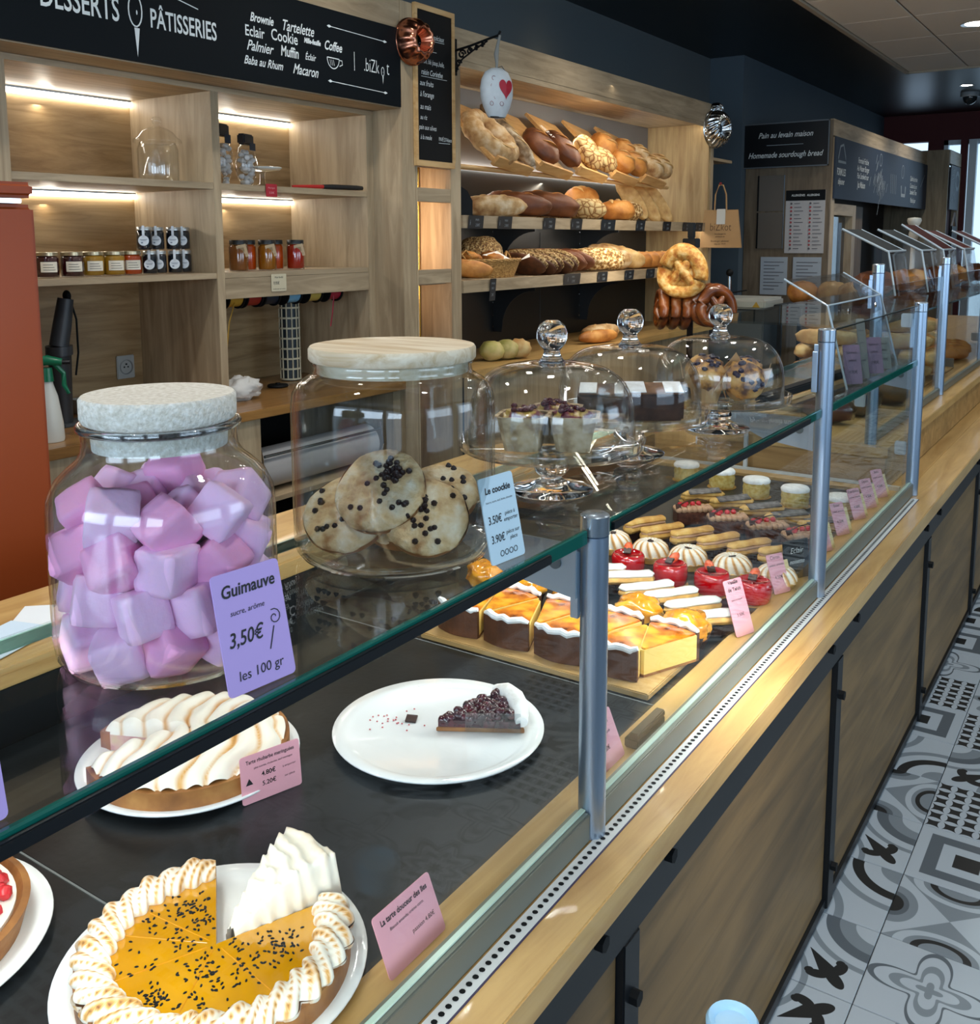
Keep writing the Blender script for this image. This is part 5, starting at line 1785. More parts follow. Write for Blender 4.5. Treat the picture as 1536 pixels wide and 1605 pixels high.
for z in (1.2895, 1.6135 + .03):
    for y in (5.06, 6.17):
        b = part('shelf_bracket', MB().prism(arc, 0, .006, M=Matrix.Translation((-3.376, y, z)) @ Mb), plain('bracket_black', '#2A2E32', .4, .3), bw)
        sc = MB()
        for dz in (.04, .12, .2, .27):
            sc.cyl((-3.372, y - .012, z - dz), .004, .004, 8)
        part('bracket_screws', sc, STEEL, b)
# sloping display boards
SL = math.atan2(.37, .38)
TOPW = wood('sloping_board_pine', '#D9AE72', '#BE8848', 'y', .45, .15, 1.4)
for k in range(5):
    y0 = 4.40 + .457 * k
    bd = part('sloping_board', MB().obox(frame((-3.135, y0 + .215, 2.130), (-.085, .99, -.087), (-.38, 0, .37)), .425, .53, .020), TOPW, bw, bevel=.001)
    part('board_lip', MB().obox(frame((-2.946, y0 + .215, 1.955), (-.085, .99, -.087), (.37, 0, .38)), .415, .060, .020), TOPW, bd, bevel=.001)
part('dowel', MB().tube([(-2.99, 4.02, 1.93), (-2.99, 6.78, 1.93)], .014, 10), PINE, bw, True)
part('led_strip', MB().box(-3.372, -3.352, 4.03, 7.25, 1.965, 1.985), LED, bw)
area_light('bread_led_mid', (-3.33, 5.64, 1.95), (-2.98, 5.64, 1.66), .03, 3.1, 3.5, (1, .90, .72))
part('added_valance', MB().box(-2.884, -2.872, 4.016, 7.268, 2.397, 2.4245), OAK_G, bw)  # strip of wood added only to hide the added light behind it
part('led_strip', MB().box(-2.912, -2.897, 4.03, 7.25, 2.412, 2.424), LED, bw)  # light strip added under the beam, no such lamp known here
area_light('added_bread_light_top', (-2.93, 5.64, 2.405), (-3.15, 5.64, 2.05), .03, 3.1, 10, (1, .90, .72))  # added lamp that brightens the upper breads
part('led_strip', MB().box(-2.915, -2.895, 4.03, 7.25, 1.632, 1.6475), LED, bw)  # light strip added behind the shelf lip, no such lamp known here
area_light('added_bread_light_low', (-2.93, 5.64, 1.625), (-3.12, 5.64, 1.34), .03, 3.1, 4, (1, .90, .72))  # added lamp that brightens the lower breads
part('side_niche_led', MB().box(-2.925, -2.912, 3.672, 3.684, .95, 1.72), glow('peach_led', (1, .62, .36), 3), bw)
area_light('side_niche_led_light', (-2.94, 3.70, 1.55), (-3.15, 3.86, 1.55), .02, .6, 1.6, (1, .72, .5))
tagobj(part('reflection_streak', MB().tube([(-3.05, 3.90, .92), (-3.05, 3.90, 2.40)], .007, 10), plain('gold_reflection', '#B08A3C', .2, .9), None, True), 'thin vertical golden reflection built as a rod in the side niche of the bread unit', 'rod')  # golden reflection in the niche, built as a thin rod

# narrow handwritten blackboard
nb = thing('narrow_blackboard', 'narrow wood-framed blackboard with chalk bread list between the units', 'blackboard')
part('frame', MB().box(-2.868, -2.850, 3.640, 3.940, 1.898, 1.925).box(-2.868, -2.850, 3.640, 3.656, 1.925, 2.60).box(-2.868, -2.850, 3.924, 3.945, 1.925, 2.60).box(-2.868, -2.850, 3.640, 3.945, 2.60, 2.625), PINE, nb)
part('slate', MB().box(-2.866, -2.855, 3.656, 3.924, 1.925, 2.60), BLACKM, nb)
M = frame((-2.8548, 3.665, 0), rot3=FACE_X)
lettering([('Pains spéciaux', .06, 2.49, .034, .2, 0, 'LEFT', .7), ('Gourmand', .0, 2.44, .034, .2, 0, 'LEFT', .7), ('Sarrasin, blé (soup.,huile,', .0, 2.375, .032, .2, 0, 'LEFT', .62), ('raisin Corinthe', .02, 2.325, .036, .2, .0002, 'LEFT', .75), ('aux fruits', .01, 2.275, .036, .2, 0, 'LEFT', .75),
           ("à l'orange", .01, 2.225, .036, .2, 0, 'LEFT', .75), ('au maïs', .01, 2.168, .036, .2, 0, 'LEFT', .75), ('au riz', .01, 2.120, .030, .2, 0, 'LEFT', .75), ('pain aux olives', .0, 2.075, .032, .2, 0, 'LEFT', .7), ('à la meule', .01, 2.03, .030, .2, 0, 'LEFT', .7), ('PAVÉ D’Alsace', .15, 2.03, .026, .1, 0, 'LEFT', .65)], CHALK, nb, M, .0006)
mk = MB()
line2(mk, [(.05, 2.47), (.2, 2.474)], .002, .0006)
line2(mk, [(.0, 2.42), (.14, 2.424)], .002, .0006)
line2(mk, [(.02, 2.305), (.22, 2.308)], .002, .0006)
line2(mk, [(.15, 2.012), (.24, 2.014)], .002, .0006)
marks(mk, CHALK, nb, M, 'underlines')


# ---- fluted moulds, bell on its bracket
def mould(name, label, mat, loc, normal, r, n, twist, depth, amp=.05):
    t = thing(name, label, 'cake mould', loc)
    t.rotation_euler = Vector(normal).to_track_quat('Z', 'Y').to_euler()

    def f(u, v):
        th = u * 2 * math.pi
        w = math.cos(n * (th + twist * v))
        if v < .12:
            rr, z = r * (1.0 if v < .05 else 1.04 - v * .9), depth * v * .5
            w = 0
        elif v < .8:
            q = (v - .12) / .68
            rr = r * (.96 - .46 * q ** 1.3)
            z = depth * (.04 + .96 * math.sin(q * math.pi / 2) ** .8)
        else:
            q = (v - .8) / .2
            rr = r * (.50 - .25 * q)
            z = depth * (1 - .55 * q)
        rr *= 1 + amp * w * (1 if v < .8 else .4) * (1 if v > .16 else 0)
        return Vector((rr * math.cos(th), rr * math.sin(th), z)), 0
    o = surf('fluted_shell', f, n * 8, 26, True, mat, t)
    return t


COPPER = plain('polished_copper', '#C98468', .24, 1)
mould('copper_mould', 'fluted copper cake mould hung on the chalkboard corner', COPPER, (-2.855, 3.615, 2.445), (1, -.12, 0), .105, 12, .0, .085, .045)
sm = mould('silver_mould', 'round fluted silver mould hung at the end of the bread unit', STEEL, (-2.84, 7.30, 2.385), (1, -.25, 0), .145, 20, .9, .10)
sm2 = mould('silver_mould', 'small silver mould hung above the larger silver one', STEEL, (-2.855, 7.33, 2.535), (1, -.2, .1), .050, 12, .0, .06)
br = thing('iron_bracket', 'ornate black iron bracket holding a hanging bell', 'bracket', (-2.868, 3.965, 2.46))
part('wall_plate', MB().box(0, .008, -.012, .012, -.115, .055), BLACKM, br)
part('arm', MB().tube([(.004, 0, .0), (.10, -.005, .012), (.20, -.010, .030), (.262, -.012, .040), (.275, -.012, .058)], .006, 8), BLACKM, br)
scr = MB()
for cx, cz, s in ((.05, -.022, .022), (.095, -.012, .016), (.135, -.002, .012), (.03, -.062, .017), (.17, .008, .010), (.016, -.092, .010)):
    scr.tube([(cx * 1.0 + s * (1 - k / 20) * math.cos(k * .55), -.006, cz + s * (1 - k / 20) * math.sin(k * .55)) for k in range(16)], .0048, 6)
scr.tube([(.006, -.004, -.10), (.05, -.005, -.045), (.12, -.008, -.01), (.2, -.01, .022)], .004, 6)
part('scrollwork', scr, BLACKM, br)
bl = thing('cow_bell', 'white metal bell painted with a red heart hanging from the iron bracket', 'bell', (-2.615, 3.952, 2.245))
BELLW = plain('worn_white_enamel', '#C3CBCF', .5, var=.12, vscale=40)
prof = [(.044, -.118), (.052, -.105), (.070, -.070), (.083, -.025), (.085, .015), (.078, .055), (.060, .088), (.030, .106), (.0001, .110)]
m_ = MB().lathe(prof, 40)
m_.v = [(a * .62, b, c) for a, b, c in m_.v]
part('bell_body', m_, BELLW, bl, True, rot=(0, 0, R(-25)))
part('dark_mouth', MB().lathe([(.043, -.1185), (.046, -.116), (.0001, -.112)], 24), plain('mouth_dark_grey', '#3B4148', .6), bl, True).scale = (.56, 1, 1)  # dark disc closing the bell mouth
hm = MB()
hp = []
for k in range(40):
    t_ = 2 * math.pi * k / 40
    hp.append((16 * math.sin(t_) ** 3 / 16 * .040, (13 * math.cos(t_) - 5 * math.cos(2 * t_) - 2 * math.cos(3 * t_) - math.cos(4 * t_)) / 16 * .050))
hv = []
for a, b in hp:
    yy = a + .022
    zz = b + .012
    rr = .085 * math.sqrt(max(.02, 1 - (yy / .087) ** 2 - max(0, (abs(zz - .01) / .14) ** 2)))
    hv.append((rr * .62 + .0015, yy, zz))
cen = (.0535, .022, .012)
me_v = [cen] + hv
hm.add(me_v, [(0, 1 + k, 1 + (k + 1) % 40) for k in range(40)])
hb_ = part('red_heart', hm, plain('heart_red', '#A8132B', .4), bl, rot=(0, 0, R(-25)))
dm = MB()
for cy_, cz_ in ((-.045, .02), (-.03, -.03), (-.05, -.06), (0, -.06), (-.04, .055)):
    rr = .0835 * math.sqrt(max(0, 1 - (cy_ / .087) ** 2)) * .555
    dm.tube([(rr, cy_ + .010 * math.cos(q * .8), cz_ + .010 * math.sin(q * .8)) for q in range(8)], .0012, 5, True)
part('painted_swirls', dm, plain('swirl_red', '#8D5A60', .5), bl, rot=(0, 0, R(-25)))
part('rope', MB().tube([(.02, .0, .255), (.006, 0, .21), (-.004, .004, .17), (.002, 0, .13), (0, 0, .105)], [.006, .008, .012, .007, .006], 8), plain('grey_rope', '#8A8A84', .9), bl, True)
part('wire_loop', MB().tube([(0, .0, .108), (.01, .03, .12), (.015, .05, .10), (.012, .055, .07)], .0022, 6), plain('wire', '#6C6E70', .4, .7), bl)

# ---- breads
FLOUR = ramped('floury_crust', [(.3, '#8F6236'), (.5, '#BF9A68'), (.75, '#E3D2B2')], 16, 6, .85, .5, bscale=50, bdist=.006)
BROWN = ramped('dark_brown_crust', [(.3, '#4A2513'), (.6, '#7A4421'), (.85, '#A9692F')], 9, 6, .5, .4, bscale=40, bdist=.005)
GOLDC = ramped('golden_crust', [(.3, '#8A4E1B'), (.55, '#BF7F38'), (.8, '#DFAF68')], 10, 6, .6, .45, bscale=45, bdist=.005)
PALE = ramped('pale_flat_crust', [(.3, '#A87B45'), (.55, '#CFA96C'), (.8, '#E6CC9C')], 14, 6, .75, .4, bscale=60, bdist=.004)
SEED = ramped('seeded_crust', [(.34, '#4B3018'), (.46, '#7F5C32'), (.56, '#A98A55'), (.7, '#D9C79C')], 90, 3, .8, .9, bdist=.006)
OAT = ramped('oat_crust', [(.36, '#6B4722'), (.48, '#A37A40'), (.58, '#D8BF8C'), (.72, '#EBDDBB')], 60, 3, .8, .9, bdist=.006)
CRACK = ramped('cracked_flour_crust', [(0.0, '#5E3A1A'), (.045, '#8E6335'), (.10, '#B59762'), (.4, '#C9B384')], 24, 2, .85, .8, tex='voronoi', bdist=.008)
BN = {'flour': FLOUR, 'brown': BROWN, 'gold': GOLDC, 'pale': PALE, 'seed': SEED, 'oat': OAT, 'crack': CRACK}


def loaf(label, kind, x, y, z, L, W, H, direc, up=(0, 0, 1), score=2, group='breads on the wall shelves', name='bread_loaf', pw=.62, seed=None):
    seed = seed if seed is not None else int(y * 100)
    t = thing(name, label, 'bread', (x, y, z), 0, group)
    Mx = frame((0, 0, 0), direc, Vector(up).cross(Vector(direc)))
    b = MB().blob((0, 0, 0), L / 2, W / 2, H / 2, 26, 14, .10, 2.4, seed, M=Mx, power=pw)
    part('crust', b, BN[kind], t, 'all')
    if score:
        s = MB()
        for k in range(score):
            u = (k + .5) / score - .5
            x0 = u * L * .62
            pts = []
            for q in range(7):
                w = q / 6 - .5
                px, py = x0 + w * L * .22, w * W * .55
                rr = max(0.0, 1 - (2 * px / L) ** 2 * .8 - (2 * py / W) ** 2)
                pts.append(Mx @ Vector((px, py, H / 2 * (rr ** .42) * 1.02)))
            s.tube(pts, [.002, W * .05, W * .075, W * .085, W * .075, W * .05, .002], 6, flat=.5)
        part('scored_ridge', s, GOLDC if kind in ('brown', 'seed') else PALE, t, True)
    return t


UPS = (-.717, 0, .697)      # up the slope
NRM = (.697, 0, .717)       # slope normal
SHM, SHL = 1.676, 1.350


def on_slope(d, y, off):
    return (-2.975 + UPS[0] * d + NRM[0] * off, y, 1.955 + UPS[2] * d + NRM[2] * off)


# ring loaf
rg = thing('ring_loaf', 'big floury ring loaf on the sloping boards beside the bell', 'bread', on_slope(.17, 4.55, .055), 0, 'breads on the wall shelves')
Mr = frame((0, 0, 0), (0, 1, 0), UPS)
pts = [Mr @ Vector((.105 * math.cos(2 * math.pi * k / 36), .145 * math.sin(2 * math.pi * k / 36), 0)) for k in range(36)]
part('crust', MB().tube(pts, [.058 * (1 + .07 * math.sin(k * 1.7)) for k in range(36)], 14, True), FLOUR, rg, 'all')
pts = [Mr @ Vector((.108 * math.cos(R(a)), .15 * math.sin(R(a)), .052)) for a in range(200, 350, 12)]
part('scored_ridge', MB().tube(pts, .010, 6, flat=.6), PALE, rg, True)
BN['rustic'] = ramped('rustic_grey_crust', [(.3, '#4E3A26'), (.5, '#8D7454'), (.75, '#D8CAB0')], 20, 6, .85, .6, stretch=(1, 1, 1), bscale=50, bdist=.006)
loaf('long floury stick loaf standing up the slope beside the ring loaf', 'rustic', *on_slope(.23, 4.80, .05), .50, .105, .095, UPS, NRM, 4, pw=.5)
t = loaf('dark loaf stencilled with white letters on the sloping boards', 'brown', *on_slope(.145, 5.06, .060), .28, .20, .125, UPS, NRM, 2)
lettering([('SOLZ AT', 0, 0, .050, 0, .001, 'CENTER', .55)], plain('flour_white', '#E9E4DA', .9), t, frame(Vector(NRM) * .079 + Vector((0, .035, 0)) + Vector(UPS) * .045, Vector(UPS) * -1 + Vector((0, .25, 0)), (0, 1, 0)), .0005, 'flour_stencil')
loaf('glossy dark oval loaf in the middle of the sloping boards', 'brown', *on_slope(.155, 5.33, .060), .31, .17, .115, UPS, NRM, 2)
for k, (d, y, s) in enumerate([(.10, 5.62, .17), (.10, 5.80, .19), (.22, 5.70, .16)]):
    loaf('cracked floury round loaf on the sloping boards, %s of three' % ORD[k], 'crack', *on_slope(d, y, .06), s * 1.1, s, .12, UPS, NRM, 0, pw=.8)
for k, (d, y, s, kd) in enumerate([(.26, 6.02, .19, 'gold'), (.10, 6.06, .18, 'gold'), (.10, 6.24, .20, 'gold'), (.24, 6.28, .17, 'gold')]):
    loaf('golden round loaf on the sloping boards, %s from the floury ones' % ORD[k], kd, *on_slope(d, y, .065), s * 1.1, s, .13, UPS, NRM, 2, pw=.8)
for k, (d, y, s) in enumerate([(.20, 6.46, .17), (.09, 6.50, .19), (.11, 6.68, .20)]):
    loaf('striped floury round loaf at the far end of the boards, %s of three' % ORD[k], 'flour', *on_slope(d, y, .065), s * 1.1, s, .13, UPS, NRM, 3, pw=.8)
# middle shelf
bs_ = thing('black_divider_board', 'black rounded divider board on the middle bread shelf beside the stile', 'board', (-3.0, 4.10, SHM))
part('board', MB().prism([(-.2, .001), (.13, .001), (.13, .08), (.10, .13), (.04, .165), (-.2, .19)], 0, .006, M=Mb), BLACKM, bs_, rot=(0, 0, R(62)))
loaf('loaf standing on end behind the black divider board', 'flour', -3.20, 4.24, SHM + .125, .25, .12, .09, (.1, 0, 1), (1, 0, 0), 2)
M1 = [('floury long loaf lying at the start of the middle shelf', 'flour', -3.00, 4.50, .060, .38, .15, .12, (.62, .78, 0), 2),
      ('brown long loaf leaning over the floury one', 'brown', -3.06, 4.84, .085, .40, .16, .13, (.80, .60, -.12), 2),
      ('dark brown scored loaf in the middle of the middle shelf', 'brown', -3.04, 5.14, .090, .40, .18, .145, (.85, .52, -.14), 2),
      ('pale loaf peeping out behind the dark brown one', 'pale', -3.26, 5.22, .075, .24, .16, .14, (.4, .9, 0), 1),
      ('cracked floury loaf on the middle shelf', 'crack', -2.98, 5.52, .068, .26, .21, .13, (.6, .8, 0), 0),
      ('second cracked floury loaf behind the front one', 'crack', -3.22, 5.48, .07, .24, .18, .13, (.5, .86, 0), 0),
      ('round golden loaf standing behind the cracked one', 'gold', -3.20, 5.86, .115, .26, .24, .22, (0, 1, 0), 3),
      ('brown scored round loaf at the shelf edge', 'gold', -2.98, 5.96, .070, .25, .21, .135, (.5, .86, 0), 3),
      ('scored pointed loaf beside the flat loaves', 'oat', -3.04, 6.20, .070, .25, .19, .135, (.6, .8, 0), 2)]
for lab, kd, x, y, dz, L, W, H, d, sc in M1:
    loaf(lab, kd, x, y, SHM + dz, L, W, H, d, (0, 0, 1), sc)
for k, (y, L) in enumerate([(6.40, .36), (6.58, .42), (6.79, .42)]):
    d = Vector((.60, .10, -.78)).normalized()
    loaf('flat pale loaf leaning on the shelf back, %s of three' % ORD[k], 'pale', -3.09, y, SHM + .165, L, .125, .06, d, (.45, -.75, .3), 0, pw=.4)
# lower shelf
bk = thing('bread_basket', 'wicker basket of rolls lined with white paper on the lower shelf', 'basket', (-3.04, 4.52, SHL))
WICK = ramped('wicker', [(.35, '#7F5A2A'), (.6, '#B98F50'), (.8, '#D6B57A')], 70, 3, .7, .8, stretch=(1, 1, 3))
b_ = MB().lathe([(.0001, .001), (.8, .001), (1.0, .085), (1.03, .095), (.98, .093), (.78, .008), (.0001, .008)], 40)
b_.v = [(a * .14, b * .22, c) for a, b, c in b_.v]
part('bowl', b_, WICK, bk, True)
rim = MB()
for q in range(3):
    rim.tube([((.142 + .004 * math.sin(k * .9 + q * 2.1)) * math.cos(2 * math.pi * k / 60), (.224 + .004 * math.sin(k * .9 + q * 2.1)) * math.sin(2 * math.pi * k / 60), .095 + .006 * math.cos(k * .9 + q * 2.1)) for k in range(60)], .005, 6, True)
part('braided_rim', rim, WICK, bk, True)
part('handle', MB().tube([(.0, -.22, .09), (-.02, -.235, .13), (-.02, -.20, .15), (0, -.17, .11)], .006, 6).tube([(0, .16, .10), (-.02, .20, .14), (-.02, .23, .12), (0, .22, .09)], .006, 6), WICK, bk, True)
part('paper_liner', MB().add([(.02, -.10, .125), (.142, -.06, .10), (.135, .05, .085), (.03, .03, .145), (.10, .15, .09), (.145, .19, .11), (.12, .225, .13)], [(0, 1, 2, 3), (4, 5, 6)]), plain('white_paper', '#DAD7D0', .7), bk)
rl = MB()
q = random.Random(8)
for k in range(9):
    rl.blob((q.uniform(-.07, .06), -.15 + .036 * k, .10 + q.random() * .02), .055, .042, .028, 14, 8, .2, 3, k)
for k in range(0):
    pass
part('pastry_twists', rl, GOLDC, bk, True)
loaf('long flat loaf standing between the stile and the basket', 'gold', -2.96, 4.17, SHL + .06, .30, .08, .09, (.9, .35, -.1), (0, 0, 1), 2)
loaf('seeded round loaf behind the basket', 'seed', -3.24, 4.72, SHL + .115, .28, .26, .22, (0, 1, 0), (0, 0, 1), 0)
LEAN = (.95, .20, -.16)
for k in range(5):
    wv = .155 - .018 * (k % 2)
    t = loaf('seeded bread slab leaning in the row, %s from the basket' % ORD[k], 'seed', -3.02 + .015 * (k % 2), 4.86 + .094 * k, SHL + wv * .54, .28, wv, .046, LEAN, (-.05, .80, .6), 0, pw=.35)
    part('crust_gap_shade', MB().blob((0, 0, 0), .142, wv * .51, .012, 24, 8, .06, 2, k, M=frame(Vector((-.05, .80, .6)) * -.030, LEAN, Vector((-.05, .80, .6)).cross(Vector(LEAN))), power=.35), CRUST_D, t, 'all')  # added dark plate: bottom crust plus painted shade of the gap between slabs
for k in range(2):
    loaf('brown narrow loaf after the seeded slabs, %s of two' % ORD[k], 'brown', -3.02, 5.335 + .095 * k, SHL + .080, .28, .145, .056, LEAN, (-.05, .86, .5), 0, pw=.4)
for k in range(2):
    loaf('oat-crusted loaf, %s of two in the middle' % ORD[k], 'oat', -3.02, 5.53 + .105 * k, SHL + .080, .28, .145, .062, LEAN, (-.05, .86, .5), 0, pw=.45)
loaf('big oat-crusted loaf at the edge of the lower shelf', 'oat', -3.0, 5.76, SHL + .082, .32, .16, .14, (.90, .42, -.06), (0, 0, 1), 0, pw=.5)
loaf('floury white-bellied loaf leaning behind the big oat loaf', 'flour', -3.05, 5.97, SHL + .088, .32, .12, .15, (.86, .40, -.2), (0, 0, 1), 0, pw=.5)
loaf('smooth pale loaf leaning next to the braids', 'pale', -3.05, 6.14, SHL + .092, .36, .13, .13, (.84, .42, -.24), (0, 0, 1), 1, pw=.5)
for k in range(4):
    loaf('plaited golden roll at the far end, %s of four' % ORD[k], 'gold', -3.0, 6.34 + .13 * k, SHL + .06, .20, .12, .115, (.7, .7, 0), (0, 0, 1), 1)
tagobj(part('wooden_block', MB().box(-.07, .07, -.14, .14, .0005, .15), CRUST, None, loc=(-3.27, 5.32, SHL), bevel=.004), 'brown wooden block behind the seeded slabs', 'block')
# counter below
for k, (y, c) in enumerate([(4.42, '#A8A14A'), (4.52, '#8F8A3C'), (4.60, '#B57F3F')]):
    t = thing('round_roll', '%s round roll behind the wooden jar lid' % ['yellow-green', 'olive', 'tan'][k], 'roll', (-2.96 + .03 * k, y, .90), 0, 'rolls on the back counter')
    part('roll', MB().blob((0, 0, .055), .07, .07, .055, 16, 10, .15, 3, k, flat=-.0545), ramped('roll_%d' % k, [(.3, c), (.7, '#D3BE86')], 14, 4, .8, .4), t, 'all')
loaf('rough stick loaf lying on the back counter behind the domes', 'flour', -2.97, 5.72, .96, .34, .10, .09, (.3, .95, 0), (0, 0, 1), 2)
loaf('golden stick loaf lying on the back counter behind the domes', 'gold', -2.90, 5.55, .945, .34, .09, .08, (.3, .95, 0), (0, 0, 1), 2)

# ---- black price labels along the shelves
LBL = plain('black_label', '#1A2026', .4)
for k, y in enumerate((4.12, 4.39, 4.85, 5.17, 5.58, 6.05, 6.48, 6.83, 7.07)):
    card('shelf_label', 'black price label on the middle bread shelf, %s from the stile' % ORD[k], (-2.8565, y, 1.612), .135 if k != 4 else .19, .066, LBL, (0, 1, 0), (.12, 0, 1), cat='price label', group='black labels on the middle shelf',
         lines=[('PAIN', .01, .044, .016, 0, 0, 'CENTER', .9), ('2.80€', .015, .018, .020, .2, 0, 'CENTER', .8), ('i', -.05, .03, .04, 0, 0, 'CENTER')], ink=CHALKD)
for k, y in enumerate((5.12, 5.51, 5.89, 6.22, 6.48)):
    card('shelf_label', 'black price label on the lower bread shelf, %s from the basket' % ORD[k], (-2.8565, y, 1.292), .135 if k else .20, .064, LBL, (0, 1, 0), (.12, 0, 1), cat='price label', group='black labels on the lower shelf',
         lines=[('PAIN', .01, .044, .016, 0, 0, 'CENTER', .9), ('3.20€', .015, .018, .020, .2, 0, 'CENTER', .8), ('i', -.05, .03, .04, 0, 0, 'CENTER')], ink=CHALKD)
card('shelf_label', 'narrow upright black label hanging below the basket', (-2.8565, 4.27, 1.240), .055, .115, LBL, (0, 1, 0), (.08, 0, 1), cat='price label',
     lines=[('PAIN', 0, .09, .016, 0, 0, 'CENTER', .9), ('BIO', 0, .065, .016, 0, 0, 'CENTER', .9), ('2€', 0, .03, .020, 0, 0, 'CENTER', .9)], ink=CHALKD)

# ================================================================== FAR END OF THE SHOP
fc = thing('far_wall_cabinet', 'far grey oak wall cabinet with a long chalkboard fascia', 'cabinet')
part('end_panel', MB().box(-3.085, -2.336, 8.71, 8.74, .0, 2.56), wood('dim_oak_upright', '#7A6A55', '#5B4D3C', 'z', .6, .25), fc)
part('front_stile', MB().box(-2.37, -2.336, 8.741, 8.86, .0, 2.42), OAK_GZ, fc)
part('fascia_beam', MB().box(-2.80, -2.336, 8.741, 12.9, 2.43, 2.57), OAK_G, fc)
part('door_header', MB().box(-2.37, -2.336, 8.861, 9.50, 1.76, 1.86), OAK_G, fc)
part('panel', MB().box(-2.80, -2.336, 9.50, 9.62, .0, 1.86), OAK_GZ, fc)
part('panel', MB().box(-2.80, -2.40, 9.621, 10.15, .0, 1.86), wood('brown_oak_upright', '#6B5233', '#4D3920', 'z', .6, .25), fc)
part('dark_recess', MB().box(-2.85, -2.80, 8.741, 12.9, .0, 2.42), plain('recess_brown', '#2E2722', .7), fc)
part('glass_door', MB().box(-2.42, -2.40, 8.87, 9.49, .1, 1.75), plain('dark_glass_door', '#26313A', .1), fc)
part('door_handle', MB().box(-2.40, -2.385, 9.30, 9.33, .9, 1.7), plain('handle_grey', '#8E9AA4', .3, .7), fc)
part('return_panel', MB().box(-3.0, -2.09, 12.91, 12.95, .0, 2.60), wood('dim_oak_upright2', '#85775F', '#665943', 'z', .6, .2), fc)
part('return_fascia', MB().box(-2.15, -2.085, 12.951, 13.75, 2.44, 2.60), OAK_G, fc)
part('return_stile', MB().box(-2.15, -2.085, 13.62, 13.75, .0, 2.43), OAK_GZ, fc)
part('return_body', MB().box(-2.20, -2.16, 12.951, 13.75, .0, 2.43), RED, fc)
fb_ = thing('far_chalkboard', 'long slate blue chalkboard with faint formules menu on the far cabinet', 'chalkboard')
part('board', MB().box(-2.334, -2.320, 8.78, 12.88, 1.90, 2.425), plain('blue_chalkboard', '#232F40', .6), fb_)
M = frame((-2.319, 0, 0), rot3=FACE_X)
lettering([('FORMULES', 8.98, 2.13, .085, 0, .002, 'CENTER', .7), ('déjeuner', 8.98, 2.05, .075, .3, .001, 'CENTER', .8), ('Formule Fraîche', 9.75, 2.27, .075, .2, 0, 'CENTER', .8), ('Au Wasser Burger', 9.75, 2.20, .075, .2, 0, 'CENTER', .8), ('Pain Sandwich sur', 9.75, 2.13, .075, .2, 0, 'CENTER', .8), ('Jus Maison', 9.70, 2.05, .085, .2, .001, 'CENTER', .8),
           ('Quiche Lorraine', 12.1, 2.22, .075, .2, 0, 'CENTER', .8), ('Cuisson du jour', 12.1, 2.14, .075, .2, 0, 'CENTER', .8), ('Sandwich Thon', 12.1, 2.07, .075, .2, .001, 'CENTER', .8), ('Plat du jour', 12.1, 1.98, .075, .2, .001, 'CENTER', .8)], CHALK, fb_, M, .001)
mk = MB()
line2(mk, [(8.86, 2.24), (8.92, 2.35), (9.02, 2.37), (9.10, 2.27), (9.12, 2.22), (8.86, 2.22)], .022)
q = random.Random(2)
for k in range(40):
    cx, cz = 10.45 + q.gauss(0, .12), 2.08 + q.gauss(0, .09)
    line2(mk, [(cx, cz), (cx + .05, cz + .09)], .010)
line2(mk, [(10.45 + .05 * math.cos(R(a)), 2.33 + .06 * math.sin(R(a))) for a in range(0, 361, 30)], .008)
line2(mk, [(11.5 + .06 * math.cos(R(a)), 2.27 + .07 * math.sin(R(a))) for a in range(0, 361, 30)], .008)
line2(mk, [(11.45, 2.12), (11.47, 2.02), (11.65, 2.02), (11.67, 2.12)], .04)
for k in range(4):
    line2(mk, [(10.95 + .08 * k, 2.02), (10.93 + .08 * k, 2.22)], .010)
line2(mk, [(12.5, 2.15), (12.72, 2.3)], .014)
marks(mk, CHALKD, fb_, M, 'chalk_drawings')
f2 = thing('small_far_chalkboard', 'small slate blue chalkboard with a round emblem at the far end', 'chalkboard')
part('board', MB().box(-2.084, -2.072, 12.98, 13.60, 1.90, 2.425), MATS['blue_chalkboard'], f2)
mk = MB()
line2(mk, [(13.44 + .13 * math.cos(R(a)), 2.25 + .10 * math.sin(R(a))) for a in range(0, 361, 20)], .05)
for k in range(3):
    line2(mk, [(13.05, 2.25 + .05 * k), (13.18, 2.28 + .05 * k)], .012)
line2(mk, [(13.1, 2.0), (13.25, 2.1), (13.3, 2.0)], .02)
marks(mk, CHALKD, f2, frame((-2.071, 0, 0), rot3=FACE_X), 'chalk_drawings')
hs = thing('hanging_slate', 'small black slate hung by a cord near the far window', 'slate', (-2.06, 13.3, 1.6))
part('slate', MB().box(-.01, .01, -.18, .18, -.2, .1), BLACKM, hs)
part('cord', MB().tube([(0, -.16, .1), (0, 0, .26), (0, .16, .1)], .012, 6), plain('pale_cord', '#A9A9A9', .8), hs)

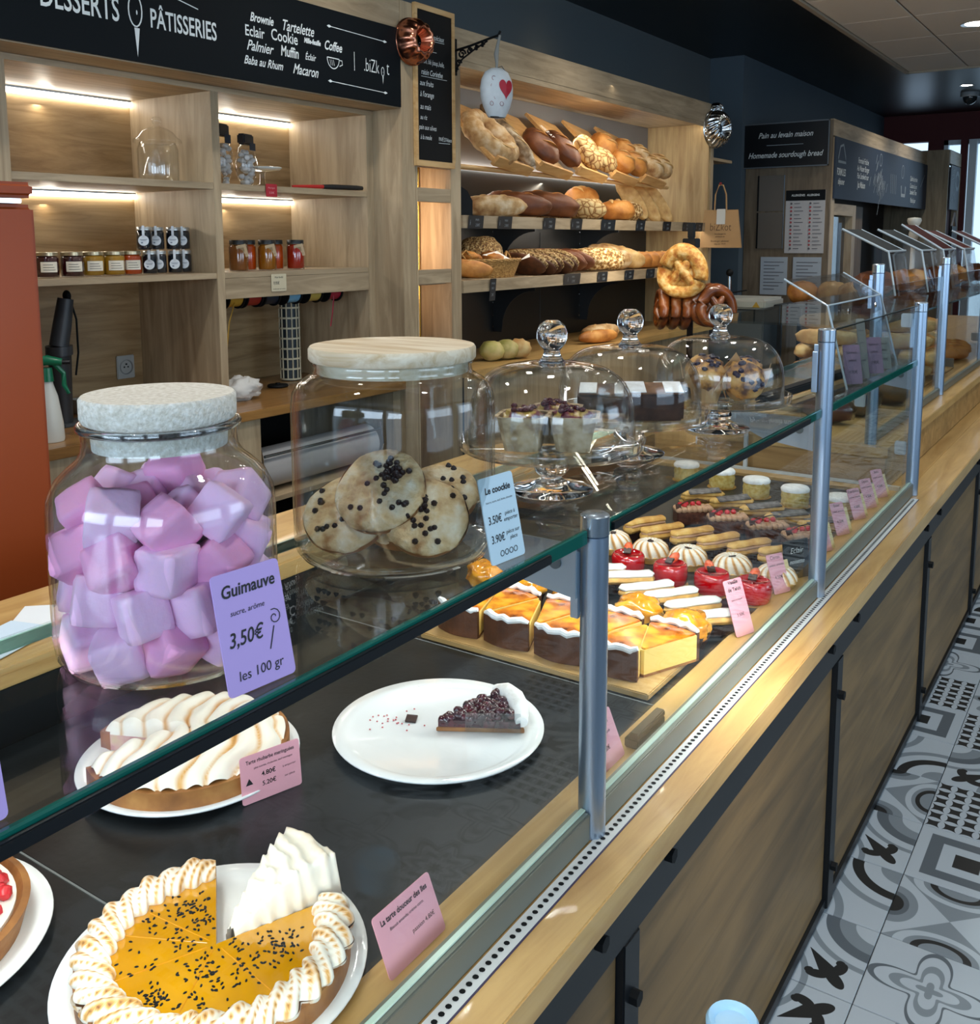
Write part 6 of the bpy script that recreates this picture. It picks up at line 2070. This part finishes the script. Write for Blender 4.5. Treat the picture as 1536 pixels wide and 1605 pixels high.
# sourdough sign and notices on the cabinet end
sg = thing('sourdough_sign', 'black sign reading Pain au levain maison, Homemade sourdough bread', 'sign')
part('board', MB().box(-3.105, -2.352, 8.668, 8.690, 2.178, 2.556), plain('sign_black', '#090C10', .35), sg)
part('border', MB().box(-3.11, -2.347, 8.664, 8.668, 2.550, 2.561).box(-3.11, -2.347, 8.664, 8.668, 2.173, 2.184).box(-3.11, -3.099, 8.664, 8.668, 2.173, 2.561).box(-2.358, -2.347, 8.664, 8.668, 2.173, 2.561), plain('sign_border', '#6A7176', .4, .5), sg)
M = frame((-2.728, 8.667, 2.367), rot3=FACE_MY)
lettering([('Pain au levain maison', 0, .085, .068, .35, .0006, 'CENTER', .82), ('Homemade sourdough bread', 0, -.085, .068, .35, .0006, 'CENTER', .80)], CHALK, sg, M, .001)
mk = MB()
line2(mk, [(-.16, 0), (.16, 0)], .005, .001)
marks(mk, CHALKD, sg, M, 'divider_line')
po = thing('allergen_poster', 'white allergen poster with black header on the cabinet end', 'poster')
part('sheet', MB().box(-2.712, -2.372, 8.704, 8.7095, 1.43, 1.975), plain('poster_white', '#B9B6B4', .6), po)
part('header', MB().box(-2.712, -2.372, 8.7025, 8.704, 1.885, 1.975), BLACKM, po)
M = frame((-2.542, 8.702, 1.43), rot3=FACE_MY)
lettering([('ALLERGÈNES   ALLERGENS', 0, .50, .025, 0, .0004, 'CENTER', .82)], CHALK, po, M, .0008)
mk, mk2 = MB(), MB()
for c in (-.12, .045):
    for k in range(13):
        z = .43 - .0325 * k
        (mk2 if k % 3 else mk).cyl((c, z, .001), .010, .001, 8)
        line2(mk, [(c + .025, z), (c + .025 + .05 + .03 * ((k * 7) % 3) / 2, z)], .006, .0012)
marks(mk, plain('print_grey', '#5E5C60', .6), po, M)
marks(mk2, plain('print_red', '#A5484C', .6), po, M)
for k, (x0, x1) in enumerate(((-2.92, -2.68), (-2.63, -2.385))):
    t = thing('notice_sheet', '%s pale notice sheet below the allergen poster' % ['first', 'second'][k], 'notice')
    part('sheet', MB().box(x0, x1, 8.703, 8.7085, 1.06, 1.395), plain('notice_paper', '#A9B2BA', .6), t)
    mk = MB()
    for q in range(9):
        line2(mk, [(x0 + .03, 1.35 - .03 * q), (x1 - .03 - .04 * (q % 3), 1.35 - .03 * q)], .006, .001)
    marks(mk, plain('print_grey', '#5E5C60', .6), t, frame((0, 8.7025, 0), rot3=FACE_MY))
ms_ = thing('menu_holder', 'clear double menu holder on the cabinet end beside the poster', 'holder')
part('sheets', MB().box(-2.955, -2.735, 8.702, 8.709, 1.80, 2.11).box(-2.955, -2.735, 8.702, 8.709, 1.47, 1.785), plain('grey_film', '#6B645C', .25), ms_)
part('black_edge', MB().box(-2.968, -2.957, 8.700, 8.709, 1.80, 2.11).box(-2.968, -2.957, 8.700, 8.709, 1.47, 1.785), BLACKM, ms_)
part('clear_edge', MB().box(-2.733, -2.727, 8.700, 8.709, 1.47, 2.11), ALU, ms_)

# small shelves with bottles beyond the bread unit
ss = thing('corner_shelf', 'narrow pale shelf pair in the blue corner beyond the bread unit', 'shelf')
for z in (1.50, 2.16):
    part('shelf', MB().box(-3.395, -2.88, 7.40, 7.80, z, z + .022), OAK_G, ss)
for k, (x, c, h) in enumerate([(-2.93, '#4A5A2E', .17), (-2.99, '#7A5A20', .20)]):
    t = thing('sauce_bottle', '%s sauce bottle on the corner shelf' % ['green', 'amber'][k], 'bottle', (x, 7.72 - .1 * k, 1.522))
    part('bottle', MB().lathe([(.0001, .0005), (.028, .0005), (.03, .01), (.03, h * .6), (.014, h * .78), (.013, h * .9), (.0001, h * .9)], 16), plain('sauce_%d' % k, c, .15, coat=.5), t, True)
    part('cap', MB().cyl((0, 0, h * .9), .015, h * .1, 12), plain('cap_red', '#7C1A1A', .4), t)
    part('label', MB().lathe([(.0306, h * .2), (.0306, h * .45)], 12), plain('cream_label', '#E6E0CF', .6), t)

# paper bag
KRAFT = plain('kraft_paper', '#B08A5C', .8, var=.06, vscale=20)
pb = thing('paper_bag', 'printed brown paper bag hanging at the end of the bread unit', 'bag', (-2.745, 7.235, 1.49), R(12))
part('bag', MB().add([(-.155, -.03, 0), (.155, -.03, 0), (.155, .05, 0), (-.155, .05, 0), (-.125, .005, .285), (.125, .005, .285), (.125, .02, .285), (-.125, .02, .285)],
                     [(3, 2, 1, 0), (0, 1, 5, 4), (1, 2, 6, 5), (2, 3, 7, 6), (3, 0, 4, 7), (4, 5, 6, 7)]), KRAFT, pb)
part('handle', MB().tube([(-.05, .0, .27), (-.045, .0, .40), (-.02, .0, .47), (.01, .0, .47), (.035, .0, .40), (.04, 0, .27)], .006, 6), KRAFT, pb)
M = frame((0, -.031, 0), (1, 0, 0), (0, .12, 1))
lettering([('biZkot', 0, .155, .085, 0, -.001, 'CENTER', .7), ('boulangerie', 0, .105, .018, 0, 0, 'CENTER'), ('pâtisserie', 0, .085, .018, 0, 0, 'CENTER'), ('Boulanger pâtissier', 0, .05, .018, 0, 0, 'CENTER'), ('depuis 1919', 0, .028, .018, 0, 0, 'CENTER')], plain('bag_print', '#5C4630', .8), pb, M, .002)
part('price_note', MB().obox(M @ Matrix.Translation((.0, .235, .003)), .065, .115, .001), plain('note_white', '#C9C8BF', .6), pb)
part('red_clip', MB().blob((-.01, .0, .48), .012, .012, .012, 8, 6), plain('cap_red', '#7C1A1A', .4), pb)

# pretzel stand
ps_ = thing('pretzel_stand', 'black pretzel stand beside the bread wall', 'stand', (-2.475, 6.02, 0))
part('base', MB().lathe([(.0001, 0), (.16, 0), (.16, .015), (.03, .03), (.0001, .03)], 24), BLACKM, ps_, True)
part('pole', MB().box(-.018, .018, -.012, .012, .03, 1.55), BLACKM, ps_, bevel=.003)
part('hooks', MB().tube([(0, -.01, 1.44), (0, -.10, 1.43), (0, -.11, 1.46)], .008, 6).tube([(0, 0, 1.23), (-.10, -.04, 1.22), (-.18, -.06, 1.25)], .008, 6).tube([(0, 0, 1.23), (.10, -.04, 1.22), (.18, -.06, 1.25)], .008, 6), BLACKM, ps_)
part('top_clip', MB().box(-.045, .045, -.05, .03, 1.50, 1.56).box(-.02, .02, -.03, .01, 1.56, 1.66), plain('clip_dark', '#202428', .3, .4), ps_, bevel=.004)
PRE = ramped('pretzel_brown', [(.3, '#4A2210'), (.6, '#7E4319'), (.85, '#B06D2C')], 12, 4, .3, .3, coat=.4)
PREC = ramped('cheese_crust', [(.35, '#A8621F'), (.5, '#CE9B4C'), (.7, '#E5C98C')], 26, 5, .55, .8, bdist=.01)


def pretzel_pts(s):
    pts = []
    for k in range(48):
        t_ = k / 47 * 2 * math.pi
        # heart-like loop with twisted middle
        pts.append((s * (math.sin(t_) * (1 + .25 * math.cos(t_))), s * (.85 * math.cos(t_) + .25 * math.cos(2 * t_))))
    return pts


def pretzel(label, loc, right, up, s, rad, mat, group='pretzels on the black stand'):
    t = thing('pretzel', label, 'pretzel', loc, 0, group)
    M = frame((0, 0, 0), right, up)
    pts = [M @ Vector((s * 1.0 * math.cos(2 * math.pi * k / 40), s * 1.05 * math.sin(2 * math.pi * k / 40) - .1 * s * math.cos(4 * math.pi * k / 40), 0)) for k in range(40)]
    part('ring', MB().tube(pts, [rad * (1.25 - .45 * abs(math.sin(math.pi * k / 40 + 2.3))) for k in range(40)], 12, True), mat, t, 'all')
    part('crossed_arms', MB().tube([M @ Vector(p) for p in ((-.62 * s, -.62 * s, .01), (-.2 * s, -.1 * s, .02), (.12 * s, .35 * s, .02), (.45 * s, .85 * s, .01))], [rad * .5, rad * .7, rad * .7, rad * .5], 10)
         .tube([M @ Vector(p) for p in ((.62 * s, -.62 * s, .01), (.2 * s, -.1 * s, .03), (-.12 * s, .35 * s, .02), (-.45 * s, .85 * s, .01))], [rad * .5, rad * .7, rad * .7, rad * .5], 10), mat, t, True)
    if mat is PREC:
        part('melted_cheese', MB().blob((0, 0, 0), s * .8, s * .82, rad * .5, 22, 10, .35, 3, 3, M=M), mat, t, 'all')
    return t


pretzel('big cheese-crusted pretzel on the top hook of the stand', (-2.475, 5.88, 1.335), (1, .15, 0), (0, .12, 1), .118, .052, PREC)
for k, (x, y) in enumerate([(-2.64, 5.93), (-2.57, 5.96), (-2.50, 5.98)]):
    pretzel('glossy brown pretzel hanging on the staff side, %s of three' % ORD[k], (x, y, 1.09), (.55, -.8, 0), (.1, 0, 1), .10, .034, PRE)
for k, (x, y) in enumerate([(-2.33, 5.98), (-2.27, 5.95)]):
    pretzel('brown pretzel hanging on the customer side, %s of two' % ORD[k], (x, y, 1.12), (.75, .6, 0), (-.1, 0, 1), .10, .036, PRE)

# bread slicer on a side table
sl_ = thing('bread_slicer', 'pale bread slicer with a black-knobbed lever at the far side', 'machine', (-2.62, 7.55, 0))
part('cover', MB().box(-.26, .20, -.20, .25, 1.02, 1.10), plain('slicer_cream', '#A9AAA2', .4), sl_, bevel=.015)
part('body', MB().box(-.24, .18, -.17, .22, .02, 1.02), plain('slicer_grey', '#4D5356', .5), sl_, bevel=.01)
part('lever', MB().tube([(-.10, -.15, 1.09), (-.105, -.15, 1.27)], .012, 8), STEEL, sl_, True)
part('knob', MB().blob((-.105, -.15, 1.295), .028, .028, .03, 12, 8), BLACKM, sl_, True)
part('warning_sticker', MB().prism([(-.03, 0), (.03, 0), (0, .045)], 0, .001, M=frame((.13, -.2015, 1.035), rot3=FACE_MY)), plain('sticker_yellow', '#A8862C', .5), sl_)
part('crossbar', MB().tube([(-.2, -.17, 1.12), (.02, -.1, 1.16)], .006, 6), BLACKM, sl_)

# bread table behind the raised counter
bt = thing('bread_table', 'black-legged table with round loaves behind the raised counter', 'table', (-2.05, 7.72, 0))
part('top', MB().box(-.34, .32, -.26, .35, 1.03, 1.055), BLACK, bt, bevel=.004)
for x in (-.31, .29):
    for y in (-.19, .32):
        part('leg', MB().box(x - .015, x + .015, y - .015, y + .015, 0, 1.03), BLACK, bt)
for k, (x, y, kd) in enumerate([(-2.22, 7.62, 'gold'), (-2.02, 7.72, 'pale'), (-1.84, 7.62, 'flour')]):
    loaf('%s round loaf on the black-legged table' % ['golden sugared', 'pale smooth', 'floury cut'][k], kd, x, y, 1.143, .27, .21, .17, (.35, 1, 0), (0, 0, 1), 1, 'loaves on the black-legged table')

# baguettes stacked in the raised glass section
ti = thing('bread_tray', 'long pale tray under the baguettes in the raised section', 'tray', (-1.12, 5.0, .9005))
part('floor', MB().box(-.30, .32, -.35, .40, 0, .008), OAKX, ti)
part('rim', MB().box(-.30, .32, -.36, -.35, 0, .05).box(-.30, .32, .40, .41, 0, .05), plain('tray_steel', '#A3ACB2', .3, .8), ti)
kk = 0
for row, (y, z, n, L) in enumerate([(4.72, .945, 2, .30), (4.86, .945, 2, .30), (5.0, .945, 2, .30), (5.14, .945, 2, .30), (4.80, 1.085, 2, .30), (4.92, 1.085, 2, .30), (5.04, 1.085, 2, .30), (4.86, 1.155, 2, .30), (4.98, 1.155, 2, .30)]):
    for k in range(n):
        loaf('pale baguette stacked in the raised section, %s row from the post, %s' % (ORD[row], ['staff side', 'customer side'][k]), 'pale' if (row + k) % 3 else 'gold', -1.27 + .32 * k + rnd.uniform(-.01, .01), y, z, L, .085, .072, (1, rnd.uniform(-.08, .08), 0), (0, 0, 1), 2, 'baguettes stacked in the raised section', 'baguette', pw=.45, seed=kk)
        kk += 1
for k in range(7):
    loaf('baguette lying end-on in the second layer, %s from the staff side' % ORD[k], 'pale', -1.38 + .095 * k, 4.86, 1.016, .34, .085, .07, (0, 1, 0), (0, 0, 1), 1, 'end-on baguettes in the raised section', 'baguette', pw=.6, seed=k)
for k, (x, y) in enumerate([(-.92, 5.9), (-.94, 6.04), (-.91, 5.76), (-.94, 5.62)]):
    loaf('short golden loaf beyond the second tall post, %s of four' % ORD[k], 'gold', x, y, .945 + (.0 if k < 4 else .07), .26, .10, .085, (.9, .3, 0), (0, 0, 1), 2, 'short loaves beyond the post', 'short_loaf', pw=.5)
# wrapped goods near the raised corner
for k, (x, y, c, lab) in enumerate([(-.93, 3.55, '#5A2A1E', 'brown wrapped cake near the raised corner'), (-1.04, 3.75, '#6E5236', 'clear-wrapped brown loaf behind the wrapped cake'), (-.86, 3.78, '#7A6544', 'bag of golden biscuits beside the fourth post'), (-.98, 4.02, '#4C3B2C', 'dark wrapped loaf in the raised section'), (-.84, 4.10, '#8A6A3C', 'bag of pale biscuits behind the wrapped goods')]):
    t = thing('wrapped_loaf', lab, 'wrapped food', (x, y, .9005), k * .7, 'wrapped goods on the raised top')
    part('food', MB().blob((0, 0, .05), .085, .055, .048, 18, 10, .3, 3, k, flat=-.0495), plain('wrapped_%d' % k, c, .4, var=.3, vscale=30), t, 'all')
    part('wrap', MB().blob((0, 0, .054), .10, .066, .056, 16, 10, .25, 4, k + 5, flat=-.0535), thin_glass('cellophane', (.9, .9, .9), 1.5, .1), t, 'all')

# acrylic guard with cards on the shelf of the third bay
ag = thing('acrylic_guard', 'bent clear acrylic guard holding small cards on the glass shelf', 'guard', (0, 0, 0))
gp = [(-.600, GZ), (-.655, 1.392), (-.765, 1.455)]
mb = MB()
for (x0, z0), (x1, z1) in zip(gp, gp[1:]):
    mb.add([(x0, 2.47, z0), (x1, 2.47, z1), (x1, 3.04, z1), (x0, 3.04, z0)], [(0, 1, 2, 3)])
    mb.add([(x0 - .004, 2.47, z0), (x1 - .004, 2.47, z1 - .003), (x1 - .004, 3.04, z1 - .003), (x0 - .004, 3.04, z0)], [(3, 2, 1, 0)])
part('sheet', mb, ACRYL, ag)
ed = MB()
for y in (2.47, 3.04):
    ed.tube([(x - .002, y, z) for x, z in gp], .0028, 6)
ed.tube([(-.657, 2.47, 1.392), (-.657, 3.04, 1.392)], .0025, 6)
part('polished_edge', ed, plain('acrylic_edge', '#B9C6CC', .15, 0), ag)
for y in (2.62, 2.92):
    part('screw', MB().cyl((0, 0, 0), .008, .004, 10, M=frame((-.645, y, 1.37), rot3=FACE_X)), STEEL, ag)
CARDS = [(2.555, 'mauve card on the acrylic guard nearest the second post', '#8E7288', .085, .10), (2.67, 'tall grey card in the middle of the acrylic guard', '#7C7B74', .045, .16), (2.79, 'mauve card on the acrylic guard beside the grey one', '#8E7288', .085, .10), (2.905, 'grey card on the acrylic guard nearest the third post', '#84867F', .07, .09)]
for y, lab, c, w, h in CARDS:
    card('guard_card', lab, (-.605, y, GZ + .004), w * .55, h, plain('card_' + c[1:], c, .5), (.72, .69, 0), (-.27, .1, 1), cat='card', lines=[('Sandwich', 0, h * .8, w * .11, 0, 0, 'CENTER', .8), ('jambon', 0, h * .6, w * .11, 0, 0, 'CENTER', .8), ('4.90€', 0, h * .3, w * .15, 0, 0, 'CENTER', .8)])
kb = thing('knife_board', 'thin wooden board with a black bar lying along the glass shelf', 'board', (-.665, 2.52, GZ), R(-4.5))
part('board', MB().box(-.03, .02, -.40, .42, .0, .010), PINE, kb, bevel=.002)
part('black_bar', MB().box(-.012, .016, -.42, .44, .0105, .028), BLACKM, kb, bevel=.003)
# far acrylic bins
for k, (x, y, col, lab) in enumerate([(-1.15, 5.0, '#1E2426', 'dark-lidded acrylic bin nearest the fourth post'), (-1.08, 5.43, '#23292B', 'second acrylic bin with a grey slanted lid'), (-1.05, 5.86, '#3E1712', 'acrylic bin with a tall slanted maroon lid'), (-1.01, 6.30, '#4A1F18', 'acrylic bin with a maroon lid in the middle'), (-.93, 6.74, '#451C17', 'last acrylic bin with a maroon lid by the window')]):
    t = thing('acrylic_bin', lab, 'bin', (x, y, 1.277), 0, 'acrylic bins on the raised glass shelf')
    y0, y1 = -.02, .36
    h1, h2 = .215, .325 + (.03 if k == 2 else 0)
    part('lid', MB().add([(.10, y0, h1), (.10, y1, h1), (-.12, y1, h2), (-.12, y0, h2), (.10, y0, h1 - .008), (.10, y1, h1 - .008), (-.12, y1, h2 - .008), (-.12, y0, h2 - .008)],
                         [(0, 1, 2, 3), (7, 6, 5, 4), (0, 4, 5, 1), (1, 5, 6, 2), (2, 6, 7, 3), (3, 7, 4, 0)]), plain('bin_lid_%d' % k, col, .5, spec=.06), t)
    ed = MB()
    ed.tube([(.10, y0, h1 + .002), (.10, y1, h1 + .002)], .006, 6).tube([(.10, y0, h1), (-.12, y0, h2)], .006, 6).tube([(.10, y1, h1), (-.12, y1, h2)], .004, 6).tube([(.10, y0, h1), (.14, y0, 0.006)], .005, 6)
    part('clear_edge', ed, MATS['acrylic_edge'], t)
    part('front', MB().add([(.10, y0, h1), (.10, y1, h1), (.14, y1, .001), (.14, y0, .001)], [(0, 1, 2, 3)]), ACRYL, t)
    part('side', MB().add([(.10, y0, h1), (-.12, y0, h2), (-.12, y0, .001), (.14, y0, .001)], [(0, 1, 2, 3)]), ACRYL, t)
    part('filling', MB().blob((0, (y0 + y1) / 2, .06), .10, .16, .058, 14, 8, .35, 4, k), GOLDC if k % 2 else BROWN, t, True)
fn = thing('turned_finial', 'turned white wooden pestle standing among the acrylic bins', 'pestle', (-1.22, 6.45, 1.277))
part('shaft', MB().lathe([(.0001, .001), (.03, .001), (.016, .02), (.014, .24), (.022, .27), (.030, .30), (.024, .33), (.018, .345), (.034, .365), (.042, .385), (.038, .40), (.0001, .405)], 20), plain('turned_white', '#C6C3B6', .5), fn, True)
